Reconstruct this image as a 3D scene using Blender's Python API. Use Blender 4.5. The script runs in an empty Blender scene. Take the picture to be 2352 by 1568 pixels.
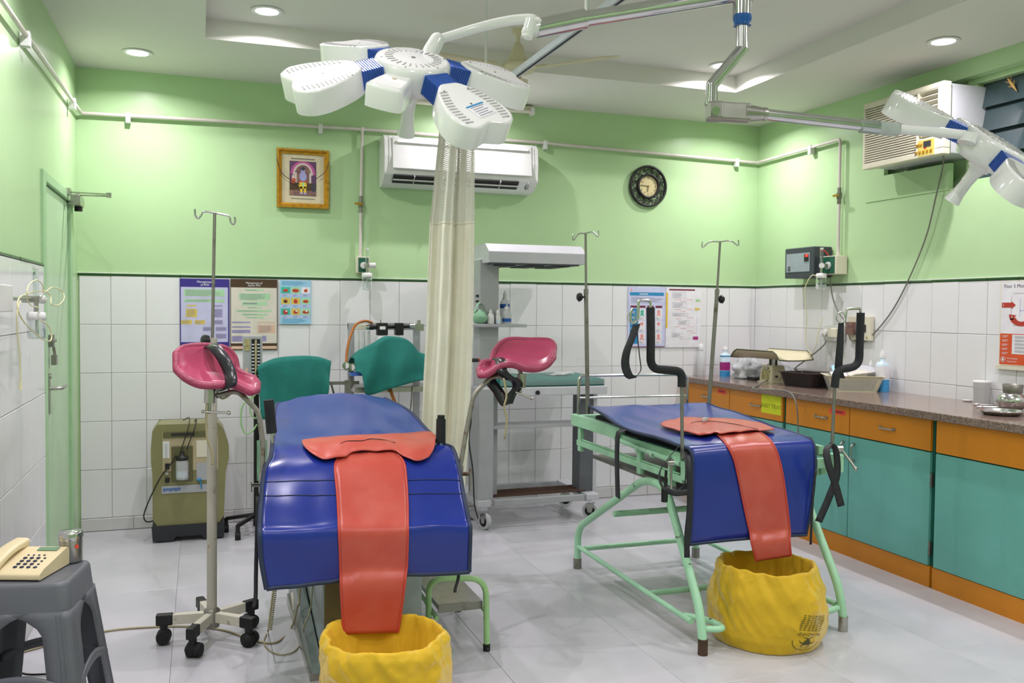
import bpy, bmesh, math, random
from mathutils import Vector, Matrix, noise
random.seed(7)
SC = bpy.context.scene
COL = SC.collection
PI = math.pi

# ------------------------------------------------------------------ camera
FPX = 2062.0
YAW, PITCH, ROLL, CAMH = .3351, .0358, .0092, 1.398
CF = Vector((math.sin(YAW)*math.cos(PITCH), math.cos(YAW)*math.cos(PITCH), -math.sin(PITCH)))
_r = Vector((math.cos(YAW), -math.sin(YAW), 0)); _u = _r.cross(CF)
CR = _r*math.cos(ROLL)+_u*math.sin(ROLL); CU = -_r*math.sin(ROLL)+_u*math.cos(ROLL)
CC = Vector((0, 0, CAMH))
cd = bpy.data.cameras.new('camera'); cam = bpy.data.objects.new('camera', cd); COL.objects.link(cam)
cd.sensor_width = 36; cd.lens = 36*FPX/2352; cd.clip_start = .05; cd.clip_end = 60
cam.matrix_world = Matrix(((CR.x, CU.x, -CF.x, CC.x), (CR.y, CU.y, -CF.y, CC.y), (CR.z, CU.z, -CF.z, CC.z), (0, 0, 0, 1)))
cd.dof.use_dof = True; cd.dof.focus_distance = 3.3; cd.dof.aperture_fstop = 5.0
SC.camera = cam

# survey helpers: where a sight line meets a real plane of the room
def ray(x, y): return CF+CR*((x-1176)/FPX)-CU*((y-784)/FPX)
def oy(x, y, Y): d = ray(x, y); return CC+d*(Y/d.y)
def ox(x, y, X): d = ray(x, y); return CC+d*(X/d.x)
def oz(x, y, Z): d = ray(x, y); return CC+d*((Z-CAMH)/d.z)
def de(x, y, t): return CC+ray(x, y)*t

# ------------------------------------------------------------------ world, exposure
W = bpy.data.worlds.new('night'); SC.world = W; W.use_nodes = True
W.node_tree.nodes['Background'].inputs[0].default_value = (.012, .015, .02, 1)
W.node_tree.nodes['Background'].inputs[1].default_value = 1.0
SC.view_settings.view_transform = 'Standard'; SC.view_settings.look = 'None'
SC.view_settings.gamma = 1.0; SC.view_settings.use_curve_mapping = False
SC.view_settings.exposure = 0.0
LAMP_W = 11.5            # watts of one downlight
LAMP_COL = (1.0, .925, .99)
def lamp(x, y, z, w=LAMP_W, size=.035, spread=154):
    l = bpy.data.lights.new('downlight_lamp', 'AREA'); l.shape = 'DISK'; l.size = size
    l.energy = w; l.color = LAMP_COL; l.spread = math.radians(spread)
    o = bpy.data.objects.new('downlight_lamp', l); COL.objects.link(o); o.location = (x, y, z-.009)
    return o

# room dimensions (metres)
XL, XR, YB, YF = -.6945, 4.135, 6.055, -1.6
HC, HR, HT = 2.8455, 2.955, 1.5815          # border ceiling, raised tray, tile top
TX0, TX1, TY0, TY1 = .035, 3.36, -.6, 5.185   # ceiling tray
BORDER_SPOTS = [(-.33, 5.6), (1.70, 5.6), (3.72, 5.6), (-.33, 3.72), (3.74, 3.81), (-.33, 1.8), (3.74, 1.8), (-.33, 0), (3.74, 0), (1.7, -1.1)]
TRAY_SPOTS = [(.34, 4.94), (3.13, 4.99), (.34, 2.9), (3.13, 2.9), (.34, .9), (3.13, .9), (1.7, .9)]
for x, y in BORDER_SPOTS: lamp(x, y, HC)
for x, y in TRAY_SPOTS: lamp(x, y, HR)

# ------------------------------------------------------------------ materials
def lin(h):
    h = h.lstrip('#'); v = [int(h[i:i+2], 16)/255 for i in (0, 2, 4)]
    return [c/12.92 if c <= .04045 else ((c+.055)/1.055)**2.4 for c in v]
MATS = {}
def mat(name, hexc, rough=.5, metal=0, var=.06, scale=14, bump=0, bscale=60, spec=.5, trans=0, alpha=1, coat=0, emit=0, hex2=None, thr=None, detail=4, sub=0, ior=1.45, stretch=None, coatr=.1):
    m = bpy.data.materials.new(name); m.use_nodes = True; nt = m.node_tree
    b = nt.nodes['Principled BSDF']; c = lin(hexc)
    tc = nt.nodes.new('ShaderNodeTexCoord')
    vec = tc.outputs['Object']
    if stretch:
        mp = nt.nodes.new('ShaderNodeMapping'); mp.inputs['Scale'].default_value = stretch
        nt.links.new(vec, mp.inputs[0]); vec = mp.outputs[0]
    if var or hex2:
        n = nt.nodes.new('ShaderNodeTexNoise'); n.inputs['Scale'].default_value = scale; n.inputs['Detail'].default_value = detail
        nt.links.new(vec, n.inputs['Vector'])
        r = nt.nodes.new('ShaderNodeValToRGB'); e = r.color_ramp.elements
        if hex2:
            c2 = lin(hex2); a, bb = thr or (.35, .65)
            e[0].position = a; e[1].position = bb
            e[0].color = (*c, 1); e[1].color = (*c2, 1)
        else:
            e[0].position = .3; e[1].position = .7
            e[0].color = (*[x*(1-var) for x in c], 1); e[1].color = (*[min(1, x*(1+var)) for x in c], 1)
        nt.links.new(n.outputs['Fac'], r.inputs[0]); nt.links.new(r.outputs[0], b.inputs['Base Color'])
    else: b.inputs['Base Color'].default_value = (*c, 1)
    if bump:
        n2 = nt.nodes.new('ShaderNodeTexNoise'); n2.inputs['Scale'].default_value = bscale; n2.inputs['Detail'].default_value = 3
        nt.links.new(vec, n2.inputs['Vector'])
        bp = nt.nodes.new('ShaderNodeBump'); bp.inputs['Strength'].default_value = bump; bp.inputs['Distance'].default_value = .01
        nt.links.new(n2.outputs['Fac'], bp.inputs['Height']); nt.links.new(bp.outputs[0], b.inputs['Normal'])
    b.inputs['Roughness'].default_value = rough; b.inputs['Metallic'].default_value = metal
    b.inputs['Specular IOR Level'].default_value = spec; b.inputs['IOR'].default_value = ior
    b.inputs['Transmission Weight'].default_value = trans; b.inputs['Alpha'].default_value = alpha
    b.inputs['Coat Weight'].default_value = coat; b.inputs['Coat Roughness'].default_value = coatr
    if sub:
        b.inputs['Subsurface Weight'].default_value = sub; b.inputs['Subsurface Radius'].default_value = (.02, .02, .02)
    if emit:
        b.inputs['Emission Color'].default_value = (*c, 1); b.inputs['Emission Strength'].default_value = emit
    m.diffuse_color = (*c, 1)
    MATS[name] = m; return m

M = {}
def mk(key, *a, **k): M[key] = mat(key, *a, **k)
mk('wall_green', '#b4d3a2', rough=.32, var=.025, scale=3, bump=.04, bscale=30, spec=.4)
mk('ceiling_white', '#dddcd5', rough=.8, var=.015, scale=2)
mk('grout', '#b4aea4', rough=.9, var=.15, scale=9)
mk('tile_white', '#e4e4e6', rough=.14, var=.02, scale=2.2, spec=.5)
mk('skirt_tile', '#cfcecd', rough=.25, var=.04, scale=4)
mk('border_green', '#1f4d1c', rough=.25, var=.15)
mk('border_white', '#d6ddd2', rough=.3)
mk('floor_joint', '#8d8b8b', rough=.8)
mk('floor_marble', '#b6b6bc', rough=.2, hex2='#c4c3c9', scale=2.4, thr=(.3, .62), detail=8, spec=.5)
mk('door_green', '#b4d3ab', rough=.35, var=.04, scale=5)
mk('door_frame', '#a3c99b', rough=.4, var=.05)
mk('chrome', '#c9c9c9', rough=.16, metal=1, var=.05, scale=25)
mk('steel', '#b4b2ad', rough=.3, metal=1, var=.1, scale=20)
mk('dull_steel', '#908e88', rough=.45, metal=.85, hex2='#6d6254', thr=(.55, .75), scale=16)
mk('rusty_steel', '#97938c', rough=.5, metal=.7, hex2='#6b4a34', thr=(.52, .68), scale=22)
mk('pipe_white', '#d6ccc8', rough=.35)
mk('lamp_white', '#e4e4e4', rough=.16, var=.01, coat=.5)
mk('lamp_blue', '#4672cc', rough=.35, var=.05)
mk('slot_grey', '#a8a8a8', rough=.7)
mk('slot_dark', '#2b2a28', rough=.7)
mk('black_plastic', '#1c1c1d', rough=.45, var=.12)
mk('black_rubber', '#191a1a', rough=.7, var=.15, bump=.1, bscale=120)
mk('black_foam', '#23262a', rough=.75, var=.12, bump=.25, bscale=220)
mk('black_strap', '#26272c', rough=.6, var=.2, scale=60, bump=.2, bscale=200)
mk('black_leather', '#202026', rough=.3, var=.2, bump=.15, bscale=60)
mk('blue_vinyl', '#1a2f8c', rough=.26, var=.07, scale=6, bump=.03, bscale=11, spec=.55, coat=.12, coatr=.2)
mk('blue_piping', '#2a3550', rough=.6, var=.15)
mk('coral_rubber', '#bf4c40', rough=.34, var=.05, scale=9, bump=.08, bscale=12, hex2='#c86052', thr=(.4, .85), coat=.15, coatr=.3)
mk('coral_edge', '#c0463a', rough=.35)
mk('pink_vinyl', '#ad4464', rough=.3, var=.06, bump=.08, bscale=14)
mk('pink_edge', '#9c3a58', rough=.45, var=.1, bump=.4, bscale=120)
mk('mint_paint', '#a9dbb8', rough=.35, hex2='#a2d4b0', thr=(.3, .6), scale=12)
mk('mint_chipped', '#a9dbb8', rough=.4, hex2='#3d2f27', thr=(.66, .7), scale=26, detail=6)
mk('leaf_paint', '#a6d293', rough=.35, hex2='#9fca8c', scale=12)
mk('rust', '#4d382d', rough=.8, var=.3, scale=40)
mk('cream_paint', '#d8d3c4', rough=.45, hex2='#8a6a4a', thr=(.62, .74), scale=24, detail=6)
mk('post_grey', '#bcb7ab', rough=.45, hex2='#9a8468', thr=(.62, .75), scale=40, detail=6)
mk('warmer_grey', '#a9abae', rough=.35, var=.03)
mk('warmer_light', '#c3c4c9', rough=.35, var=.03)
mk('warmer_dark', '#5d6064', rough=.5)
mk('teal_cloth', '#186f66', rough=.85, var=.08, scale=20, bump=.2, bscale=300)
mk('curtain_cream', '#f0eddb', rough=.8, var=.03, sub=.0, bump=.1, bscale=200)
mk('granite', '#6a5850', rough=.14, hex2='#9a857b', thr=(.38, .66), scale=120, detail=3)
mk('granite_edge', '#564a40', rough=.4, hex2='#8a7a6c', thr=(.38, .66), scale=120, detail=3)
mk('laminate_orange', '#d6861c', rough=.4, var=.05, scale=5, stretch=(1, 1, .15))
mk('laminate_teal', '#6bb0a7', rough=.38, var=.04, scale=4)
mk('teal_edge', '#1f6a5a', rough=.5)
mk('plastic_white', '#dcdcdb', rough=.32, var=.02)
mk('plastic_ivory', '#dcd6c2', rough=.38, var=.03)
mk('plastic_cream', '#dfd0a8', rough=.35, var=.03)
mk('plastic_grey', '#63666d', rough=.42, var=.05, scale=8)
mk('dark_box', '#3d434a', rough=.45, var=.06)
mk('panel_grey', '#97a3a9', rough=.35)
mk('led_red', '#ff2a20', rough=.4, var=0, emit=3)
mk('led_lens', '#ffffff', rough=.4, var=0, emit=14)
mk('ring_white', '#eeeeee', rough=.4)
mk('gold_frame', '#c4912c', rough=.3, metal=.55, hex2='#8a5a1c', thr=(.5, .8), scale=40)
mk('paper_cream', '#c9c0a2', rough=.6)
mk('purple_print', '#3b2f86', rough=.4); mk('lilac_print', '#c3c2e2', rough=.45); mk('violet_block', '#9a92c2', rough=.5)
mk('green_block', '#a9d4a9', rough=.5); mk('yellow_block', '#d8bf5c', rough=.5); mk('brown_print', '#4b3726', rough=.4)
mk('beige_print', '#d6d0c4', rough=.45); mk('peach_block', '#dcb9a0', rough=.5); mk('skyblue_print', '#9bcbe6', rough=.45)
mk('paper_white', '#e4e2e8', rough=.5); mk('text_grey', '#8b8b96', rough=.6); mk('text_dark', '#3a3a46', rough=.6); mk('text_white', '#f2f2f2', rough=.5)
mk('ink_blue', '#2a86b8', rough=.5); mk('lavender_print', '#c6cae8', rough=.45); mk('maroon_print', '#6f1f36', rough=.5)
mk('pink_print', '#e39a98', rough=.5); mk('yellow_print', '#e0bd3a', rough=.5); mk('orange_print', '#d2552c', rough=.45)
mk('red_print', '#b33a2e', rough=.5); mk('magenta_print', '#a52a7d', rough=.5); mk('teal_print', '#3fb39a', rough=.5)
mk('olive_case', '#858258', rough=.42, var=.04); mk('olive_dark', '#5f5d3c', rough=.5); mk('charcoal', '#2a2c31', rough=.5, var=.1)
mk('tan_panel', '#b3a684', rough=.45)
mk('clear_plastic', '#e6efec', rough=.06, trans=.92, var=0, ior=1.2)
mk('clear_bag', '#eef0f2', rough=.3, trans=.55, var=0, ior=1.1)
mk('tube_yellow', '#ddd7ad', rough=.3, var=.03)
mk('bag_yellow', '#efc63e', rough=.32, var=.05, bump=.45, bscale=11, trans=.25, ior=1.15)
mk('bag_ink', '#4d4a20', rough=.5)
mk('green_socket', '#1e5a44', rough=.4)
mk('brass', '#c99a3a', rough=.3, metal=.9)
mk('blue_liquid', '#3f97d4', rough=.12, var=.02); mk('pale_blue', '#cfe3f0', rough=.2); mk('deep_blue', '#1f5aa8', rough=.3)
mk('green_film', '#b2e0c0', rough=.3, trans=.5, ior=1.1, var=.05)
mk('glass_dark', '#3a4a4d', rough=.1, var=.15, scale=6, spec=.7)
mk('gecko_tan', '#b08d4e', rough=.6, var=.15, scale=60)
mk('fan_cream', '#d6ccae', rough=.4)
mk('rubber_orange', '#a2601f', rough=.4)
mk('basket_brown', '#2e2224', rough=.4); mk('basket_cream', '#d8d3bb', rough=.42, var=.04)
mk('scale_cream', '#cfc6a8', rough=.4, var=.03); mk('scale_trim', '#4a4a2c', rough=.5); mk('faded_label', '#b8b07a', rough=.6, hex2='#8d8658', scale=50)
mk('grey_cord', '#77786f', rough=.5); mk('black_cord', '#222220', rough=.5); mk('beige_cord', '#a49a78', rough=.55)
mk('note_yellow', '#d9e021', rough=.6); mk('note_red', '#f0503a', rough=.6); mk('note_ink', '#8b8f1c', rough=.7)
mk('lcd_green', '#6d8f70', rough=.3); mk('key_navy', '#2c3148', rough=.5)
mk('clock_face', '#c9bd8e', rough=.5, var=.12, scale=12); mk('clock_black', '#1b1a1a', rough=.4)
mk('tan_column', '#7d6c4a', rough=.45, var=.05); mk('base_steel', '#8f9999', rough=.35, metal=.6, var=.1)
mk('mesh_white', '#e9e7dc', rough=.8, var=.02)
mk('track_alu', '#b9c0c6', rough=.4, metal=.4)
mk('tube_lamp_white', '#dad6cc', rough=.4)
mk('picture_brown', '#8a6a58', rough=.5, hex2='#6a4a52', scale=30); mk('picture_violet', '#5a3a5c', rough=.5); mk('picture_pink', '#b5528f', rough=.5)
mk('picture_pale', '#c9b9b4', rough=.5); mk('picture_blue', '#9a98c8', rough=.5); mk('picture_red', '#b5523c', rough=.5)
mk('clear_film', '#f4f4f4', rough=.15, alpha=.1, var=0)
# ------------------------------------------------------------------ mesh builder
ORIG = {}
def V(p): return Vector(p)
class MB:
    def __init__(s): s.v = []; s.f = []; s.sm = []; s.mi = []
    def add(s, vs, fs, smooth=False, mi=0):
        o = len(s.v); s.v += [Vector(p) for p in vs]
        for f in fs: s.f.append([i+o for i in f]); s.sm.append(smooth); s.mi.append(mi)
        return s
    def bx(s, x0, x1, y0, y1, z0, z1, mi=0):
        return s.add([(x0,y0,z0),(x1,y0,z0),(x1,y1,z0),(x0,y1,z0),(x0,y0,z1),(x1,y0,z1),(x1,y1,z1),(x0,y1,z1)],
                     [(0,3,2,1),(4,5,6,7),(0,1,5,4),(1,2,6,5),(2,3,7,6),(3,0,4,7)], mi=mi)
    def obox(s, c, ex, ey, ez, hx, hy, hz, mi=0):
        c = V(c); ex, ey, ez = V(ex).normalized()*hx, V(ey).normalized()*hy, V(ez).normalized()*hz
        vs = [c+a*ex+b*ey+d*ez for d in (-1,1) for (a,b) in ((-1,-1),(1,-1),(1,1),(-1,1))]
        return s.add(vs, [(0,3,2,1),(4,5,6,7),(0,1,5,4),(1,2,6,5),(2,3,7,6),(3,0,4,7)], mi=mi)
    def bar(s, a, b, w, h, up=(0,0,1), mi=0):
        a, b = V(a), V(b); d = (b-a); L = d.length; d.normalize(); u = V(up)
        if abs(d.dot(u)) > .98: u = Vector((1,0,0))
        sx = d.cross(u).normalized(); u = sx.cross(d)
        return s.obox((a+b)/2, d, sx, u, L/2, w/2, h/2, mi=mi)
    def tube(s, pts, r, n=10, closed=False, mi=0, caps=True, flat=None):
        pts = [V(p) for p in pts]; N = len(pts); rs = r if isinstance(r, (list, tuple)) else [r]*N
        base = len(s.v); T = []
        for i in range(N):
            a = pts[(i-1) % N] if (i > 0 or closed) else pts[i]; b = pts[(i+1) % N] if (i < N-1 or closed) else pts[i]
            t = (b-a); T.append(t.normalized() if t.length > 1e-9 else Vector((0,0,1)))
        u = T[0].orthogonal().normalized()
        rings = []
        for i in range(N):
            u = (u-T[i]*u.dot(T[i])); u = u.normalized() if u.length > 1e-6 else T[i].orthogonal().normalized()
            w = T[i].cross(u); rings.append([pts[i]+(u*math.cos(2*PI*k/n)+w*math.sin(2*PI*k/n))*rs[i] for k in range(n)])
        vs = [p for rg in rings for p in rg]; fs = []
        for i in range(N if closed else N-1):
            for k in range(n):
                a = i*n+k; b = i*n+(k+1) % n; c = ((i+1) % N)*n+(k+1) % n; d = ((i+1) % N)*n+k
                fs.append((a, b, c, d))
        s.add(vs, fs, True, mi)
        if caps and not closed:
            s.add(rings[0], [tuple(range(n))[::-1]], False, mi); s.add(rings[-1], [tuple(range(n))], False, mi)
        return s
    def cyl(s, a, b, r, r2=None, n=16, mi=0): return s.tube([a, b], [r, r if r2 is None else r2], n, mi=mi)
    def lathe(s, prof, o=(0,0,0), axis=(0,0,1), n=24, mi=0, smooth=True, caps=True):
        o = V(o); ax = V(axis).normalized(); u = ax.orthogonal().normalized(); w = ax.cross(u)
        vs = []; fs = []
        for (r, h) in prof:
            for k in range(n): a = 2*PI*k/n; vs.append(o+ax*h+(u*math.cos(a)+w*math.sin(a))*max(r, 1e-5))
        for i in range(len(prof)-1):
            for k in range(n): fs.append((i*n+k, i*n+(k+1) % n, (i+1)*n+(k+1) % n, (i+1)*n+k))
        s.add(vs, fs, smooth, mi)
        if caps and prof[0][0] > 1e-4 and abs(prof[0][1]-prof[1][1]) > 1e-6: s.add(vs[:n], [tuple(range(n))[::-1]], False, mi)
        if caps and prof[-1][0] > 1e-4 and abs(prof[-1][1]-prof[-2][1]) > 1e-6: s.add(vs[-n:], [tuple(range(n))], False, mi)
        return s
    def prism(s, out, o, ex, ey, ez, d, mi=0, side_smooth=False, inset=0, drop=0):
        """outline (a,b) in ex/ey, extruded from o by d along ez; optional rounded lip on the far face"""
        o, ex, ey, ez = V(o), V(ex).normalized(), V(ey).normalized(), V(ez).normalized(); n = len(out)
        cx = sum(p[0] for p in out)/n; cy = sum(p[1] for p in out)/n
        def ring(k, h):
            rg = []
            for i in range(n):
                a, b = out[i]
                if k:
                    p0, p1 = out[i-1], out[(i+1) % n]; tx, ty = p1[0]-p0[0], p1[1]-p0[1]; L = math.hypot(tx, ty) or 1
                    nx, ny = -ty/L, tx/L
                    area = 1 if POLY(out) > 0 else -1
                    a += nx*k*area; b += ny*k*area
                rg.append(o+ex*a+ey*b+ez*h)
            return rg
        if inset: rings = [ring(0, 0), ring(0, d-drop), ring(inset*.3, d-drop*.3), ring(inset, d)]
        else: rings = [ring(0, 0), ring(0, d)]
        vs = [p for rg in rings for p in rg]; fs = []
        for i in range(len(rings)-1):
            for k in range(n): fs.append((i*n+k, i*n+(k+1) % n, (i+1)*n+(k+1) % n, (i+1)*n+k))
        s.add(vs, fs, side_smooth, mi)
        s.add(rings[0], [tuple(range(n))[::-1]], False, mi); s.add(rings[-1], [tuple(range(n))], False, mi)
        return s
    def sheet(s, grid, th=.004, mi=0, closed_u=False):
        R = len(grid); C = len(grid[0]); P = [[V(p) for p in row] for row in grid]; vs = []; NN = []
        for i in range(R):
            for j in range(C):
                a = P[max(i-1,0)][j]; b = P[min(i+1,R-1)][j]
                if closed_u: c = P[i][(j-1) % C]; d = P[i][(j+1) % C]
                else: c = P[i][max(j-1,0)]; d = P[i][min(j+1,C-1)]
                nn = (b-a).cross(d-c); NN.append(nn.normalized() if nn.length > 1e-12 else Vector((0,0,1)))
        for i in range(R):
            for j in range(C): vs.append(P[i][j]+NN[i*C+j]*th*.5)
        for i in range(R):
            for j in range(C): vs.append(P[i][j]-NN[i*C+j]*th*.5)
        o = R*C; fs = []; cc = C if closed_u else C-1
        for i in range(R-1):
            for j in range(cc):
                a, b, c, d = i*C+j, i*C+(j+1) % C, (i+1)*C+(j+1) % C, (i+1)*C+j
                fs.append((a, b, c, d)); fs.append((o+d, o+c, o+b, o+a))
        for j in range(cc):
            a, b = j, (j+1) % C; fs.append((a, o+a, o+b, b)); a += (R-1)*C; b += (R-1)*C; fs.append((b, o+b, o+a, a))
        if not closed_u:
            for i in range(R-1):
                a, b = i*C, (i+1)*C; fs.append((b, o+b, o+a, a)); a += C-1; b += C-1; fs.append((a, o+a, o+b, b))
        return s.add(vs, fs, True, mi)
    def ball(s, c, r, n=14, m=8, mi=0):
        c = V(c); r = (r, r, r) if not isinstance(r, (tuple, list)) else r; vs = []; fs = []
        for i in range(m+1):
            t = PI*i/m
            for k in range(n): a = 2*PI*k/n; vs.append(c+Vector((r[0]*math.sin(t)*math.cos(a), r[1]*math.sin(t)*math.sin(a), r[2]*math.cos(t))))
        for i in range(m):
            for k in range(n): fs.append((i*n+k, (i+1)*n+k, (i+1)*n+(k+1) % n, i*n+(k+1) % n))
        return s.add(vs, fs, True, mi)
    def ribbon(s, pts, side, th=.003, mi=0):
        """strap: centre line pts, side = half-width vector (one or per point)"""
        pts = [V(p) for p in pts]; sd = side if isinstance(side, list) else [side]*len(pts)
        return s.sheet([[p-V(q), p, p+V(q)] for p, q in zip(pts, sd)], th, mi)
    def quad(s, a, b, c, d, mi=0): return s.add([a, b, c, d], [(0, 1, 2, 3)], False, mi)
    def text(s, body, o, ex, ey, size, mi=0, align='CENTER', depth=.0006, warp=None):
        cu = bpy.data.curves.new('lettering', 'FONT'); cu.body = body; cu.size = size; cu.align_x = align; cu.align_y = 'CENTER'
        cu.extrude = 0; cu.resolution_u = 2
        ob = bpy.data.objects.new('lettering', cu); COL.objects.link(ob)
        dg = bpy.context.evaluated_depsgraph_get(); me = bpy.data.meshes.new_from_object(ob.evaluated_get(dg))
        o, ex, ey = V(o), V(ex).normalized(), V(ey).normalized(); ez = ex.cross(ey)
        if warp: vs = [warp(v.co.x, v.co.y) for v in me.vertices]
        else: vs = [o+ex*v.co.x+ey*v.co.y+ez*depth for v in me.vertices]
        s.add(vs, [tuple(p.vertices) for p in me.polygons], False, mi)
        bpy.data.objects.remove(ob); bpy.data.curves.remove(cu); bpy.data.meshes.remove(me)
        return s
    def build(s, name, mats, parent=None, bevel=0, origin=None, sub=0, bseg=2):
        off = ORIG.get(parent.name, Vector((0,0,0))) if parent else (V(origin) if origin is not None else Vector((0,0,0)))
        me = bpy.data.meshes.new(name); me.from_pydata([tuple(v-off) for v in s.v], [], s.f)
        for m in (mats if isinstance(mats, list) else [mats]): me.materials.append(M[m] if isinstance(m, str) else m)
        me.polygons.foreach_set('use_smooth', s.sm); me.polygons.foreach_set('material_index', s.mi)
        me.update()
        o = bpy.data.objects.new(name, me); COL.objects.link(o)
        if parent: o.parent = parent
        else: o.location = off
        ORIG[o.name] = off
        if bevel:
            b = o.modifiers.new('bevel', 'BEVEL'); b.width = bevel; b.segments = bseg; b.limit_method = 'ANGLE'; b.angle_limit = math.radians(40)
            b.harden_normals = False
        if sub: q = o.modifiers.new('sub', 'SUBSURF'); q.levels = sub; q.render_levels = sub
        return o
def POLY(p): return sum(p[i-1][0]*p[i][1]-p[i][0]*p[i-1][1] for i in range(len(p)))
def thing(name, label, cat, loc, group=None):
    o = bpy.data.objects.new(name, None); COL.objects.link(o); o.location = loc; o.empty_display_size = .05
    o['label'] = label; o['category'] = cat
    if group: o['group'] = group
    ORIG[o.name] = V(loc); return o
def tag(o, label, cat, group=None):
    o['label'] = label; o['category'] = cat
    if group: o['group'] = group
    return o
def struct(o): o['kind'] = 'structure'; return o
def stuff(o): o['kind'] = 'stuff'; return o
def dup(root, loc, rz=0, label=None):
    r = root.copy(); COL.objects.link(r); r.location = loc; r.rotation_euler = (0, 0, rz); ORIG[r.name] = V(loc)
    if label: r['label'] = label
    for ch in list(root.children):
        c = ch.copy(); COL.objects.link(c); c.parent = r
        for g in ch.children: d = g.copy(); COL.objects.link(d); d.parent = c
    return r
def curve(pts, n=8, closed=False):
    pts = [V(p) for p in pts]; out = []; N = len(pts)
    for i in range(N if closed else N-1):
        p1 = pts[i]; p2 = pts[(i+1) % N]
        p0 = pts[(i-1) % N] if (closed or i > 0) else p1*2-p2
        p3 = pts[(i+2) % N] if (closed or i < N-2) else p2*2-p1
        for k in range(n):
            t = k/n; out.append(.5*((2*p1)+(p2-p0)*t+(2*p0-5*p1+4*p2-p3)*t*t+(3*p1-p0-3*p2+p3)*t**3))
    if not closed: out.append(pts[-1])
    return out
def fillet(pts, r, n=5):
    """polyline with rounded corners"""
    pts = [V(p) for p in pts]; out = [pts[0]]
    for i in range(1, len(pts)-1):
        a, b, c = pts[i-1], pts[i], pts[i+1]; u = (a-b); w = (c-b); rr = min(r, u.length*.48, w.length*.48)
        p, q = b+u.normalized()*rr, b+w.normalized()*rr
        for k in range(n+1): t = k/n; out.append(p*(1-t)**2+b*2*t*(1-t)+q*t*t)
    out.append(pts[-1]); return out
def rrect(w, h, r, n=4):
    o = []
    for cx, cy, a0 in ((w/2-r, h/2-r, 0), (-w/2+r, h/2-r, 90), (-w/2+r, -h/2+r, 180), (w/2-r, -h/2+r, 270)):
        for k in range(n+1): a = math.radians(a0+90*k/n); o.append((cx+r*math.cos(a), cy+r*math.sin(a)))
    return o
def lerp(a, b, t): return a+(b-a)*t
def nz(x, y, z=0): return noise.noise(Vector((x, y, z)))
EX, EY, EZ = Vector((1,0,0)), Vector((0,1,0)), Vector((0,0,1))
# ------------------------------------------------------------------ setting
TW, THT = .2007, .3
def tile_mesh(name, w, h, m, t=.007, ch=.0022, gap=.0012):
    """one glazed tile, centred, face towards +Z of its own frame"""
    a, b = w/2-gap, h/2-gap; vs = []; fs = []
    for (k, z) in ((0, 0), (0, t-ch), (ch, t)): vs += [(-a+k,-b+k,z),(a-k,-b+k,z),(a-k,b-k,z),(-a+k,b-k,z)]
    for i in (0, 4):
        for k in range(4): fs.append((i+k, i+(k+1) % 4, i+4+(k+1) % 4, i+4+k))
    fs.append((8, 9, 10, 11)); me = bpy.data.meshes.new(name); me.from_pydata(vs, [], fs); me.materials.append(M[m]); return me
def place(me, name, parent, loc, ex, ey, jitter=.0006):
    o = bpy.data.objects.new(name, me); COL.objects.link(o); o.parent = parent
    ez = ex.cross(ey); l = V(loc)+ez*random.uniform(-jitter, jitter)-ORIG[parent.name]
    o.matrix_local = Matrix(((ex.x, ey.x, ez.x, l.x), (ex.y, ey.y, ez.y, l.y), (ex.z, ey.z, ez.z, l.z), (0, 0, 0, 1)))
    return o
# floor with two-foot marble tiles
fl = struct(MB().bx(XL-.1, XR+.1, YF-.1, YB+.1, -.12, -.006).build('floor', 'floor_joint'))
FT = .6096; fm = tile_mesh('floor_tile', FT, FT, 'floor_marble', t=.006, ch=.0012, gap=.0007)
cut = {}
for i in range(-2, 9):
    for j in range(-8, 5):
        x0, x1 = max(-.11+FT*i, XL), min(-.11+FT*(i+1), XR); y0, y1 = max(4.715+FT*j, YF), min(4.715+FT*(j+1), YB)
        if x1-x0 < .02 or y1-y0 < .02: continue
        w, h = round(x1-x0, 3), round(y1-y0, 3)
        me = fm if (abs(w-FT) < .002 and abs(h-FT) < .002) else cut.setdefault((w, h), None) or cut.__setitem__((w, h), tile_mesh('cut_tile', w, h, 'floor_marble', t=.006, ch=.0012, gap=.0007)) or cut[(w, h)]
        place(me, 'floor_tile', fl, ((x0+x1)/2, (y0+y1)/2, -.006), EX, EY, .0001)
# walls
TH = .2
def wall(name, bxs):
    b = MB()
    for q in bxs: b.bx(*q)
    return struct(b.build(name, 'wall_green'))
WBY = YB+.008; WLX = XL-.008; WRX = XR+.008
wb = wall('wall_back', [(XL-TH, XR+TH, WBY, WBY+TH, 0, HR+.1)])
D0, D1, DZ = 4.735, 5.76, 2.04        # doorway in the left wall
wl = wall('wall_left', [(WLX-TH, WLX, YF-TH, D0, 0, HR+.1), (WLX-TH, WLX, D0, D1, DZ, HR+.1), (WLX-TH, WLX, D1, WBY, 0, HR+.1)])
W0, W1, WZ0, WZ1 = 2.3, 4.845, 2.125, 2.745   # window opening, right wall
wr = wall('wall_right', [(WRX, WRX+TH, W1, WBY+TH, 0, HR+.1), (WRX, WRX+TH, YF-TH, W0, 0, HR+.1), (WRX, WRX+TH, W0, W1, 0, WZ0), (WRX, WRX+TH, W0, W1, WZ1, HR+.1)])
wf = wall('wall_front', [(XL-TH, XR+TH, YF-TH, YF, 0, HR+.1)])
# ceiling: dropped border with a raised tray
cb = MB()
for q in ((XL-.05, XR+.05, TY1, YB+.05), (XL-.05, XR+.05, YF-.05, TY0), (XL-.05, TX0, TY0, TY1), (TX1, XR+.05, TY0, TY1)): cb.bx(*q, HC, HC+.3)
cb.bx(TX0-.02, TX1+.02, TY0-.02, TY1+.02, HR, HR+.2)
struct(cb.build('ceiling', 'ceiling_white'))
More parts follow.
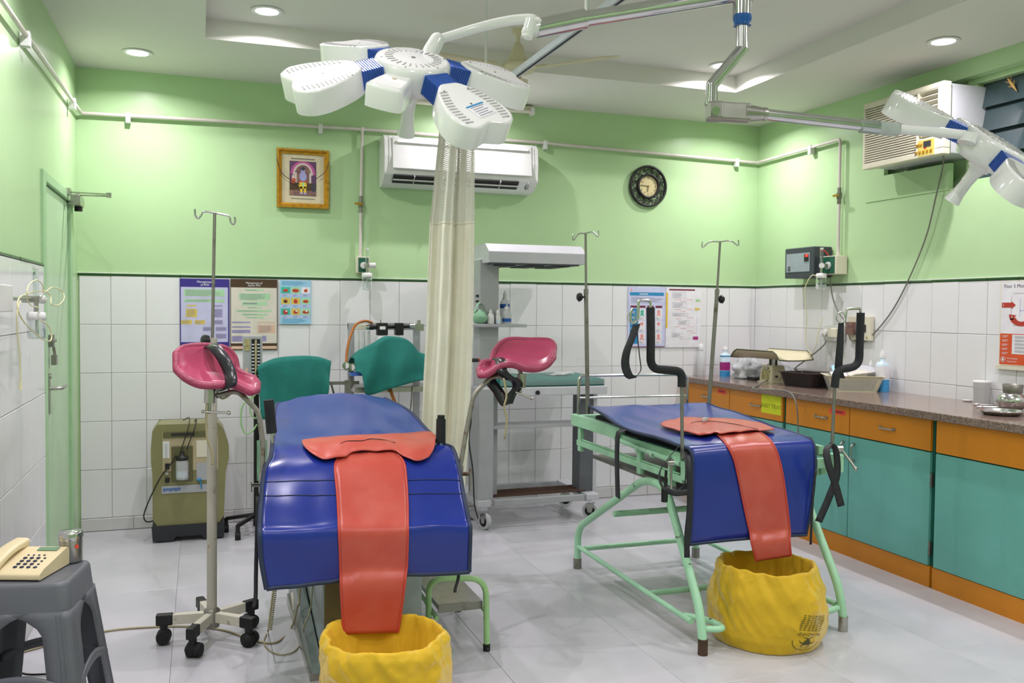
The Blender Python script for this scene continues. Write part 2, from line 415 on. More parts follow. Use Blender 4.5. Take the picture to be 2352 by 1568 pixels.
# wall tiles, pencil border, skirting
tm = tile_mesh('wall_tile', TW, THT, 'tile_white'); sk = tile_mesh('skirting_tile', .3, .078, 'skirt_tile', t=.009); pt = tile_mesh('pencil_tile', .2007, .013, 'border_green', t=.011, ch=.003, gap=.0008)
pw = tile_mesh('pencil_tile', .2007, .007, 'border_white', t=.009, ch=.002, gap=.0008)
def grout(name, bxs):
    b = MB()
    for q in bxs: b.bx(*q)
    return struct(b.build(name, 'grout'))
gb = grout('trim_1', [(XL, XR, WBY-.004, WBY+.01, 0, HT)]); gb['label'] = 'grout bed of the back wall tiles'
gl = grout('trim_2', [(WLX-.01, WLX+.004, 2.4, D0, 0, HT)]); gl['label'] = 'grout bed of the left wall tiles'
gr = grout('trim_3', [(WRX-.004, WRX+.01, 2.2, YB, 0, HT)]); gr['label'] = 'grout bed of the right wall tiles'
SKH = HT-5*THT
bb = struct(MB().bx(XL, XR, WBY-.008, WBY, 0, SKH).build('baseboard_back', 'grout'))
bl = struct(MB().bx(WLX, WLX+.008, 2.4, D0, 0, SKH).build('baseboard_left', 'grout'))
cutm = {}
def tl(w, h, kind='wall_tile', m='tile_white', t=.007):
    k = (round(w, 3), round(h, 3), kind)
    if k not in cutm: cutm[k] = tile_mesh(kind, w, h, m, t=t)
    return cutm[k]
xs = [XL]+[-.5167+TW*k for k in range(0, 24)]; xs = [x for x in xs if x < XR-.02]+[XR]
for a, b in zip(xs[:-1], xs[1:]):
    w = b-a; me = tm if abs(w-TW) < .003 else tl(w, THT)
    for r in range(5): place(me, 'wall_tile', wb, ((a+b)/2, WBY-.003, HT-THT*(r+.5)), EX, EZ)
    k = w/TW
    o = place(pt, 'pencil_tile', gb, ((a+b)/2, WBY-.002, HT+.0065), EX, EZ, .001)
    o = place(pw, 'pencil_tile', gb, ((a+b)/2, WBY-.002, HT+.0165), EX, EZ, .001)
for k in range(17):
    a, b = XL+.3*k, min(XL+.3*(k+1), XR)
    place(sk if b-a > .29 else tl(b-a, .078, 'skirting_tile', 'skirt_tile', .009), 'skirting_tile', bb, ((a+b)/2, WBY-.008, SKH/2), EX, EZ)
for k in range(17):
    a, b = YB-TW*k, YB-TW*(k+1)
    for r in range(5): place(tm, 'wall_tile', wr, (WRX-.003, (a+b)/2, HT-THT*(r+.5)), -EY, EZ)
    place(pt, 'pencil_tile', gr, (WRX-.002, (a+b)/2, HT+.0065), -EY, EZ, .001); place(pw, 'pencil_tile', gr, (WRX-.002, (a+b)/2, HT+.0165), -EY, EZ, .001)
for k in range(11):
    b, a = D0-TW*k, D0-TW*(k+1)
    for r in range(5): place(tm, 'wall_tile', wl, (WLX+.003, (a+b)/2, HT-THT*(r+.5)), EY, EZ)
    place(pt, 'pencil_tile', gl, (WLX+.002, (a+b)/2, HT+.0065), EY, EZ, .001)
for k in range(8):
    b, a = D0-.3*k, D0-.3*(k+1)
    place(sk, 'skirting_tile', bl, (WLX+.008, (a+b)/2, SKH/2), EY, EZ)
# door in the left wall: frame, leaf, handle, bolt
dr = struct(MB().bx(WLX-.05, WLX-.006, D0+.09, D1-.08, .004, DZ-.055).build('door_1', 'door_green', bevel=.003))
dfm = MB(); dfm.bx(WLX-.09, WLX+.012, D0, D0+.085, 0, DZ).bx(WLX-.09, WLX+.012, D1-.075, D1, 0, DZ).bx(WLX-.09, WLX+.012, D0+.085, D1-.075, DZ-.05, DZ)
dfm.build('door_frame', 'door_frame', dr, bevel=.004)
hx = WLX-.006
h = MB(); p = ox(118, 890, XL); yh = p.y
h.bx(hx, hx+.01, yh-.02, yh+.02, .86, 1.06); h.tube(fillet([(hx+.004, yh, .985), (hx+.06, yh, .985), (hx+.062, yh+.13, .985)], .02), .009)
h.cyl((hx, yh, 1.045), (hx+.016, yh, 1.045), .012); h.build('door_handle', 'steel', dr)
h = MB(); y2 = ox(120, 805, XL).y
h.bx(hx, hx+.022, y2-.025, y2+.025, 1.19, 1.25); h.cyl((hx+.02, y2-.05, 1.22), (hx+.02, y2+.05, 1.22), .009)
h.tube(fillet([(hx+.02, y2-.02, 1.19), (hx+.03, y2-.02, 1.12), (hx+.03, y2+.02, 1.12), (hx+.02, y2+.02, 1.19)], .01), .004)
h.bx(hx+.012, hx+.034, y2-.025, y2+.025, 1.1, 1.15); h.build('bolt_and_padlock', 'dull_steel', dr)
# door closer on the leaf
t = thing('door_closer', 'grey door closer with folded arm above the green door', 'door closer', (XL, 5.6, 1.98))
c0 = ox(166, 462, XL); MB().bx(XL-.012, XL+.055, c0.y-.12, c0.y+.08, c0.z-.03, c0.z+.03).build('body', 'steel', t, bevel=.006)
MB().cyl((XL+.03, c0.y+.02, c0.z-.055), (XL+.03, c0.y+.02, c0.z-.03), .022).build('valve_cap', 'black_plastic', t)
elb = oy(250, 448, 5.35)
MB().bar((XL+.03, c0.y-.02, c0.z+.034), (elb.x, elb.y, elb.z-.006), .018, .008).cyl((XL+.03, c0.y-.02, c0.z+.03), (XL+.03, c0.y-.02, c0.z+.045), .014).build('lower_arm', 'steel', t)
MB().bar((elb.x, elb.y, elb.z+.004), (XL+.01, 5.56, elb.z+.03), .018, .007).cyl((elb.x, elb.y, elb.z-.014), (elb.x, elb.y, elb.z+.012), .013).bx(XL-.004, XL+.02, 5.53, 5.60, elb.z+.015, elb.z+.05).build('upper_arm', 'steel', t)
# window with louvres in the right wall
wx = XR+.1
wn = struct(MB().bx(wx-.02, wx+.05, W0, 4.10, WZ0, WZ0+.045).bx(wx-.02, wx+.05, W0, 4.10, WZ1-.03, WZ1+.0).bx(wx-.02, wx+.05, 4.035, 4.10, WZ0+.045, WZ1-.03).bx(wx-.02, wx+.05, W0, W0+.06, WZ0+.045, WZ1-.03).bx(wx-.02, wx+.05, 3.12, 3.18, WZ0+.045, WZ1-.03).build('window_1', 'wall_green', bevel=.003))
MB().bx(wx+.05, wx+.07, W0, W1, WZ0, WZ1).build('outer_mesh', 'charcoal', wn)
for a, b in ((3.18, 4.035), (2.36, 3.12)):
    for k in range(4):
        z = WZ0+.045+.137*k
        m = MB(); m.obox((wx+.018, (a+b)/2, z+.066), (0, 1, 0), (.2, 0, 1), (1, 0, -.2), (b-a)/2, .0755, .0025)
        m.build('louvre_pane', 'glass_dark', wn)
# filled-in opening round the window air conditioner
struct(MB().bx(WRX-.004, WRX+.03, 4.15, W1, WZ0, 2.275).bx(WRX-.004, WRX+.03, 4.68, W1, 2.275, WZ1-.045).bx(WRX+.12, WRX+.16, 4.1, W1, WZ0, WZ1).build('trim_4', 'wall_green'))
struct(MB().bx(WRX-.006, WRX+.001, 4.15, W1, WZ0-.006, WZ0).build('trim_5', 'wall_green'))
# ceiling downlights
def downlight(x, y, z, label):
    t = thing('ceiling_downlight', label, 'ceiling light', (x, y, z))
    MB().lathe([(.058, 0), (.082, -.002), (.084, -.005), (.076, -.009), (.06, -.007)], (x, y, z), n=24, caps=False).build('trim_ring', 'ring_white', t)
    MB().lathe([(.001, -.0065), (.059, -.0065)], (x, y, z), n=24).build('lens', 'led_lens', t)
    return t
DL = {(-.33, 5.6): 'round downlight in the ceiling border at the left back corner', (1.70, 5.6): 'round downlight in the border above the split air conditioner, behind the surgical lamp',
      (3.72, 5.6): 'round downlight in the border at the right back corner, behind the chrome joint', (3.74, 3.81): 'round downlight in the border above the window air conditioner',
      (.34, 4.94): 'round downlight in the raised tray, at its left back corner', (3.13, 4.99): 'round downlight in the raised tray beside the bent chrome tube'}
for (x, y), lb in DL.items(): downlight(x, y, HC if y > 5.2 or x > 3.5 or x < 0 else HR, lb)
for x, y in BORDER_SPOTS+TRAY_SPOTS:
    if (x, y) not in DL: downlight(x, y, HR if (x, y) in TRAY_SPOTS else HC, 'round recessed downlight in the ceiling nearer the camera, outside the picture')['group'] = 'downlights outside the picture'
# ------------------------------------------------------------------ surgical lamps
def lamp_frame(center, tilt, roll):
    fh = Vector((center.x, center.y, 0)).normalized(); rh = fh.cross(EZ)
    n = (EZ*math.cos(tilt)-fh*math.sin(tilt)+rh*math.tan(roll)).normalized()
    ex = (rh-n*rh.dot(n)).normalized(); return ex, n.cross(ex), n
HEART = [(0, 0), (.004, .034), (.04, .064), (.095, .09), (.155, .107), (.205, .104), (.238, .08), (.246, .052), (.236, .02), (.229, 0)]
HEART = [(a*.8, b*.88) for a, b in HEART]
HEART2 = [(a, b) for a, b in HEART]+[(a, -b) for a, b in HEART[-2:0:-1]]
def heart(n=3):
    c = curve([(a, b, 0) for a, b in HEART2], n, closed=True); o = [(p.x, p.y) for p in c]
    return o if POLY(o) > 0 else o[::-1]
def lamp_head(t, c, ex, ey, n, petals, box_az, delta, handle=True, sticker=None, box=True):
    m = MB(); m.lathe([(.03, -.085), (.085, -.085), (.1, -.06), (.103, -.03), (.103, -.012), (.098, -.003), (.09, 0), (.001, .0015)], c, n, 40)
    hub = m.build('hub', 'lamp_white', t)
    s = MB()
    for k in range(26):
        a = 2*PI*k/26; d = ex*math.cos(a)+ey*math.sin(a); q = n.cross(d)
        s.obox(c+d*.066+n*.0008, d, q, n, .011, .0016, .0012)
    stuff(s.build('vent_slots', 'slot_grey', hub))
    s = MB(); s.cyl(c, c+n*.003, .006)
    for k in range(6):
        a = PI/3*k+.3; d = ex*math.cos(a)+ey*math.sin(a); s.cyl(c+d*.088-n*.002, c+d*.088+n*.001, .0028, n=8)
    stuff(s.build('screws', 'dull_steel', hub))
    for i, az in enumerate(petals):
        a = math.radians(az); d = ex*math.cos(a)+ey*math.sin(a); dl = math.radians(delta)
        rd = d*math.cos(dl)-n*math.sin(dl); pn = n*math.cos(dl)+d*math.sin(dl); pl = pn.cross(rd)
        m = MB(); c0 = c+d*.096-n*.038; c1 = c+d*.125-n*.041+rd*.03
        m.obox((c0+c1)/2+pn*.0, rd, pl, pn, .032, .036, .026)
        for k in range(9):
            for sg in (1, -1): m.obox((c0+c1)/2+rd*(-.026+.0065*k)+pn*.0, rd, pl, pn, .0018, .0385, .0275)
        m.build('arm_joint', 'lamp_blue', t, bevel=.002)
        o = c+d*.125-n*.076+rd*.015
        m = MB(); m.prism(heart(), o, rd, pl, pn, .066, side_smooth=True, inset=.006, drop=.005)
        pe = m.build('petal', 'lamp_white', t)
        s = MB()
        for sg in (1, -1):
            for k in range(12):
                u = k/11; aa = .04+.132*u; bb = sg*(.05+.024*math.sin(u*2.4))*.92
                s.obox(o+rd*aa+pl*bb+pn*.0663, pl, rd, pn, .0125, .0014, .0012)
        stuff(s.build('vent_slots', 'slot_grey', pe))
        s = MB()
        for aa, bb in ((.036, .04), (.036, -.04), (.172, .068), (.172, -.068), (.1, 0)):
            s.cyl(o+rd*aa+pl*bb+pn*.065, o+rd*aa+pl*bb+pn*.0672, .0032, n=8)
        stuff(s.build('screws', 'dull_steel', pe))
        s = MB(); s.prism([(p[0]*.9+.012, p[1]*.9) for p in heart()], o-pn*.002, rd, pl, pn, .003); s.build('lens_cover', 'plastic_white', pe)
        if sticker == i:
            s = MB(); q = o+rd*.13+pl*.01+pn*.0666; e1 = (pl*.97-rd*.2).normalized()*-1; e1 = -e1 if e1.dot(ex) < 0 else e1; e2 = pn.cross(e1)
            s.obox(q, e1, e2, pn, .033, .026, .0004, 0)
            for k in range(5): s.obox(q+e2*(-.019+.0085*k)-e1*(.004*(k % 2)), e1, e2, pn, .026-.006*(k % 2), .0013, .0008, 1)
            s.obox(q+e2*.022, e1, e2, pn, .033, .003, .0007, 2)
            s.build('data_sticker', ['paper_white', 'text_grey', 'ink_blue'], pe)
    if box:
        a = math.radians(box_az); d = ex*math.cos(a)+ey*math.sin(a); l = n.cross(d)
        out = curve([(.07, -.032, 0), (.1, -.04, 0), (.185, -.05, 0), (.203, -.042, 0), (.208, 0, 0), (.203, .042, 0), (.185, .05, 0), (.1, .04, 0), (.07, .032, 0)], 3)
        m = MB(); m.prism([(p.x, p.y) for p in out], c-n*.085, d, l, n, .062, side_smooth=True, inset=.009, drop=.01)
        bx = m.build('control_box', 'lamp_white', t); MB().cyl(c+d*.13-n*.024, c+d*.13-n*.0215, .006).build('badge', 'tan_panel', bx)
    if handle:
        m = MB(); m.lathe([(.034, 0), (.034, .02), (.026, .024), (.02, .04), (.018, .075), (.02, .11), (.025, .135), (.026, .14)], c-n*.08, -n, 10); m.build('sterile_handle', 'lamp_white', t)
    return hub
# first lamp over the front table
c = de(949, 133, 2.42); ex, ey, n = lamp_frame(c, math.radians(32), math.radians(5))
t = thing('surgical_lamp', 'large white surgical lamp with four heart-shaped petals and blue joints over the left blue table', 'surgical lamp', c)
lamp_head(t, c, ex, ey, n, [-53, 21, 127, 204], 249, 13, sticker=0)
k0 = c+(ex*math.cos(1.13)+ey*math.sin(1.13))*.085-n*.03
kn = de(1004, 92, 2.52)
MB().tube([k0, lerp(k0, kn, .55), kn], [.021, .023, .021], 16).ball(kn, .021).build('knuckle', 'lamp_white', t)
pts = curve([kn, de(1030, 84, 2.53), de(1090, 66, 2.54), de(1150, 51, 2.54), de(1200, 44, 2.53), de(1226, 46, 2.52), de(1231, 58, 2.52)], 6)
MB().tube(pts, [lerp(.0125, .0155, i/(len(pts)-1)) for i in range(len(pts))], 14).build('curved_arm', 'lamp_white', t)
e0 = de(1213, 72, 2.5)
MB().cyl(e0-CR*.004-CU*.018, e0+CU*.03+CR*.012, .016, .02).cyl(de(1212, 66, 2.5), de(1236, 62, 2.52), .02, .027).ball(de(1212, 74, 2.5), (.018, .018, .018)).build('elbow_block', 'lamp_white', t)
s0, s1, s2 = de(1232, 66, 2.52), de(1341, 44, 2.54), de(1690, -12, 2.6)
MB().cyl(s0, s1, .0275, .0275, 24).build('outer_sleeve', 'chrome', t)
MB().cyl(s1, s2, .0225, .0225, 24).cyl(s1-(s1-s0).normalized()*.004, s1+(s1-s0).normalized()*.004, .0285, n=24).build('chrome_arm', 'chrome', t)
# ceiling spindle shared by both lamps
sp = de(1705, -20, 2.6)
t = thing('lamp_ceiling_mount', 'chrome ceiling spindle carrying both surgical lamp arms', 'ceiling mount', (sp.x, sp.y, HR))
zt = de(1705, 40, 2.6).z
MB().cyl((sp.x, sp.y, zt), (sp.x, sp.y, HR-.06), .0265, n=24).build('spindle', 'chrome', t)
MB().lathe([(.11, 0), (.11, -.02), (.07, -.06), (.03, -.075)], (sp.x, sp.y, HR)).build('ceiling_cover', 'lamp_white', t)
MB().cyl((sp.x, sp.y, de(1705, -28, 2.6).z), (sp.x, sp.y, de(1705, 2, 2.6).z), .031, n=24).build('bearing_collar', 'steel', t)
# second lamp at the right edge
c2 = de(2297, 322, 2.7); fh = Vector((c2.x, c2.y, 0)).normalized(); rh = fh.cross(EZ)
n2 = (rh*.6+EZ*.8-fh*.22).normalized(); ex2 = (rh-n2*rh.dot(n2)).normalized(); ey2 = n2.cross(ex2)
t = thing('surgical_lamp', 'smaller-looking white surgical lamp cut by the right edge, tilted, on the lower chrome arm', 'surgical lamp', c2)
lamp_head(t, c2, ex2, ey2, n2, [182, -62, 8, 98], 0, 5, box=False)
yk = de(2222, 318, 2.66)
MB().cyl(yk-CU*.014-CR*.004, yk+CU*.012+CR*.004, .026, n=20).tube([yk, lerp(yk, c2, .3), c2-n2*.05-ex2*.06], [.02, .022, .02], 14).build('knuckle', 'lamp_white', t)
MB().tube(curve([de(2030, 294, 2.66), de(2090, 299, 2.66), de(2160, 304, 2.66), de(2215, 310, 2.66)], 5), .0145, 14).ball(de(2034, 294, 2.66), (.02, .02, .016)).build('curved_arm', 'lamp_white', t)
MB().cyl(de(2018, 292, 2.66), de(2050, 296, 2.66), .0165).build('arm_socket', 'lamp_white', t)
MB().cyl(de(1978, 289, 2.65), de(2062, 298, 2.66), .0205, n=20).build('clear_sleeve', 'clear_plastic', t)
MB().cyl(de(1752, 262, 2.62), de(2018, 292, 2.66), .0165, n=20).build('chrome_arm', 'chrome', t)
a0, a1 = de(1650, 256, 2.6), de(1755, 262, 2.62); ax = (a1-a0).normalized()
m = MB(); m.obox(lerp(a0, a1, .3), ax, CU, CF, .055, .026, .02); m.tube([lerp(a0, a1, .55), lerp(a0, a1, .85), a1], [.027, .021, .018], 16); m.cyl(a1-ax*.004, a1+ax*.006, .0195, n=20)
m.build('spring_bracket', 'steel', t, bevel=.006)
MB().cyl(de(1644, 254, 2.575), de(1644, 254, 2.555), .012).build('pivot_screw', 'chrome', t)
MB().obox(de(1641, 256, 2.6), CR, CU, CF, .024, .027, .024).build('pivot_block', 'steel', t, bevel=.008)
zz = [de(1705, 58, 2.6), de(1705, 112, 2.6), de(1635, 196, 2.6), de(1634, 232, 2.6)]
m = MB()
for a, b in zip(zz[:-1], zz[1:]): m.cyl(a, b, .0175, n=20)
for p in zz[1:3]: m.ball(p, .0175, 16, 10)
m.cyl(zz[3], zz[3]-CU*.012, .019, n=20).build('bent_tube', 'chrome', t)
MB().lathe([(.0265, .016), (.027, .004), (.0235, -.006), (.0225, -.012), (.0255, -.014)], de(1705, 48, 2.6)).build('blue_ring', 'deep_blue', t)
# ------------------------------------------------------------------ curtain track and curtain
TZ = 2.42; TX = oz(1125, 215, TZ).x
t = thing('curtain_track', 'straight white aluminium curtain track hanging below the ceiling on thin rods', 'curtain track', (TX, 3.2, TZ))
ytop = oz(1060, 262, TZ).y
MB().bx(TX-.014, TX+.014, 1.2, ytop+.12, TZ-.012, TZ+.016).build('rail', 'track_alu', t, bevel=.002)
MB().bx(TX-.004, TX+.004, 1.2, ytop+.12, TZ-.0135, TZ-.0119).build('groove', 'slot_dark', t)
for yy in (oz(1350, 52, TZ).y, oz(1117, 222, TZ).y):
    MB().cyl((TX, yy, TZ+.014), (TX, yy, HR), .006, n=10).cyl((TX, yy, HR-.015), (TX, yy, HR), .02, n=14).cyl((TX, yy, TZ+.012), (TX, yy, TZ+.08), .0095, n=10).build('hanger_rod', 'plastic_white', t)
def curtain_obj():
    YC = ytop-.06; t = thing('bed_curtain', 'gathered cream curtain with a mesh top hanging behind the left table', 'curtain', (TX, YC, .5))
    def rail(y):   # left/right screen edges of the gathered cloth, by height on the photo
        ys = [300, 510, 640, 760, 880, 1000, 1128]; L = [1008, 988, 983, 979, 973, 968, 962]; R = [1088, 1087, 1086, 1084, 1080, 1075, 1066]
        for i in range(6):
            if y <= ys[i+1]: k = (y-ys[i])/(ys[i+1]-ys[i]); return lerp(L[i], L[i+1], k), lerp(R[i], R[i+1], k)
        return L[-1], R[-1]
    def grid(y0, y1, rows, cols=84):
        g = []
        for i in range(rows+1):
            y = lerp(y0, y1, i/rows); l, r = rail(y); row = []
            for j in range(cols+1):
                u = j/cols; a = oy(l, y, YC); b = oy(r, y, YC)
                if y < 330: pass
                p = a.lerp(b, u+.018*math.sin(u*2*PI*5+y*.002)*1.0)
                f = math.sin(u*2*PI*1.9-.6+.0012*y)*.034+.014*math.sin(u*2*PI*5+y*.003)+.006*nz(u*9, y*.012, 3)
                row.append(p+Vector((0, f, 0)))
            g.append(row)
        return g
    MB().sheet(grid(512, 1150, 40), .003).build('cloth', 'curtain_cream', t)
    g = grid(258, 512, 54); m = MB(); C = len(g[0])
    for i in range(0, 55, 1): # open net: fine cross threads and uprights
        for j in range(C-1):
            a, b = g[i][j], g[i][j+1]; m.quad(a-EZ*.0032, b-EZ*.0032, b+EZ*.0032, a+EZ*.0032)
    for j in range(0, C, 1):
        for i in range(54):
            a, b = g[i][j], g[i+1][j]; d = (g[i][min(j+1, C-1)]-g[i][max(j-1, 0)]).normalized()*.0022; m.quad(a-d, a+d, b+d, b-d)
    stuff(m.build('mesh_top', 'mesh_white', t))
    m = MB()
    for y in (258, 512): 
        gg = grid(y-3, y+3, 1); m.sheet(gg, .004)
    m.build('seam_tape', 'curtain_cream', t)
    for k in range(6):
        p = g[0][min(C-1, 7+k*14)]; MB().tube(fillet([p, p+EZ*.02, (TX, p.y, TZ-.0145)], .01), .003, 8).build('runner_hook', 'plastic_white', t)
curtain_obj()
# ------------------------------------------------------------------ ceiling fan
fc = oz(1190, 68, HR); FX, FY = fc.x, fc.y; zb = oy(1190, 160, FY).z
t = thing('ceiling_fan', 'cream three-blade ceiling fan in the raised tray, behind the curtain track', 'ceiling fan', (FX, FY, HR))
MB().lathe([(.03, 0), (.03, -.02), (.012, -.035)], (FX, FY, HR)).cyl((FX, FY, HR), (FX, FY, zb+.12), .011).build('down_rod', 'fan_cream', t)
MB().lathe([(.012, .15), (.028, .13), (.045, .08), (.062, .045), (.066, .038)], (FX, FY, zb)).build('bell_cover', 'fan_cream', t)
MB().lathe([(.06, .04), (.088, .03), (.096, .01), (.092, -.008), (.06, -.02), (.001, -.022)], (FX, FY, zb)).build('motor', 'fan_cream', t)
for k in range(3):
    a = math.radians(70+120*k); d = Vector((math.cos(a), math.sin(a), 0)); l = Vector((-d.y, d.x, 0)); o = Vector((FX, FY, zb))
    g = []
    for i in range(9):
        u = i/8; w = lerp(.055, .068, u)*(1 if i < 8 else .7); g.append([o+d*(.15+.45*u)+l*w*s+EZ*(.012*s-.006) for s in (-1, -.3, .3, 1)])
    b = MB().sheet(g, .004).build('blade', 'fan_cream', t)
    MB().obox(o+d*.13, d, l, EZ, .05, .018, .003).build('blade_bracket', 'fan_cream', b)
# ------------------------------------------------------------------ cloth helpers
def rows_grid(rows, nu, sub=6, warp=None):
    """rows: list of (left point, right point, sag); returns smooth grid"""
    Ls = curve([r[0] for r in rows], sub); Rs = curve([r[1] for r in rows], sub); Ss = curve([(r[2], 0, 0) for r in rows], sub)
    g = []
    for i, (a, b, s) in enumerate(zip(Ls, Rs, Ss)):
        row = []
        for j in range(nu+1):
            u = j/nu; p = a.lerp(b, u); p = p+Vector((0, 0, s.x*(4*u*(1-u))))
            if warp: p = p+warp(u, i/(len(Ls)-1), p)
            row.append(p)
        g.append(row)
    return g
def edge_loop(g, bottom=True):
    l = [r[0] for r in g]; r_ = [r[-1] for r in g]
    return l, r_, g[-1]
def binding(name, g, parent, m='blue_piping', r=.009, top=False):
    l, r_, b = edge_loop(g)
    MB().tube(l, r, 8).build(name, m, parent); MB().tube(r_, r, 8).build(name, m, parent); MB().tube(b, r, 8).build(name, m, parent)
    if top: MB().tube(g[0], r, 8).build(name, m, parent)
def on_grid(g, u, v):
    R, C = len(g)-1, len(g[0])-1; i = min(int(v*R), R-1); j = min(int(u*C), C-1); a, b = v*R-i, u*C-j
    return g[i][j].lerp(g[i][j+1], b).lerp(g[i+1][j].lerp(g[i+1][j+1], b), a)
# ------------------------------------------------------------------ left table: pedestal labour table
B1 = thing('examination_table', 'blue examination table on a steel pedestal with a front flap, at left', 'examination table', (.6, 3.9, 0))
def wr1(u, v, p):
    w = .012*nz(u*3, v*4, 1)+.006*nz(u*8, v*10, 4)
    fold = .016*math.sin(16*v+5*u+3*nz(u*2, v*3, 9))*max(0, 1-abs(v-.3)/.24)+.01*math.sin(24*v-7*u+4*nz(u*3, v*2, 5))*max(0, 1-abs(v-.36)/.15)*u
    return Vector((0, -.4*w if v > .6 else 0, w*.8+fold*.6))
rows1 = [(oy(640, 926, 4.55), oy(884, 915, 4.55), .035), (oy(634, 932, 4.5), oy(905, 925, 4.45), .04), (oy(629, 960, 4.2), oy(946, 952, 4.1), .018), (oy(627, 990, 3.86), oy(985, 993, 3.8), .012),
         (oy(626, 1015, 3.66), oy(1018, 1016, 3.62), .008), (oy(622, 1050, 3.5), oy(1040, 1030, 3.52), .01), (oy(607, 1082, 3.4), oy(1054, 1075, 3.4), .012),
         (oy(600, 1150, 3.3), oy(1066, 1140, 3.3), .004), (oy(597, 1205, 3.24), oy(1077, 1195, 3.24), .004), (oy(597, 1230, 3.21), oy(1080, 1215, 3.215), .0), (oy(601, 1290, 3.215), oy(1079, 1270, 3.22), 0), (oy(612, 1352, 3.22), oy(1078, 1313, 3.225), .012)]
G1 = rows_grid(rows1, 40, 7, wr1)
MB().sheet(G1, .008).build('cover', 'blue_vinyl', B1)
binding('cover_binding', G1, B1)
for vv in (.585, .625): MB().tube([on_grid(G1, u/20, vv)+Vector((0, -.005, .003)) for u in range(21)], .0016, 6).build('seam', 'blue_piping', B1)
mm = MB(); mm.bx(.29, .87, 3.42, 3.86, .66, .77); mm.build('seat_mattress', 'black_leather', B1, bevel=.02)
mm = MB(); mm.obox((.6, 4.2, .745), (1, 0, 0), (0, 1, .2), (0, -.27, 1), .28, .36, .035); mm.build('back_mattress', 'black_leather', B1, bevel=.02)
MB().bx(.3, .86, 3.4, 4.5, .6, .655).build('frame', 'steel', B1, bevel=.006)
MB().bx(.44, .83, 3.44, 4.25, .03, .6).build('pedestal', 'base_steel', B1, bevel=.006)
MB().bx(.447, .62, 3.425, 3.438, .04, .6).build('front_panel', 'tan_column', B1)
m = MB(); m.prism([(3.37, 0), (4.3, 0), (4.3, .05), (3.37, .03)], (.385, 0, 0), EY, EZ, EX, .465); m.build('base_plate', 'steel', B1)
m = MB(); m.prism([(3.36, .03), (4.32, .03), (4.32, .2), (4.1, .2)], (.395, 0, 0), EY, EZ, EX, .04); m.build('foot_cover', 'base_steel', B1)
m = MB(); m.sheet([[oy(676+2*k, 1360+30*k, 4.1-.02*k)+EX*q*(.03-.004*k) for q in (-.5, 0, .5)] for k in range(5)], .004); m.build('side_flap', 'plastic_ivory', B1)
# tie straps hanging from the cover
MB().ribbon(curve([oy(592, 1140, 3.3), oy(590, 1230, 3.29), oy(588, 1310, 3.28), oy(587, 1372, 3.26), oy(582, 1395, 3.25)], 5), EX*.007, .003).build('tie_strap', 'black_strap', B1)
MB().ribbon(curve([oy(1054, 1312, 3.25), oy(1052, 1330, 3.25), oy(1046, 1350, 3.24), oy(1045, 1360, 3.24)], 4), EX*.006, .003).build('tie_strap', 'black_strap', B1)
# hand grips
def hand_grip(px0, py0, px1, py1, Y, rpx0, rpy0, cap):
    a, b = oy(px0, py0, Y), oy(px1, py1, Y); d = (b-a).normalized()
    g = MB().cyl(a, b, .0195, .0205, 20).build('hand_grip', 'black_foam', B1)
    if cap: MB().cyl(a, a-d*.016, .0155, .015, 18).build('grip_cap', 'black_plastic', g)
    MB().cyl(b, b+d*.008, .017, n=14).cyl(b+d*.008, oy(rpx0, rpy0, Y), .0052, n=10).build('grip_rod', 'chrome', g)
hand_grip(617, 918, 624, 994, 3.62, 633, 1062, False)
hand_grip(1013, 962, 1012, 1016, 3.6, 1011, 1045, True)
# coral aprons: laid onto the covers by dropping each point onto the cloth below
from mathutils.bvhtree import BVHTree
def tree(g):
    C = len(g[0]); vs = [p for r in g for p in r]; fs = [(i*C+j, i*C+j+1, (i+1)*C+j+1, (i+1)*C+j) for i in range(len(g)-1) for j in range(C-1)]
    return BVHTree.FromPolygons(vs, fs)
def laid(tr, x, y, off, Yf):
    d = ray(x, y).normalized(); h = tr.ray_cast(CC, d)
    if h[0] is None: return oy(x, y, Yf)
    n = h[1] if h[1].dot(d) < 0 else -h[1]
    return h[0]+n*off
def rs_px(pts, n):
    c = curve([(x, y, 0) for x, y in pts], 8); L = [0]
    for i in range(1, len(c)): L.append(L[-1]+(c[i]-c[i-1]).length)
    out = []; i = 0
    for k in range(n+1):
        d = L[-1]*k/n
        while i < len(c)-2 and L[i+1] < d: i += 1
        out.append(c[i].lerp(c[i+1], (d-L[i])/((L[i+1]-L[i]) or 1)))
    return out
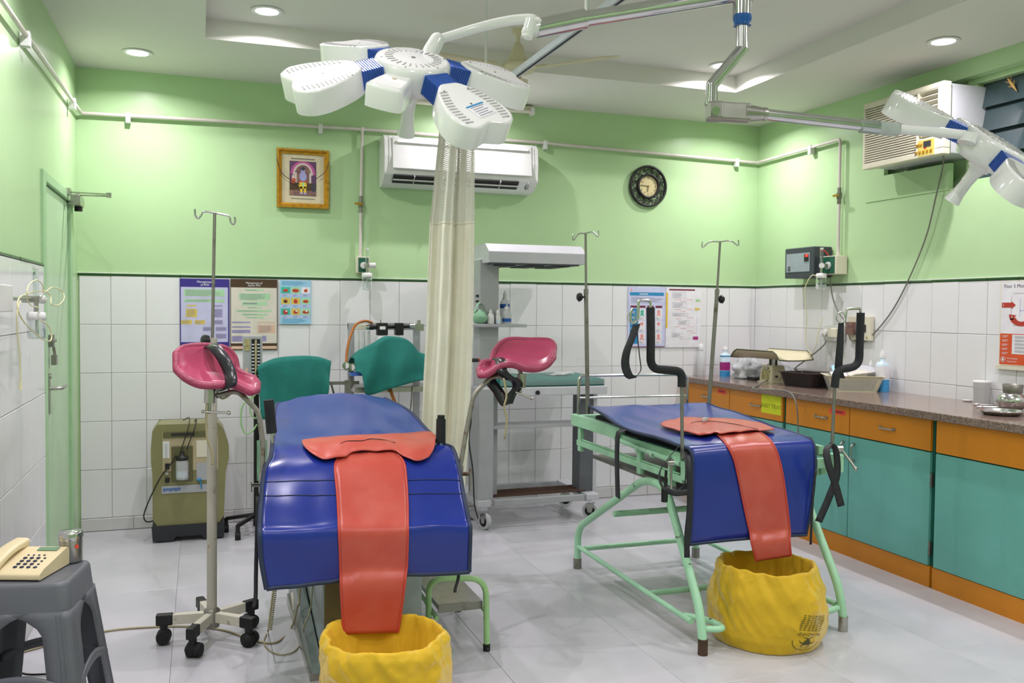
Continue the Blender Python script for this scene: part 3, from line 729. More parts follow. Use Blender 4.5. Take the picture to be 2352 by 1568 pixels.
def apron(label, tr, top, bot, left, right, slit, loc, Yf, wob=.004, nv=46):
    t = thing('delivery_apron', label, 'apron', loc)
    Lp, Rp = rs_px(left, nv), rs_px(right, nv); g = []
    for i in range(nv+1):
        row = []
        for j in range(17):
            q = Lp[i].lerp(Rp[i], j/16); row.append(laid(tr, q.x, q.y, .0085+wob*nz(j*.25, i*.14, 2)+.0015*math.sin(j*.9), Yf))
        g.append(row)
    for k in range(3):                      # ease the folds, then lift any point that sank into the cover
        for i in range(2, nv): g[i] = [g[i][j]*.5+(g[i-1][j]+g[i+1][j])*.25 for j in range(17)]
    for row in g:
        for j, q in enumerate(row):
            d = (q-CC); L = d.length; d.normalize(); h = tr.ray_cast(CC, d)
            if h[0] is not None and L > h[3]-.011: row[j] = CC+d*(h[3]-.011)
    MB().sheet(g, .004).build('strip', 'coral_rubber', t)
    for k in (0, -1): MB().tube([r[k] for r in g], .0045, 8).build('rolled_edge', 'coral_edge', t)
    Tp, Bp_ = rs_px(top, 40), rs_px(bot, 40); pg = []
    for i in range(11):
        row = []
        for j in range(41):
            q = Tp[j].lerp(Bp_[j], i/10); edge = (i/10)**2
            row.append(laid(tr, q.x, q.y, .019+.003*nz(j*.2, i*.3, 8)+.006*edge*abs(math.sin(j*.45)), Yf))
        pg.append(row)
    MB().sheet(pg, .004).build('seat_plate', 'coral_rubber', t)
    MB().tube(curve([laid(tr, x, y, .0235, Yf) for x, y in slit], 5), .0016, 6).build('slit', 'slot_dark', t)
    return t
TR1 = tree(G1)
apron('coral rubber apron with hanging strip lying on the left blue table', TR1,
      [(694, 1021), (712, 1018), (760, 1013), (850, 1008), (925, 1005), (972, 1001), (990, 1003), (999, 1011)],
      [(694, 1025), (701, 1039), (719, 1055), (746, 1065), (772, 1061), (797, 1057), (806, 1049), (850, 1046), (900, 1045), (913, 1051), (936, 1062), (957, 1068), (982, 1058), (996, 1036), (1000, 1016)],
      [(792, 1040), (768, 1062), (769, 1090), (774, 1150), (779, 1250), (783, 1350), (789, 1456)], [(900, 1040), (928, 1062), (931, 1090), (935, 1150), (935, 1250), (929, 1350), (914, 1452)],
      [(781, 1031), (796, 1025), (830, 1024), (850, 1020), (880, 1023), (905, 1029)], (.62, 3.5, .84), 3.185)
# ------------------------------------------------------------------ leg rests of the left table
def leg_rest(nm, label, T, B, Yt, Yb, arm, base_px, clampside, strap, loc):
    t = thing(nm, label, 'leg rest', loc)
    top = curve([oy(x, y, yy) for (x, y, yy) in T], 6); bot = curve([oy(x, y, yy) for (x, y, yy) in B], 6); n = len(top); R = 10
    g = []
    for i in range(R+1):
        v = i/R; row = []
        for j in range(n):
            p = top[j].lerp(bot[j], v); u = j/(n-1)
            p = p+Vector((0, .055*math.sin(PI*v)*math.sin(PI*min(1, u*1.1)), -.022*math.sin(PI*v)*math.sin(PI*u)))
            row.append(p+Vector((0, 0, .004*nz(u*4, v*3, 5))))
        g.append(row)
    MB().sheet(g, .024).build('cradle', 'pink_vinyl', t)
    edge = [g[0][j] for j in range(n)]+[g[i][-1] for i in range(1, R)]+[g[R][j] for j in range(n-1, -1, -1)]+[g[i][0] for i in range(R-1, 0, -1)]
    MB().tube(edge, .0130, 10, closed=True).build('rim', 'pink_edge', t)
    return t, g
lt, lg = leg_rest('leg_rest', 'pink padded leg rest with a black strap across it, left of the blue table',
    [(404, 812, 3.5), (424, 799, 3.54), (470, 794, 3.58), (516, 800, 3.6), (538, 820, 3.6), (546, 848, 3.58), (566, 862, 3.54), (582, 868, 3.52), (592, 880, 3.5)],
    [(405, 850, 3.44), (428, 872, 3.4), (458, 884, 3.39), (494, 884, 3.39), (522, 884, 3.4), (540, 887, 3.4), (556, 893, 3.41), (574, 900, 3.42), (590, 896, 3.45)], 0, 0, 0, 0, 0, 0, oy(590, 1110, 3.45))
def strap_on(t, pts, w, lab='strap'):
    MB().ribbon(curve(pts, 6), w, .005).build(lab, 'black_leather', t)
strap_on(lt, [oy(478, 793, 3.57), oy(492, 797, 3.50), oy(512, 822, 3.44), oy(526, 850, 3.41), oy(531, 872, 3.375), oy(529, 888, 3.37), oy(515, 893, 3.42), oy(500, 888, 3.5)], CR*.021+CU*.008)
arm = fillet([oy(497, 909, 3.43), oy(545, 896, 3.46), oy(594, 945, 3.45), oy(604, 1020, 3.45), oy(602, 1088, 3.45)], .03)
MB().tube(arm, .0095, 12).build('support_arm', 'rusty_steel', lt)
MB().cyl(oy(482, 893, 3.43), oy(481, 925, 3.43), .0195, n=18).cyl(oy(486, 880, 3.45), oy(482, 896, 3.43), .009, n=12).build('socket', 'steel', lt, bevel=.002)
MB().cyl(oy(481, 925, 3.43), oy(480, 950, 3.43), .0065, n=10).cyl(oy(466, 945, 3.42), oy(524, 948, 3.42), .0045, n=10).ball(oy(525, 948, 3.42), .008).ball(oy(466, 945, 3.42), .007).build('clamp_lever', 'steel', lt)
MB().cyl(oy(603, 1085, 3.45), oy(602, 1130, 3.45), .013, n=14).cyl(oy(603, 1113, 3.45), oy(577, 1114, 3.42), .007, n=10).cyl(oy(575, 1108, 3.42), oy(577, 1130, 3.41), .0045, n=10).bx(.25, .3, 3.44, 3.47, .66, .76).build('table_clamp', 'steel', lt)
MB().ribbon(curve([oy(478, 905, 3.42), oy(474, 940, 3.42), oy(475, 1000, 3.42), oy(487, 1040, 3.42), oy(488, 1068, 3.42)], 5), CR*.004, .0025).build('tie_tape', 'beige_cord', lt)
MB().tube(curve([oy(508, 885, 3.46), oy(499, 900, 3.46), oy(510, 915, 3.46), oy(528, 905, 3.46), oy(525, 893, 3.46)], 5), .004, 8).build('tie_knot', 'beige_cord', lt)
rt, rg = leg_rest('leg_rest', 'pink padded leg rest with a dangling black strap, right of the left blue table',
    [(1100, 850, 3.5), (1110, 833, 3.52), (1128, 829, 3.55), (1137, 805, 3.58), (1165, 781, 3.6), (1215, 780, 3.6), (1258, 782, 3.58), (1272, 792, 3.55), (1272, 806, 3.52)],
    [(1103, 862, 3.45), (1118, 862, 3.42), (1138, 848, 3.41), (1155, 838, 3.4), (1178, 838, 3.39), (1203, 847, 3.39), (1232, 848, 3.4), (1256, 838, 3.42), (1271, 822, 3.46)], 0, 0, 0, 0, 0, 0, oy(1063, 1085, 3.45))
strap_on(rt, [oy(1142, 822, 3.5), oy(1150, 829, 3.44), oy(1153, 850, 3.39), oy(1166, 866, 3.39), oy(1186, 876, 3.41), oy(1188, 890, 3.43), oy(1174, 908, 3.44), oy(1166, 928, 3.44)], CR*.021+CU*.002)
strap_on(rt, [oy(1166, 928, 3.44), oy(1158, 922, 3.46), oy(1144, 898, 3.48), oy(1128, 876, 3.5), oy(1135, 858, 3.52)], CR*.02+CU*.008)
MB().ribbon(curve([oy(1157, 868, 3.385), oy(1161, 890, 3.38), oy(1163, 912, 3.38), oy(1158, 935, 3.38), oy(1164, 965, 3.38), oy(1159, 1008, 3.38)], 5), CR*.004, .0025).build('tie_tape', 'beige_cord', rt)
MB().tube(fillet([oy(1192, 873, 3.44), oy(1132, 862, 3.47), oy(1088, 905, 3.46), oy(1072, 985, 3.46), oy(1056, 1078, 3.45)], .03), .0095, 12).build('support_arm', 'rusty_steel', rt)
MB().cyl(oy(1198, 858, 3.44), oy(1196, 890, 3.44), .0185, n=18).cyl(oy(1192, 846, 3.45), oy(1198, 862, 3.44), .008, n=12).build('socket', 'steel', rt, bevel=.002)
MB().cyl(oy(1196, 890, 3.44), oy(1194, 905, 3.44), .006, n=10).cyl(oy(1186, 901, 3.43), oy(1220, 914, 3.4), .0042, n=10).ball(oy(1222, 915, 3.4), .007).ball(oy(1186, 901, 3.43), .006).build('clamp_lever', 'steel', rt)
MB().cyl(oy(1058, 1070, 3.45), oy(1056, 1095, 3.45), .012, n=14).cyl(oy(1056, 1088, 3.45), oy(1083, 1088, 3.42), .008, n=10).cyl(oy(1080, 1076, 3.42), oy(1080, 1128, 3.41), .0045, n=10).bx(.9, .965, 3.44, 3.47, .66, .74).build('table_clamp', 'rusty_steel', rt)
# ------------------------------------------------------------------ right table: mint tubular birthing table
B2 = thing('birthing_table', 'mint green tubular birthing table with blue cover, at right', 'examination table', (2.3, 3.9, 0))
X0, X1 = 1.945, 2.69
def wr2(u, v, p):
    return Vector((0, -.35*.01*nz(u*3, v*4, 2) if v > .62 else 0, (.012*nz(u*3, v*5, 7)+.005*nz(u*9, v*9, 3)+.01*math.sin(7*u+5*v)*max(0, 1-abs(v-.2)/.25)) if v < .6 else 0))
rows2 = [(oy(1352, 934, 4.42), oy(1622, 927, 4.42), .0), (oy(1362, 940, 4.3), oy(1650, 938, 4.28), -.004), (oy(1395, 962, 4.02), oy(1700, 955, 4.02), -.006), (oy(1440, 985, 3.76), oy(1760, 975, 3.76), -.006), (oy(1508, 1005, 3.5), oy(1812, 992, 3.52), 0), (oy(1556, 1021, 3.35), oy(1852, 1006, 3.36), .002), (oy(1586, 1036, 3.275), oy(1868, 1018, 3.3), .004),
         (oy(1590, 1080, 3.26), oy(1872, 1060, 3.28), 0), (oy(1588, 1160, 3.26), oy(1866, 1140, 3.28), 0), (oy(1584, 1250, 3.26), oy(1851, 1228, 3.28), .006)]
G2 = rows_grid(rows2, 36, 6, wr2)
MB().sheet(G2, .007).build('cover', 'blue_vinyl', B2)
binding('cover_binding', G2, B2, r=.0075, m='blue_piping')
m = MB(); m.bx(X0+.06, X1-.07, 3.36, 4.4, .765, .835); m.build('mattress', 'black_rubber', B2, bevel=.015)
# side rails, head rail, legs
for sx, X in ((0, X0), (1, X1)):
    s = 1 if sx == 0 else -1
    m = MB(); m.bx(min(X-.012*s, X+.022*s), max(X-.012*s, X+.022*s), 3.95, 4.55, .765, .826); m.build('side_rail', 'mint_paint', B2, bevel=.003)
    m = MB(); m.bx(min(X, X+.03*s), max(X, X+.03*s), 3.38, 3.95, .75, .79); m.build('side_rail', 'mint_paint', B2, bevel=.003)
    m = MB(); m.cyl((X-.006*s, 3.36, .745), (X-.006*s, 4.0, .765), .0125, n=14)
    for yy in (3.45, 3.6, 3.74): m.cyl((X-.006*s, yy, .7485), (X-.006*s, yy+.018, .749), .0165, n=14)
    m.build('slide_tube', 'mint_chipped', B2)
    m = MB(); m.bx(min(X, X+.03*s), max(X, X+.03*s), 3.36, 4.5, .66, .69).bx(min(X+.005*s, X+.02*s), max(X+.005*s, X+.02*s), 3.4, 4.48, .692, .698); m.build('lower_rail', 'mint_paint', B2, bevel=.003)
    for yy in (3.77, 3.47, 4.47): MB().bx(min(X+.002*s, X+.026*s), max(X+.002*s, X+.026*s), yy-.018, yy+.018, .63, .79).build('upright', 'mint_paint', B2, bevel=.003)
MB().bx(X0, X1, 4.52, 4.55, .76, .82).build('end_rail', 'mint_paint', B2, bevel=.003)
MB().bx(X0+.03, X1-.03, 3.37, 3.4, .655, .695).build('end_rail', 'mint_paint', B2, bevel=.003)
MB().tube(fillet([(X0+.01, 4.5, .8), (X0+.01, 4.5, 1.04), (X1-.06, 4.5, 1.035), (X1-.06, 4.5, .8)], .04), .0085, 12).build('head_rail', 'chrome', B2)
MB().cyl((X0+.01, 4.5, .918), (X1-.06, 4.5, .915), .006, n=12).build('head_rail', 'chrome', B2)
def leg(pts, foot, fm, fz=.05):
    m = MB().tube(fillet(pts, .09, 7), .0185, 14).build('leg', 'mint_chipped', B2)
    MB().cyl((foot[0], foot[1], 0), (foot[0], foot[1], fz), .0205, n=16).build('foot', fm, m)
for s, X, F, fb in ((1, X0+.012, (1.932, 3.15), (1.93, 4.43)), (-1, X1-.03, (2.667, 3.2), (2.66, 4.43))):
    top = [(X, 3.62, .63), (X, 3.55, .655)]
    leg([(fb[0], fb[1], .05), (fb[0], fb[1]-.0, .22), (X, 3.72, .615), (X, 3.52, .615), (F[0], F[1]+.03, .18), (F[0], F[1], .05)], F, 'rust' if s > 0 else 'steel', .065)
    o = MB().cyl((fb[0], fb[1], 0), (fb[0], fb[1], .055), .0225, n=16).build('foot', 'dull_steel', B2)
    MB().tube([(fb[0], fb[1], .12), (fb[0]+.0, 3.24, .105)], .0125, 12).build('floor_rail', 'mint_chipped', B2)
    MB().tube(fillet([(F[0], F[1]+.02, .1), (F[0]+.105*s, F[1]-.01, .095), (F[0]+.095*s, F[1]+.09, .1), (F[0], F[1]+.16, .11)], .05), .0135, 12).build('foot_loop', 'mint_chipped', B2)
MB().cyl((1.94, 4.36, .125), (2.65, 4.36, .125), .0135, n=12).build('cross_rail', 'mint_paint', B2)
MB().cyl((1.94, 3.62, .108), (2.65, 3.62, .108), .0135, n=12).build('cross_rail', 'mint_paint', B2)
MB().cyl((1.945, 4.02, .385), (2.66, 4.02, .385), .0155, n=12).build('cross_rail', 'mint_paint', B2)
MB().bx(2.0, 2.62, 3.5, 4.4, .60, .62).build('drain_tray', 'dull_steel', B2)
# front corner sockets with levers
for X, px in ((X0-.006, 0), (X1+.0, 1)):
    s = -1 if px == 0 else 1
    m = MB(); m.bx(X-.02, X+.02, 3.27, 3.33, .685, .765).bx(min(X, X-.09*s), max(X, X-.09*s), 3.31, 3.335, .7, .745); m.build('corner_socket', 'mint_paint', B2, bevel=.003)
m = MB(); a = oy(1541, 1062, 3.26); m.cyl(a-CR*.012, a+CR*.012, .014, n=14).cyl(a+CU*.01, a+CU*.02, .006, n=10).cyl(a, oy(1542, 1130, 3.26), .0055, n=10); m.build('crank_lever', 'steel', B2)
m = MB(); m.cyl(oy(1530, 1080, 3.3), oy(1528, 1122, 3.3), .006, n=10).cyl(oy(1527, 1120, 3.3), oy(1526, 1152, 3.3), .0145, .0135, 14); m.build('crank_handle', 'black_plastic', B2)
a = oy(1931, 1030, 3.25); m = MB(); m.cyl(a, oy(1964, 1074, 3.2), .0055, n=10).ball(oy(1965, 1076, 3.2), .009).cyl(a-CR*.016, a+CR*.008, .013, n=14); m.build('clamp_lever', 'steel', B2)
# straps on the right table
def strap(pts, w, th=.003, m='black_strap', nm='strap'): MB().ribbon(curve(pts, 6), w, th).build(nm, m, B2)
strap([oy(1443, 987, 3.78)+EZ*.006, oy(1428, 989, 3.76), oy(1419, 1000, 3.75), oy(1417, 1060, 3.75), oy(1419, 1143, 3.75)], EY*.03+EX*.004)
strap([oy(1577, 1035, 3.3), oy(1582, 1070, 3.22), oy(1584, 1160, 3.21), oy(1578, 1230, 3.21), oy(1578, 1280, 3.215)], CR*.0115)
strap([oy(1566, 1028, 3.27), oy(1575, 1060, 3.18), oy(1572, 1110, 3.15), oy(1548, 1128, 3.14), oy(1522, 1118, 3.16), oy(1515, 1085, 3.2), oy(1535, 1052, 3.25), oy(1558, 1026, 3.28)], CF*.02+CR*.006)
strap([oy(1528, 1124, 3.12), oy(1550, 1132, 3.1), oy(1580, 1130, 3.12)], CU*.012)
strap([oy(1906, 1020, 3.22), oy(1898, 1035, 3.19), oy(1904, 1070, 3.17), oy(1918, 1110, 3.17), oy(1932, 1162, 3.17)], CR*.015+CU*.004)
strap([oy(1912, 1018, 3.24), oy(1921, 1040, 3.25), oy(1922, 1090, 3.25), oy(1905, 1140, 3.25), oy(1880, 1198, 3.25)], CR*.015-CU*.005)
strap([oy(1874, 1080, 3.26), oy(1868, 1130, 3.255), oy(1864, 1200, 3.255), oy(1862, 1250, 3.255)], CR*.005)
# padded uprights with hanging loops
def upright(nm, label, px, loc, strapf):
    t = thing(nm, label, 'leg support', loc); q = [oy(x, y, 3.27) for x, y in px]
    MB().cyl(q[0], q[1], .0075, n=12).build('rod', 'dull_steel', t)
    MB().tube(fillet([q[1]-EZ*.0]+q[2:6], .045, 7), .0175, 16).build('foam_sleeve', 'black_foam', t)
    h = fillet([q[5], *q[6:]], .012, 4); MB().tube(h, .0055, 10).build('hook', 'chrome', t)
    strapf(t); return t
def lstrap(t):
    MB().tube(curve([oy(1450+9*math.cos(a), 728+11*math.sin(a), 3.25) for a in [k*PI/5 for k in range(10)]], 3, True), .0018, 8, closed=True).build('ring', 'chrome', t)
    MB().tube(curve([oy(1463, 735, 3.26), oy(1456, 742, 3.25), oy(1449, 735, 3.25), oy(1448, 718, 3.25), oy(1453, 708, 3.25)], 5), .0055, 8).build('hook_eye', 'chrome', t)
    MB().ribbon(curve([oy(1462, 745, 3.25), oy(1452, 775, 3.24), oy(1440, 805, 3.23), oy(1436, 835, 3.23), oy(1443, 860, 3.23), oy(1454, 868, 3.24)], 5), CR*.0165+CU*.004, .003).build('loop_strap', 'black_strap', t)
    MB().ribbon(curve([oy(1463, 748, 3.28), oy(1466, 790, 3.29), oy(1470, 825, 3.29), oy(1472, 848, 3.28), oy(1465, 860, 3.26), oy(1454, 868, 3.24)], 5), CF*.016+CR*.003, .003).build('loop_strap', 'black_strap', t)
upright('padded_support', 'bent black foam upright with an open strap loop, left front corner of mint table',
        [(1567, 1052), (1566, 888), (1566, 852), (1494, 847), (1495, 780), (1494, 706), (1494, 690), (1467, 688), (1465, 733)], oy(1567, 1060, 3.27), lstrap)
def rstrap(t):
    MB().tube(curve([oy(1931+10*math.cos(a), 729+12*math.sin(a), 3.26) for a in [k*PI/5 for k in range(10)]], 3, True), .0035, 8, closed=True).build('ring', 'chrome', t)
    MB().ribbon(curve([oy(1932, 740, 3.27), oy(1931, 760, 3.27), oy(1929, 800, 3.27), oy(1926, 845, 3.28), oy(1931, 868, 3.29)], 5), [CR*(.011+.0004*k) for k in range(21)], .006).build('loop_strap', 'black_strap', t)
upright('padded_support', 'bent upright in black foam before the cream basket, right front corner of the mint table',
        [(1911, 1030), (1917, 890), (1921, 850), (1973, 840), (1975, 780), (1977, 718), (1976, 708), (1944, 709), (1941, 738)], oy(1911, 1035, 3.27), rstrap)
# apron on the right table
TR2 = tree(G2)
apron('coral rubber apron with hanging strip lying on the mint table', TR2,
      [(1517, 981), (1530, 974), (1552, 971), (1562, 966), (1600, 967), (1680, 970), (1738, 978), (1759, 985), (1778, 994)],
      [(1517, 984), (1530, 992), (1566, 1001), (1602, 1008), (1630, 1009), (1644, 1003), (1655, 1006), (1700, 1002), (1738, 998), (1759, 1000), (1779, 998)],
      [(1645, 1000), (1660, 1014), (1680, 1046), (1692, 1090), (1706, 1160), (1722, 1230), (1737, 1289)], [(1730, 992), (1755, 1003), (1776, 1025), (1788, 1060), (1798, 1110), (1808, 1190), (1817, 1277)],
      [(1587, 983), (1600, 979), (1640, 978), (1690, 985), (1715, 991), (1742, 997)], (2.1, 3.5, .85), 3.235, .003)
p = laid(TR2, 1618, 979, .034, 3.6); d = (laid(TR2, 1636, 975, .034, 3.6)-laid(TR2, 1605, 984, .034, 3.6)).normalized()
t = thing('suction_adapter', 'small clear plastic tube connector with a green ring on the coral apron', 'tube connector', p)
MB().lathe([(.004, 0), (.011, .004), (.011, .03), (.007, .036)], p-d*.02, d, 14).build('chamber', 'clear_bag', t); MB().cyl(p+d*.016, p+d*.024, .0085, n=12).build('ring', 'green_film', t); MB().cyl(p+d*.024, p+d*.045, .005, .0035, 10).build('nozzle', 'clear_bag', t)
# two drip poles clamped to the head end
def drip_pole(nm, label, base, joint, top, hl, hr, Y, knob, wr, wl, lean=0):
    t = thing(nm, label, 'drip stand', oy(*base, Y))
    a, b, c = oy(*base, Y), oy(*joint, Y), oy(*top, Y)
    MB().cyl(a, b, .0115, n=14).build('outer_pole', 'dull_steel', t)
    MB().cyl(b, c, .0065, n=12).cyl(b-(c-b).normalized()*.01, b+(c-b).normalized()*.02, .013, n=14).build('inner_rod', 'dull_steel', t)
    h = []
    L, R_ = oy(*hl, Y), oy(*hr, Y)
    arc = curve([L+EZ*.028-EX*.004, L+EZ*.008-EX*.008, L-EZ*.004, L.lerp(c, .4)+EZ*.016, c+EZ*.003, R_.lerp(c, .4)+EZ*.016, R_-EZ*.004, R_+EZ*.008+EX*.008, R_+EZ*.028+EX*.004], 5)
    MB().tube(arc, .004, 8).build('hook', 'chrome', t)
    k = oy(*knob, Y); s = 1 if knob[0] > joint[0] else -1; q = a.lerp(c, (k.z-a.z)/(c.z-a.z))
    MB().lathe([(.008, 0), (.024, .012), (.026, .02), (.018, .03), (.001, .032)], k-EX*.006*s, EX*s, 7, smooth=False).cyl(q, k, .005, n=8).build('clamp_knob', 'black_plastic', t)
    return t
drip_pole('drip_pole', 'thin steel drip pole at left head corner of mint table, by the warmer', (1350, 950), (1346, 672), (1345, 537), (1318, 549), (1372, 541), 4.42, (1336, 682), 0, 0)
drip_pole('drip_pole', 'leaning steel drip pole at the right head corner of the mint table, before the cabinets', (1628, 932), (1647, 672), (1654, 556), (1615, 566), (1694, 562), 4.42, (1653, 687), 0, 0)
# ------------------------------------------------------------------ radiant baby warmer
BW = thing('baby_warmer', 'grey baby warmer trolley with overhead hood and glass-sided cot behind the mint table', 'baby warmer', (2.1, 5.6, 0))
def castor(parent, x, y, r=.048, ax=0, grey=True, up=.16, name='castor'):
    c = MB().cyl((x, y, up-.03), (x, y, up), .035, .042, 16).build(name, 'warmer_light' if grey else 'black_plastic', parent, bevel=.003)
    dx, dy = math.cos(ax), math.sin(ax); s = V((-dy, dx, 0)); o = V((x+dx*.022, y+dy*.022, r))
    MB().cyl(o-s*.014, o+s*.014, r, n=22).build('wheel', 'warmer_light' if grey else 'black_rubber', c, bevel=.004)
    MB().cyl(o-s*.0155, o+s*.0155, r*.66, n=18).build('hub', 'black_rubber' if grey else 'charcoal', c)
    m = MB()
    for q in (-1, 1): m.prism([(-.03, .045), (.03, .055), (.012, -.012), (-.012, -.012)], o+s*(.0165*q)-s*.0015, V((dx, dy, 0)), EZ, s, .003)
    m.build('fork', 'steel', c)
wx0, wx1 = 1.66, 2.50
MB().bx(1.70, 1.83, 5.52, 5.66, .17, 1.72).build('column', 'warmer_grey', BW, bevel=.006)
MB().bx(1.66, 1.765, 5.40, 5.62, .17, .90).build('side_pillar', 'warmer_grey', BW, bevel=.01)
MB().bx(2.39, 2.505, 5.47, 5.60, .17, .87).build('side_pillar', 'warmer_dark', BW, bevel=.004)
MB().bx(2.485, 2.51, 5.465, 5.605, .17, .87).build('pillar_trim', 'warmer_light', BW)
m = MB(); m.prism([(5.38, 1.692), (5.38, 1.762), (5.46, 1.815), (5.82, 1.815), (5.9, 1.75), (5.9, 1.692)], (1.715, 0, 0), EY, EZ, EX, .665)
hd = m.build('heater_hood', 'warmer_light', BW, bevel=.003)
MB().bx(1.75, 2.35, 5.42, 5.86, 1.684, 1.691).build('heater_grille', 'warmer_dark', hd)
for x0, x1 in ((1.79, 1.92), (2.0, 2.12), (2.18, 2.3)): MB().bx(x0, x1, 5.46, 5.8, 1.678, 1.684).build('heater_slot', 'slot_dark', hd)
MB().bx(1.637, 2.0, 5.45, 5.63, 1.283, 1.303).build('side_shelf', 'warmer_grey', BW, bevel=.003)
bd = MB().bx(1.78, 2.545, 5.38, 5.88, .845, .90).build('cot_tray', 'warmer_light', BW, bevel=.006)
m = MB(); m.cyl((2.05, 5.37, .865), (2.05, 5.38, .865), .014); m.build('catch', 'black_plastic', bd)
m = MB(); g = [[V((lerp(1.8, 2.53, i/14), lerp(5.4, 5.86, j/8), .935+.006*nz(i*.4, j*.5, 3)-(.022 if i in (0, 14) or j in (0, 8) else 0))) for i in range(15)] for j in range(9)]
m.sheet(g, .05); m.build('cot_mattress', 'teal_cloth', BW)
for q in ((1.8, 2.54, 5.384, 5.388), (1.8, 2.54, 5.872, 5.876), (2.536, 2.54, 5.39, 5.87)): MB().bx(*q, .91, 1.06).build('side_glass', 'clear_film', BW)
MB().bx(1.765, 2.40, 5.42, 5.58, .632, .655).build('middle_shelf', 'warmer_grey', BW, bevel=.003)
MB().bx(1.765, 2.39, 5.38, 5.41, .145, .185).build('base_beam', 'warmer_grey', BW, bevel=.004)
MB().bx(1.765, 2.39, 5.86, 5.89, .145, .185).build('base_beam', 'warmer_grey', BW, bevel=.004)
for x in (1.70, 2.45): MB().bx(x-.045, x+.045, 5.38, 5.92, .145, .185).build('base_foot', 'warmer_light', BW, bevel=.004)
for k in range(5): MB().tube([(1.77, 5.44+.045*k, .195), (2.42, 5.44+.045*k, .2)], .0055, 8).build('rack_bar', 'rust', BW)
for x, y, a in ((1.70, 5.42, -1.2), (2.46, 5.50, -.6), (1.70, 5.88, -2.5), (2.44, 5.88, -.4)): castor(BW, x, y, .052, a, True, .15)
MB().bx(1.69, 1.7, 5.54, 5.58, 1.44, 1.455).bx(1.69, 1.7, 5.54, 5.58, 1.475, 1.49).build('side_socket', 'slot_dark', BW)
a = oy(1098, 827, 5.45); MB().cyl(a, a-EX*.04, .012).build('power_plug', 'black_plastic', BW)
MB().cyl(a, a+EX*.012, .011).build('plug_socket', 'red_print', BW)
MB().tube(curve([oy(1095, 827, 5.45), oy(1080, 832, 5.4), oy(1075, 880, 5.38), oy(1082, 960, 5.38), oy(1077, 1010, 5.36), oy(1086, 1080, 5.34), oy(1090, 1160, 5.32), oz(1100, 1200, .006), oz(1078, 1188, .006)], 6), .0045, 8).build('power_cord', 'black_cord', BW)
# syringe wrapper on the cot
p = oy(1310, 845, 5.6)
tag(MB().sheet([[V((2.2+.04*i, 5.5+.04*j, .965+.018*nz(i*1.3, j*1.7, 5)+.004*i)) for i in range(5)] for j in range(4)], .002).build('plastic_wrapper', 'clear_bag', origin=(2.28, 5.55, .96)), 'crumpled clear plastic wrapper on the teal cot mattress', 'wrapper')
# bottles on the warmer shelf
def bottle(nm, label, x, y, z, prof, capprof, m, mc, lab=None, cat='bottle', n=18, group=None):
    t = thing(nm, label, cat, (x, y, z), group); MB().lathe(prof, (x, y, z), n=n).build('body', m, t); MB().lathe(capprof, (x, y, z), n=n).build('cap', mc, t)
    if lab:
        r, z0, z1, ml = lab; MB().lathe([(r, z0), (r, z1)], (x, y, z), n=n, caps=False).build('label', ml, t)
    return t
sz = 1.304
x = oy(1127, 740, 5.5).x
bottle('dropper_bottle', 'small white dropper bottle, left of two on the warmer shelf', x, 5.5, sz, [(.0215, 0), (.0225, .003), (.0225, .045), (.018, .06), (.01, .068), (.01, .074)], [(.011, .074), (.0105, .082), (.005, .084), (.004, .095)], 'plastic_white', 'plastic_white')
x = oy(1144, 740, 5.5).x
bottle('dropper_bottle', 'small white dropper bottle with blue print beside the pump bottle', x, 5.5, sz, [(.0155, 0), (.0165, .003), (.0165, .045), (.012, .06), (.011, .066)], [(.013, .066), (.013, .082), (.006, .086), (.004, .094)], 'plastic_white', 'plastic_white', (.0168, .006, .025, 'pale_blue'))
x = oy(1164, 742, 5.52).x
t = bottle('pump_bottle', 'clear pump bottle with white pump, in front on the warmer shelf', x, 5.52, sz, [(.028, 0), (.03, .004), (.03, .06), (.024, .078), (.013, .088), (.013, .094)], [(.0155, .092), (.0155, .11), (.005, .112), (.005, .125)], 'clear_bag', 'plastic_white', (.0303, .012, .035, 'deep_blue'))
x = oy(1159, 742, 5.59).x
t = bottle('sanitizer_bottle', 'tall clear sanitizer bottle with blue label at the back of the warmer shelf', x, 5.59, sz, [(.031, 0), (.033, .005), (.033, .13), (.026, .15), (.012, .16)], [(.018, .158), (.018, .166), (.012, .17), (.011, .195), (.006, .205), (.004, .215)], 'clear_bag', 'plastic_white', (.0333, .1, .128, 'deep_blue'))
def bag_film(nm, label, c, rx, ry, h, m, seed, rim=None, cat='plastic bag', th=.0015):
    g = []
    for i in range(9):
        v = i/8; row = []
        for k in range(28):
            a = 2*PI*k/28; f = 1+.22*nz(math.cos(a)*2, math.sin(a)*2, seed+v*2.5)*(.4+v); s = math.sin(PI*(.18+.72*v)) if rim is None else 1-.45*v
            row.append(V(c)+V((rx*f*s*math.cos(a), ry*f*s*math.sin(a), h*v*(1+.15*nz(a, v, seed)))))
        g.append(row)
    return tag(MB().sheet(g, th, closed_u=True).build(nm, m, origin=c), label, cat)
x = oy(1102, 742, 5.52).x
bag_film('carrier_bag', 'pale green thin plastic carrier bag on the warmer shelf', (x, 5.52, sz+.002), .055, .05, .085, 'green_film', 3)
p = V((x, 5.52, sz+.065)); 
m = MB(); m.ribbon(curve([p+V((-.04, 0, 0)), p+V((-.02, 0, .05)), p+V((0, 0, .07)), p+V((.025, 0, .05)), p+V((.035, 0, 0))], 5), V((.0, .012, .004)), .0015); tag(m.build('bag_handle', 'green_film', origin=p), 'looped handle of the green carrier bag on the warmer shelf', 'bag handle')
tag(MB().obox((x+.012, 5.5, sz+.045), EX, EY, EZ, .03, .002, .012).build('sachet', 'orange_print', origin=(x+.012, 5.5, sz+.045)), 'small orange sachet showing inside the green carrier bag', 'sachet')
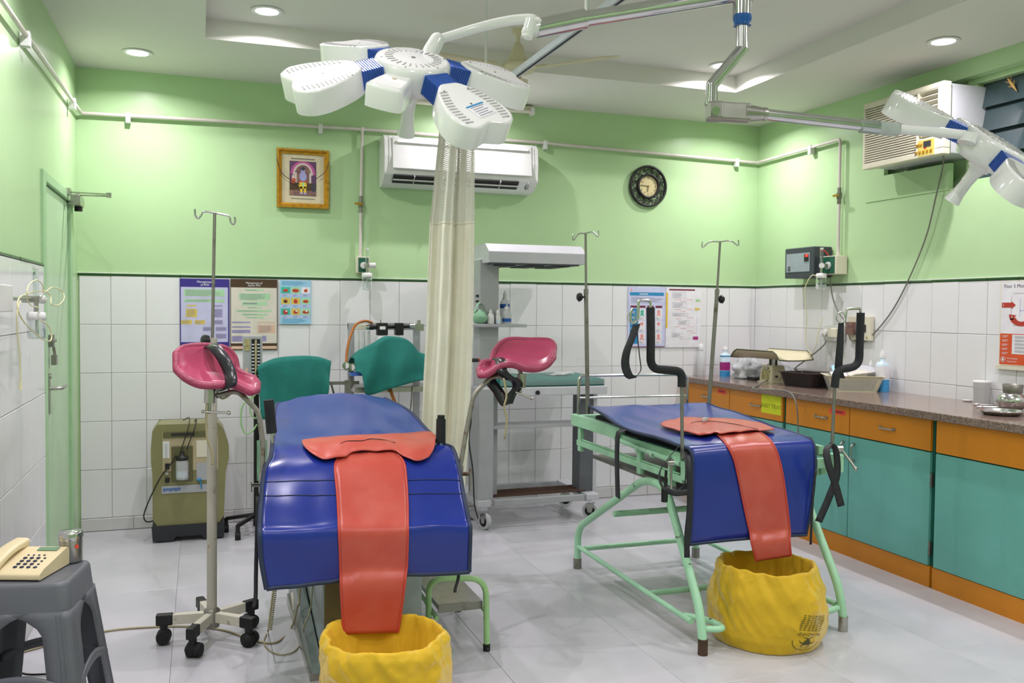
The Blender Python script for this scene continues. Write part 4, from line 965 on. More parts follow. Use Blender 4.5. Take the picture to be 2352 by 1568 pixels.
# ------------------------------------------------------------------ oxygen concentrator
OC = thing('oxygen_concentrator', 'olive beige oxygen concentrator on the floor by the white tiled back wall', 'oxygen concentrator', (-.07, 5.8, 0))
x0, x1, yf = -.265, .135, 5.655
m = MB(); m.prism([(x0+.03, .09), (x1-.03, .09), (x1, .14), (x1+.012, .4), (x1+.03, .48), (x1+.03, .56), (x1-.0, .66), (x1-.03, .70), (x0+.03, .70), (x0, .66), (x0-.008, .56), (x0-.008, .48), (x0, .4), (x0, .14)], (0, yf+.24, 0), EX, EZ, -EY, .24)
bo = m.build('case', 'olive_case', OC, bevel=.018, bseg=3)
m = MB(); m.prism([(x0+.0, .012), (x0+.11, .004), (x0+.13, .032), (x1-.13, .032), (x1-.11, .004), (x1, .012), (x1+.006, .1), (x0-.006, .1)], (0, yf+.25, 0), EX, EZ, -EY, .262); m.build('base_skirt', 'charcoal', OC, bevel=.01)
for xx in (x0+.06, x1-.06): MB().bx(xx-.03, xx+.03, yf+.02, yf+.22, 0, .02).build('foot', 'black_rubber', OC)
Y = yf-.004
pn = MB().bx(x0+.055, x1-.03, Y, yf+.01, .42, .655).build('control_panel', 'tan_panel', OC, bevel=.004)
MB().bx(x0+.06, x1-.035, Y-.006, Y+.004, .62, .655).build('handle_recess', 'olive_dark', OC)
MB().bx(x0+.105, x0+.235, Y-.008, Y-.005, .632, .648).build('handle_slot', 'slot_dark', OC)
MB().bx(x0+.105, x0+.225, Y-.007, yf, .36, .57).build('bottle_niche', 'olive_dark', OC, bevel=.01)
hb = MB().lathe([(.034, 0), (.036, .01), (.036, .1), (.03, .115)], (x0+.165, Y-.02, .375), n=20).build('humidifier_bottle', 'clear_bag', OC)
MB().lathe([(.031, .113), (.034, .118), (.034, .135), (.012, .14), (.012, .165)], (x0+.165, Y-.02, .375), n=20).build('bottle_cap', 'black_plastic', hb)
MB().lathe([(.032, .01), (.032, .05)], (x0+.165, Y-.02, .377), n=20, caps=False).build('water', 'pale_blue', hb)
fm_ = MB().bx(x0+.058, x0+.095, Y-.004, Y, .5, .6).build('flow_meter', 'plastic_white', OC, bevel=.002)
MB().cyl((x0+.077, Y-.009, .51), (x0+.077, Y-.009, .59), .006).build('float_tube', 'clear_bag', fm_)
MB().bx(x0+.245, x1-.045, Y-.003, Y, .5, .6).build('instruction_label', 'plastic_ivory', OC)
MB().bx(x0+.245, x1-.05, Y-.003, Y, .36, .465).build('instruction_label', 'warmer_grey', OC)
MB().bx(x0+.07, x0+.095, Y-.01, Y, .435, .47).build('power_switch', 'black_plastic', OC, bevel=.002); MB().bx(x0+.07, x0+.095, Y-.006, Y, .355, .385).build('breaker', 'black_plastic', OC, bevel=.002)
MB().cyl((x0+.08, Y-.01, .41), (x0+.08, Y, .41), .009).build('outlet_nipple', 'chrome', OC)
st = MB().bx(x0+.05, x1-.04, Y-.002, Y+.002, .29, .335).build('name_strip', 'warmer_grey', OC)
for k in range(9): MB().bx(x0+.06+.011*k, x0+.067+.011*k, Y-.0035, Y-.0015, .302+.003*(k % 3), .322).build('lettering', 'deep_blue', st)
MB().tube(curve([(x0+.16, Y-.02, .55), (x0+.175, Y-.03, .6), (x0+.2, Y-.02, .68), (x0+.205, yf+.05, .73), (x0+.17, yf+.1, .71)], 6), .003, 8).tube(curve([(x0+.19, Y-.02, .55), (x0+.215, Y-.03, .62), (x0+.24, Y-.01, .69), (x0+.245, yf+.06, .72), (x0+.235, yf+.1, .7)], 6), .003, 8).build('tubing', 'black_cord', OC)
MB().tube(curve([(x0+.13, Y-.03, .52), (x0+.11, Y-.03, .48), (x0+.05, Y-.03, .4), (x0+.0, Y-.02, .3), (x0-.04, Y, .2), (x0-.05, yf+.05, .14), (x0-.03, yf+.12, .1), (x0+.03, yf+.2, .1)], 6), .004, 8).build('power_cord', 'black_cord', OC)
MB().ball((x0+.26, Y-.012, .365), (.013, .01, .009)).cyl((x0+.265, Y-.012, .36), (x0+.275, Y-.012, .31), .004).build('blue_tap', 'ink_blue', OC)
# ------------------------------------------------------------------ blood pressure stand
BP = thing('blood_pressure_stand', 'grey mercury blood pressure gauge on a black five-foot stand by the wall posters', 'blood pressure stand', (.3, 5.72, 0))
a, b = oy(558, 771, 5.7), oy(603, 905, 5.7)
g = MB().bx(a.x, b.x, 5.7, 5.745, b.z, a.z).build('gauge_case', 'warmer_grey', BP, bevel=.004)
MB().bx(a.x+.05, a.x+.1, 5.692, 5.7, b.z+.02, a.z-.02).build('scale_plate', 'black_plastic', g)
for k in range(14): MB().bx(a.x+.052, a.x+.066, 5.69, 5.692, b.z+.03+.021*k, b.z+.036+.021*k).bx(a.x+.084, a.x+.098, 5.69, 5.692, b.z+.03+.021*k, b.z+.036+.021*k).build('graduation', 'text_white', g)
MB().cyl((a.x+.075, 5.688, b.z+.02), (a.x+.075, 5.688, a.z-.025), .006).build('mercury_tube', 'tan_panel', g)
MB().bx(a.x+.008, a.x+.04, 5.695, 5.7, a.z-.09, a.z-.02).build('makers_label', 'faded_label', g); MB().bx(a.x+.012, a.x+.03, 5.695, 5.7, b.z+.1, b.z+.16).build('worn_patch', 'peach_block', g)
MB().cyl((.33, 5.735, .1), (.33, 5.735, a.z-.2), .0165, n=14).build('pole', 'black_rubber', BP)
for k in range(5):
    an = math.radians(160+72*k); e = V((.33+.19*math.cos(an), 5.735+.19*math.sin(an), .085))
    if e.y > 5.99: e.y = 5.985
    f = MB().bar((.33, 5.735, .115), e, .022, .022).build('base_leg', 'black_plastic', BP, bevel=.004); 
    MB().cyl((e.x, e.y, .04), (e.x, e.y, .088), .013).build('castor_stem', 'black_plastic', f)
    MB().cyl((e.x-.016, e.y, .024), (e.x+.016, e.y, .024), .024, n=16).build('castor_wheel', 'black_rubber', f)
MB().tube(curve([(.33, 5.7, .95), (.3, 5.66, .86), (.245, 5.66, .8), (.235, 5.66, .7), (.26, 5.66, .63), (.3, 5.67, .64), (.33, 5.68, .68)], 6), .005, 8).tube(curve([(.36, 5.68, .9), (.3, 5.66, .84), (.29, 5.66, .76), (.32, 5.66, .72), (.34, 5.68, .75)], 6), .005, 8).build('rubber_tubing', 'leaf_paint', BP)
MB().sheet([[V((.33+.03*i, 5.69-.01*math.sin(j*1.3), .58-.05*j)) for i in range(3)] for j in range(6)], .006).build('cuff', 'green_film', BP)
# ------------------------------------------------------------------ covered trolley and anaesthesia machine behind the left table
def cloth(nm, label, top, bot, fold, parent=None, nu=40, nv=14, seed=1, amp=.02, loc=None):
    T = curve(top, 8); Bm = curve(bot, 8)
    def rs(c, n):
        L = [0]; 
        for i in range(1, len(c)): L.append(L[-1]+(c[i]-c[i-1]).length)
        out = []
        for k in range(n+1):
            d = L[-1]*k/n; i = max(j for j in range(len(L)) if L[j] <= d+1e-9); i = min(i, len(c)-2); t = (d-L[i])/((L[i+1]-L[i]) or 1); out.append(c[i].lerp(c[i+1], t))
        return out
    T, Bm = rs(T, nu), rs(Bm, nu); g = []
    for i in range(nv+1):
        v = i/nv; g.append([T[j].lerp(Bm[j], v)+V((0, -(fold*math.sin(PI*min(v*1.4, 1)*.5))-amp*v*math.sin(j/nu*2*PI*2.3+seed+1.2*nz(j*.1, v, seed))-amp*.8*nz(j*.12, v*1.5, seed+4), 0)) for j in range(nu+1)])
    back = [[p+V((0, .03+.1*k, .01-.012*k*k)) for p in g[0]] for k in (3, 2, 1)]
    return tag(MB().sheet(back+g, .003).build(nm, 'teal_cloth', origin=loc or top[0]), label, 'cloth')
cloth('surgical_drape', 'teal green cloth covering a small trolley, left of the anaesthesia machine', [oy(593, 850, 5.45), oy(603, 838, 5.45), oy(640, 824, 5.45), oy(690, 819, 5.45), oy(735, 821, 5.45), oy(760, 829, 5.45)],
      [oy(598, 960, 5.43), oy(630, 965, 5.43), oy(670, 968, 5.43), oy(720, 962, 5.43), oy(745, 945, 5.43), oy(756, 868, 5.43)], .02, seed=2)
TR = thing('instrument_trolley', 'small wheeled trolley hidden under the left teal cloth', 'trolley', (.53, 5.65, 0))
MB().bx(.44, .76, 5.5, 5.72, .84, .86).build('top_tray', 'steel', TR, bevel=.003); MB().bx(.45, .75, 5.5, 5.72, .3, .315).build('lower_tray', 'steel', TR, bevel=.003)
MB().bx(.46, .7, 5.53, 5.7, .86, 1.05).build('covered_monitor', 'plastic_ivory', TR, bevel=.02)
for x in (.45, .75):
    for y in (5.51, 5.71):
        l = MB().cyl((x, y, .05), (x, y, .845), .011, n=12).build('leg', 'steel', TR); MB().cyl((x-.01, y, .028), (x+.01, y, .028), .028, n=16).build('wheel', 'black_rubber', l)
AM = thing('anaesthesia_machine', 'grey framed anaesthesia machine with black vaporizer bar under a teal cloth', 'anaesthesia machine', (1.13, 5.8, 0))
YA = 5.8
a, b = oy(806, 741, YA), oy(957, 742, YA)
for x in (a.x, b.x): MB().bx(x-.02, x+.02, YA-.02, YA+.02, .08, a.z).build('frame_post', 'warmer_grey', AM, bevel=.003)
MB().bx(a.x-.02, b.x+.02, YA-.018, YA+.018, a.z-.045, a.z+.002).build('top_beam', 'warmer_grey', AM, bevel=.003)
p0, p1 = oy(816, 744, 5.74), oy(849, 757, 5.74); fb = MB().bx(p0.x, p1.x, 5.74, 5.78, p1.z, p0.z).build('flowmeter_head', 'plastic_ivory', AM, bevel=.003)
MB().bx(p0.x-.002, p1.x+.002, 5.73, 5.775, p1.z-.28, p1.z-.004).build('flowmeter_block', 'clear_film', AM)
for k in range(3): MB().cyl((p0.x+.02+.035*k, 5.75, p1.z-.26), (p0.x+.02+.035*k, 5.75, p1.z-.01), .009).build('flow_tube', 'plastic_white', AM)
q0, q1 = oy(852, 751, 5.72), oy(942, 749, 5.72)
MB().cyl(q0, q1, .013).cyl(q0-EX*.012, q0+EX*.014, .018).build('gas_bar', 'black_plastic', AM)
MB().cyl(q1-EX*.005, q1+EX*.03, .018).cyl(q0-EX*.03, q0-EX*.01, .016).build('bar_end', 'chrome', AM)
MB().bx(q1.x+.03, q1.x+.09, 5.71, 5.75, q1.z-.03, q1.z+.015).cyl((q1.x+.06, 5.73, q1.z+.01), (q1.x+.06, 5.73, q1.z+.04), .012).build('bar_bracket', 'steel', AM, bevel=.003)
for px, w in ((878, .034), (917, .026)):
    v = oy(px, 752, 5.7); vp = MB().bx(v.x-w, v.x+w, 5.68, 5.74, v.z-.05, v.z+.03).build('vaporizer_block', 'black_plastic', AM, bevel=.005)
    if px == 878:
        MB().bx(v.x-.02, v.x+.016, 5.676, 5.681, v.z-.012, v.z+.008).build('block_label', 'text_white', vp); MB().cyl((v.x-.008, 5.71, v.z+.03), (v.x-.008, 5.71, v.z+.05), .004).build('valve_stem', 'steel', vp)
        vz = MB().lathe([(.042, 0), (.046, .01), (.046, .1), (.035, .115)], (v.x, 5.7, v.z-.17), n=20).build('vaporizer', 'warmer_light', AM); MB().lathe([(.0465, .02), (.0465, .07)], (v.x, 5.7, v.z-.16), n=20).build('vaporizer_label', 'yellow_block', vz)
MB().bx(a.x-.02, b.x+.03, 5.5, 5.82, .875, .91).build('table_top', 'steel', AM, bevel=.003)
MB().bx(a.x-.02, b.x+.02, 5.52, 5.82, .3, .33).build('lower_shelf', 'steel', AM)
for k, x in enumerate((a.x, b.x)):
    for y in (5.54, 5.84): w = MB().bx(x-.02, x+.02, y-.02, y+.02, .05, .08).build('foot', 'warmer_grey', AM); MB().cyl((x-.012, y, .03), (x+.012, y, .03), .03, n=16).build('wheel', 'black_rubber', w)
for px, py in ((796, 839), (810, 843)):
    v = oy(px, py, 5.5); g = MB().cyl(v-V((.005, .022, 0)), v+V((0, .012, 0)), .024, n=20).build('pressure_gauge', 'chrome', AM); MB().cyl(v-V((.006, .0235, 0)), v-V((.005, .022, 0)), .018, n=18).build('gauge_dial', 'plastic_white', g)
v = oy(806, 862, 5.52); MB().cyl(v+EZ*.03, v-EZ*.08, .01).bx(v.x-.13, v.x+.05, 5.51, 5.525, v.z-.055, v.z-.035).bx(v.x-.035, v.x+.0, 5.5, 5.55, v.z-.16, v.z-.03).cyl((v.x-.12, 5.517, v.z-.05), (v.x-.09, 5.517, v.z-.16), .006).build('yoke_assembly', 'dull_steel', AM)
MB().tube(curve([oy(855, 741, 5.72), oy(838, 737, 5.7), oy(818, 745, 5.66), oy(806, 768, 5.62), oy(798, 800, 5.58), oy(795, 834, 5.54)], 6), .0085, 10).build('orange_hose', 'rubber_orange', AM)
MB().tube(curve([oy(895, 886, 5.48), oy(900, 905, 5.46), oy(910, 930, 5.46), oy(925, 960, 5.47), (1.2, 5.5, .5)], 6), .0105, 10).build('orange_hose', 'rubber_orange', AM)
MB().tube(curve([oy(947, 885, 5.5), oy(944, 930, 5.49), oy(938, 975, 5.5), (1.24, 5.52, .4)], 5), .005, 8).build('grey_hose', 'dull_steel', AM)
v = oy(818, 856, 5.45); MB().bx(v.x-.03, v.x+.09, 5.46, 5.56, v.z-.02, v.z+.0).build('blue_tray', 'lamp_blue', AM)
cloth('surgical_drape', 'teal green cloth thrown over the anaesthesia machine beside the curtain', [oy(813, 823, 5.46), oy(830, 808, 5.46), oy(862, 790, 5.46), oy(892, 774, 5.46), oy(925, 776, 5.46), oy(945, 788, 5.46), oy(962, 808, 5.46), oy(985, 815, 5.46)],
      [oy(816, 854, 5.42), oy(829, 857, 5.42), oy(832, 880, 5.42), oy(838, 904, 5.42), oy(860, 905, 5.42), oy(895, 891, 5.42), oy(935, 880, 5.42), oy(985, 870, 5.42)], .03, seed=5, amp=.03, nv=18)
# ------------------------------------------------------------------ drip stand on five castors, left
IV = thing('drip_stand', 'worn grey drip stand on five black-capped castor legs, left of the blue table', 'drip stand', (.045, 3.93, 0))
hx, hy = .045, 3.93
MB().cyl((hx, hy, .105), (hx+.004, hy, oy(487, 776, hy).z), .0205, n=18).build('outer_pole', 'post_grey', IV)
MB().cyl((hx+.004, hy, 1.2), oy(493, 489, hy), .0068, n=12).build('inner_rod', 'dull_steel', IV)
tp = oy(493, 489, hy); hl, hr_ = oy(459, 489, hy), oy(531, 497, hy)
MB().tube(curve([oy(447, 480, hy), oy(449, 495, hy), oy(455, 501, hy), oy(462, 494, hy), oy(468, 486, hy), tp, oy(518, 494, hy), oy(527, 497, hy), oy(530, 510, hy), oy(536, 515, hy), oy(540, 508, hy), oy(539, 498, hy)], 5), .0045, 8).build('hook', 'chrome', IV)
k = oy(473, 783, hy); MB().lathe([(.01, 0), (.026, .008), (.027, .025), (.018, .034), (.001, .036)], (k.x+.015, hy-.01, k.z), (-1, -.3, .1), 7, smooth=False).cyl((k.x+.01, hy, k.z), (hx, hy, k.z), .006).build('clamp_knob', 'black_plastic', IV)
MB().lathe([(.03, .055), (.034, .075), (.034, .125), (.024, .135)], (hx, hy, 0), n=16).build('hub', 'rusty_steel', IV)
for k in range(5):
    an = math.radians(-22+72*k)-YAW; d = V((math.cos(an), math.sin(an), 0)); L = .215
    b0 = V((hx, hy, .1))+d*.02; b1 = V((hx, hy, .1))+d*(L-.06)
    lg = MB().bar(b0, b1, .03, .042).build('base_leg', 'cream_paint', IV, bevel=.003)
    MB().bar(b1-d*.002, b1+d*.065, .035, .047).build('end_cap', 'black_plastic', lg, bevel=.006)
    c = b1+d*.035; s = V((-d.y, d.x, 0)); MB().cyl((c.x, c.y, .045), (c.x, c.y, .08), .016).build('castor_stem', 'black_plastic', lg)
    o = V((c.x, c.y, .03))+s*.012
    MB().cyl(o-s*.03, o-s*.002, .03, .027, 16).cyl(o+s*.002, o+s*.024, .03, .026, 16).ball(o-s*.014, (.03, .03, .03)).build('castor_wheel', 'black_rubber', lg)
# ------------------------------------------------------------------ grey plastic stool
SZ = .5
ST = thing('plastic_stool', 'grey plastic stool at the left edge carrying the telephone', 'stool', (-.515, 3.31, 0))
A = math.radians(-9); sc = V((-.528, 3.352, 0)); su = V((math.cos(A), math.sin(A), 0)); sv = V((-math.sin(A), math.cos(A), 0))
def sq(w, z, r=.035): return [sc+su*a+sv*b+EZ*z for a, b in rrect(w, w, r, 5)]
m = MB(); R = [sq(.225, SZ-.003, .03), sq(.255, SZ-.002, .03), sq(.262, SZ, .032), sq(.282, SZ-.002, .036), sq(.292, SZ-.012, .038), sq(.302, SZ-.06, .04), sq(.312, SZ-.105, .04)]
nn = len(R[0]); m.add([p for r in R for p in r], [(i*nn+k, i*nn+(k+1) % nn, (i+1)*nn+(k+1) % nn, (i+1)*nn+k) for i in range(len(R)-1) for k in range(nn)], True)
m.add(R[0], [tuple(range(nn))], False)
for q in m.v: q.x = max(q.x, XL+.005)
m.build('seat', 'plastic_grey', ST)
for a, b in ((1, 1), (1, -1), (-1, 1), (-1, -1)):
    m = MB(); rows = []
    for i in range(17):
        v = i/16; z = (SZ-.09)*(1-v); w = lerp(.1525, .205, v); hw = .026+.045*max(0, 1-v*5)**2
        cr = sc+su*a*w+sv*b*w; rr = .02; pts = []
        for q in (2.2*hw+.03, hw+.03, rr): pts.append(cr-su*a*q)
        for k in range(1, 5): t_ = PI/2*k/5; pts.append(cr-su*a*rr*(1-math.sin(t_))-sv*b*rr*(1-math.cos(t_)))
        for q in (rr, hw+.03, 2.2*hw+.03): pts.append(cr-sv*b*q)
        rows.append([p+EZ*z for p in pts])
    m.sheet(rows, .006)
    for q in (.024, .038):
        for U, O in ((su*a, sv*b), (sv*b, su*a)):
            m.tube([sc+su*a*.1525+sv*b*.1525-U*q+O*.002+EZ*(SZ-.1), sc+su*a*.205+sv*b*.205-U*q+O*.002+EZ*.004], .0036, 6)
    for q in m.v: q.x = max(q.x, XL+.005)
    m.build('leg', 'plastic_grey', ST)
for d_, o_ in ((su, sv), (su, -sv), (sv, su), (sv, -su)):
    w = .183; m = MB().ribbon(curve([sc+o_*w+d_*w*q+EZ*(.2-.06*q*q) for q in (-.95, -.6, -.2, .2, .6, .95)], 4), EZ*.016, .008)
    for q in m.v: q.x = max(q.x, XL+.005)
    m.build('stretcher', 'plastic_grey', ST)
# ------------------------------------------------------------------ telephone
A = math.radians(-19); pu = V((math.cos(A), math.sin(A), 0)); pv = V((-math.sin(A), math.cos(A), 0))
pc = oz(90, 1326, SZ+.012)-pu*.1+pv*.102; pc.z = SZ+.0015
PH = thing('telephone', 'cream push-button telephone with grey keys standing on the grey stool', 'telephone', pc)
def P(a, b, z): return pc+pu*a+pv*b+EZ*z
m = MB(); m.prism([(-.102, 0), (.102, 0), (.102, .05), (.09, .062), (-.07, .03), (-.1, .018)], P(-.1, 0, 0), pv, EZ, pu, .2); m.build('base', 'plastic_cream', PH, bevel=.005)
pe = (pv*.16+EZ*.032).normalized(); pn_ = pu.cross(pe)
def S(a, b, h=0): return P(a, b, .03+(b+.07)*.2)+pn_*h
MB().obox(S(.045, .066, .001), pu, pe, pn_, .034, .012, .002).build('display', 'lcd_green', PH)
for r in range(4):
    for c_ in range(3): MB().lathe([(.0068, 0), (.0064, .004), (.003, .0055), (.0001, .0056)], S(.0+.022*c_, -.062+.021*r, -.001), pn_, 12).build('key', 'key_navy', PH)
for r in range(4): MB().lathe([(.0068 if r == 0 else .0042, 0), (.0062 if r == 0 else .004, .0035), (.0001, .004)], S(.066, -.062+.021*r, -.001), pn_, 10).build('function_key', 'key_navy', PH)
for c_ in range(4): MB().lathe([(.0036, 0), (.0034, .0035), (.0001, .004)], S(.0+.018*c_, .022, -.001), pn_, 10).build('function_key', 'key_navy', PH)
m = MB(); rows = []
for i in range(17):
    v = i/16; b = lerp(-.098, .1, v); h = .042+.2*(b+.07)*.9+.012*math.sin(PI*v); th = .024+.008*abs(2*v-1)**2; w = .027
    rows.append([P(-.064+x_*w, b, h+y_*th*.5) for x_, y_ in [(q[0], q[1]) for q in rrect(2, 2, .55, 3)]])
k_ = len(rows[0]); m.add([p for r in rows for p in r], [(i*k_+k, i*k_+(k+1) % k_, (i+1)*k_+(k+1) % k_, (i+1)*k_+k) for i in range(16) for k in range(k_)], True); m.add(rows[0], [tuple(range(k_))[::-1]]); m.add(rows[-1], [tuple(range(k_))]); m.build('handset', 'plastic_cream', PH, bevel=.003)
# steel canister
cp = oz(163, 1287, SZ+.001); t = thing('steel_canister', 'small lidded stainless steel canister standing on the grey stool', 'canister', (cp.x, cp.y, SZ+.001))
MB().lathe([(.0365, 0), (.038, .003), (.038, .08)], (cp.x, cp.y, SZ+.001), n=32).build('body', 'steel', t)
MB().lathe([(.0395, .077), (.0405, .08), (.0402, .1), (.037, .106), (.001, .109)], (cp.x, cp.y, SZ+.001), n=32).build('lid', 'chrome', t)
d = V((math.cos(-.95), math.sin(-.95), 0)); q = cp+d*.0395+EZ*.056; MB().obox(q, EZ.cross(d), EZ, d, .006, .006, .0006).build('red_sticker', 'note_red', t)
# ------------------------------------------------------------------ step stool with mint hoops
SS = thing('step_stool', 'two-tier step stool with green tubular hoop and steel treads, right of the pedestal', 'step stool', (1.0, 3.65, 0))
MB().tube(fillet([oz(985, 1482, 0)+EZ*.01, oy(984, 1334, 3.47)+EZ*.01, oy(1116, 1330, 3.47)+EZ*.005, oz(1118, 1494, 0)+EZ*.01], .075, 8), .0125, 14).build('front_hoop', 'leaf_paint', SS)
xa, xb = oz(985, 1482, 0).x, oz(1118, 1494, 0).x
MB().tube(fillet([(xa+.02, 3.96, .01), (xa+.02, 3.96, .26), (xb+.02, 3.96, .26), (xb+.02, 3.96, .01)], .06, 8), .0125, 14).build('rear_hoop', 'leaf_paint', SS)
for x in (xa, xb): MB().tube([(x+.005, 3.475, .15), (x+.02, 3.95, .15)], .009, 10).build('side_rail', 'leaf_paint', SS)
MB().bx(xa+.012, xb-.01, 3.49, 3.94, .178, .2).build('tread', 'steel', SS, bevel=.004)
MB().bx(xa+.014, xb-.012, 3.482, 3.492, .168, .2).build('tread_lip', 'dull_steel', SS)
for x, y in ((xa, 3.475), (xb, 3.46), (xa+.02, 3.96), (xb+.02, 3.96)): MB().cyl((x, y, 0), (x, y, .03), .0145, n=12).build('rubber_foot', 'black_rubber', SS)
# ------------------------------------------------------------------ yellow waste bags
def waste_bag(nm, label, c, r, h, seed, prints, rimf=1.0, slump=0):
    t = thing(nm, label, 'waste bag', c); NV, NU = 52, 160
    def surf(u, v):
        a = 2*PI*u; w = v/1.0
        prof = [(0, .0, .86), (.05, .0, .97), (.2, .16, 1.06), (.42, .42, 1.04), (.62, .68, .97), (.78, .88, .86), (.88, .985, .80), (.93, 1.0, .765), (.965, .97, .735), (1, .8, .73)]
        for i in range(len(prof)-1):
            if w <= prof[i+1][0]+1e-9: k = (w-prof[i][0])/(prof[i+1][0]-prof[i][0]); z = lerp(prof[i][1], prof[i+1][1], k); rr = lerp(prof[i][2], prof[i+1][2], k); break
        ca, sa = math.cos(a), math.sin(a)
        cr = .075*nz(ca*1.4, sa*1.4, seed+z*1.3)+.05*abs(nz(ca*2.6+2, sa*2.6, seed+z*3.2))*(.4+z)
        cr2 = .03*(1-abs(nz(ca*3.5+z*3, sa*3.5-z*2, seed+9))*3)
        f = rr*lerp(1, rimf, min(1, z*z*1.2))*(1+cr+cr2*(.3 if z < .25 else .8))+.017*(max(0, 1-abs(nz(ca*3.1+z*2.2, sa*3.1-z*1.4, seed+20))*6)-.3)*(.35+.9*z)+.013*(max(0, 1-abs(nz(ca*4.5-z*6, sa*4.5+z*5, seed+33))*5)-.3)*(.3+z)+.018*nz(ca*2.2+5, sa*2.2, seed+z*5)
        zz = h*z*(1+.05*nz(ca*1.2, sa*1.2, seed+3)+ (slump*.1*sa))+.01*nz(ca*4, sa*4, seed)*z*h*2
        return V(c)+V((r*f*ca, r*f*sa, max(.003, zz)))
    g = [[surf(j/NU, i/NV) for j in range(NU)] for i in range(NV+1)]
    g.append([V(c)+V((p.x-c[0], p.y-c[1], 0))*.97+EZ*(h*.35) for p in g[-1]]); g.append([V(c)+V((p.x-c[0], p.y-c[1], 0))*.9+EZ*.03 for p in g[-1]]); g.append([V(c)+EZ*.02+V((p.x-c[0], p.y-c[1], 0))*.05 for p in g[-1]])
    g.insert(0, [V(c)+V(((p.x-c[0])*.5, (p.y-c[1])*.5, .004)) for p in g[0]])
    bo = MB().sheet(g, .002, closed_u=True).build('bag', 'bag_yellow', t)
    if prints:
        u0, v0, s, rot = prints
        def warp(x, y):
            xx, yy = x*math.cos(rot)-y*math.sin(rot), x*math.sin(rot)+y*math.cos(rot); u = u0+xx/(2*PI*r); v = v0+yy/h*.62
            p = surf(u, min(max(v, .03), .99)); e = .004; q = (surf(u+e, v)-surf(u-e, v)).cross(surf(u, v+e)-surf(u, v-e)).normalized(); 
            if q.dot(p-V(c)-EZ*h*.5) < 0: q = -q
            return p+q*.0035
        m = MB(); m.text('BIOHAZARD', 0, 0, 0, .019, warp=lambda x, y: warp(x, y+.012)) if False else None
        m.text('BIOHAZARD', (0, 0, 0), EX, EY, .02, warp=lambda x, y: warp(x, y)) 
        def poly(pts): m.add([warp(*p) for p in pts], [tuple(range(len(pts)))])
        def arc(cx, cy, r0, r1, a0, a1, n=18):
            for k in range(n):
                t0, t1 = lerp(a0, a1, k/n), lerp(a0, a1, (k+1)/n); poly([(cx+r0*math.cos(t0), cy+r0*math.sin(t0)), (cx+r1*math.cos(t0), cy+r1*math.sin(t0)), (cx+r1*math.cos(t1), cy+r1*math.sin(t1)), (cx+r0*math.cos(t1), cy+r0*math.sin(t1))])
        def blade(cx, cy, a):
            for sg in (-1, 1):
                n = 10; ox_, oy_ = cx+.021*math.cos(a), cy+.021*math.sin(a)
                for k in range(n):
                    t0, t1 = a+sg*lerp(.45, PI, k/n), a+sg*lerp(.45, PI, (k+1)/n); w0, w1 = .001+.008*(k/n), .001+.008*((k+1)/n)
                    poly([(ox_+(.019-w0)*math.cos(t0), oy_+(.019-w0)*math.sin(t0)), (ox_+.019*math.cos(t0), oy_+.019*math.sin(t0)), (ox_+.019*math.cos(t1), oy_+.019*math.sin(t1)), (ox_+(.019-w1)*math.cos(t1), oy_+(.019-w1)*math.sin(t1))])
        for k in range(3): blade(0, .045, PI/2+2*PI*k/3)
        arc(0, .045, .0125, .0155, 0, 2*PI)
        arc(0, .035, .062, .0645, .1, PI-.1, 24)
        for k in range(9):
            y = -.022-.0095*k; 
            for j in range(7):
                x0_ = -.062+.018*j+.004*nz(j, k, 1); poly([(x0_, y), (x0_+.012, y), (x0_+.012, y+.0035), (x0_, y+.0035)])
        m.build('biohazard_print', 'bag_ink', bo)
    return t, surf
cb1 = (.60, 3.03, 0)
waste_bag('waste_bag', 'open yellow waste bag standing at the bottom edge, below the left coral strip', cb1, .198, .285, 4, None, 1.3)
cb2 = (2.30, 3.245, 0)
waste_bag('waste_bag', 'yellow waste bag with black biohazard print, beneath the strip of the mint table', cb2, .222, .325, 11, (.775, .30, 1, PI-.25), 1.12)
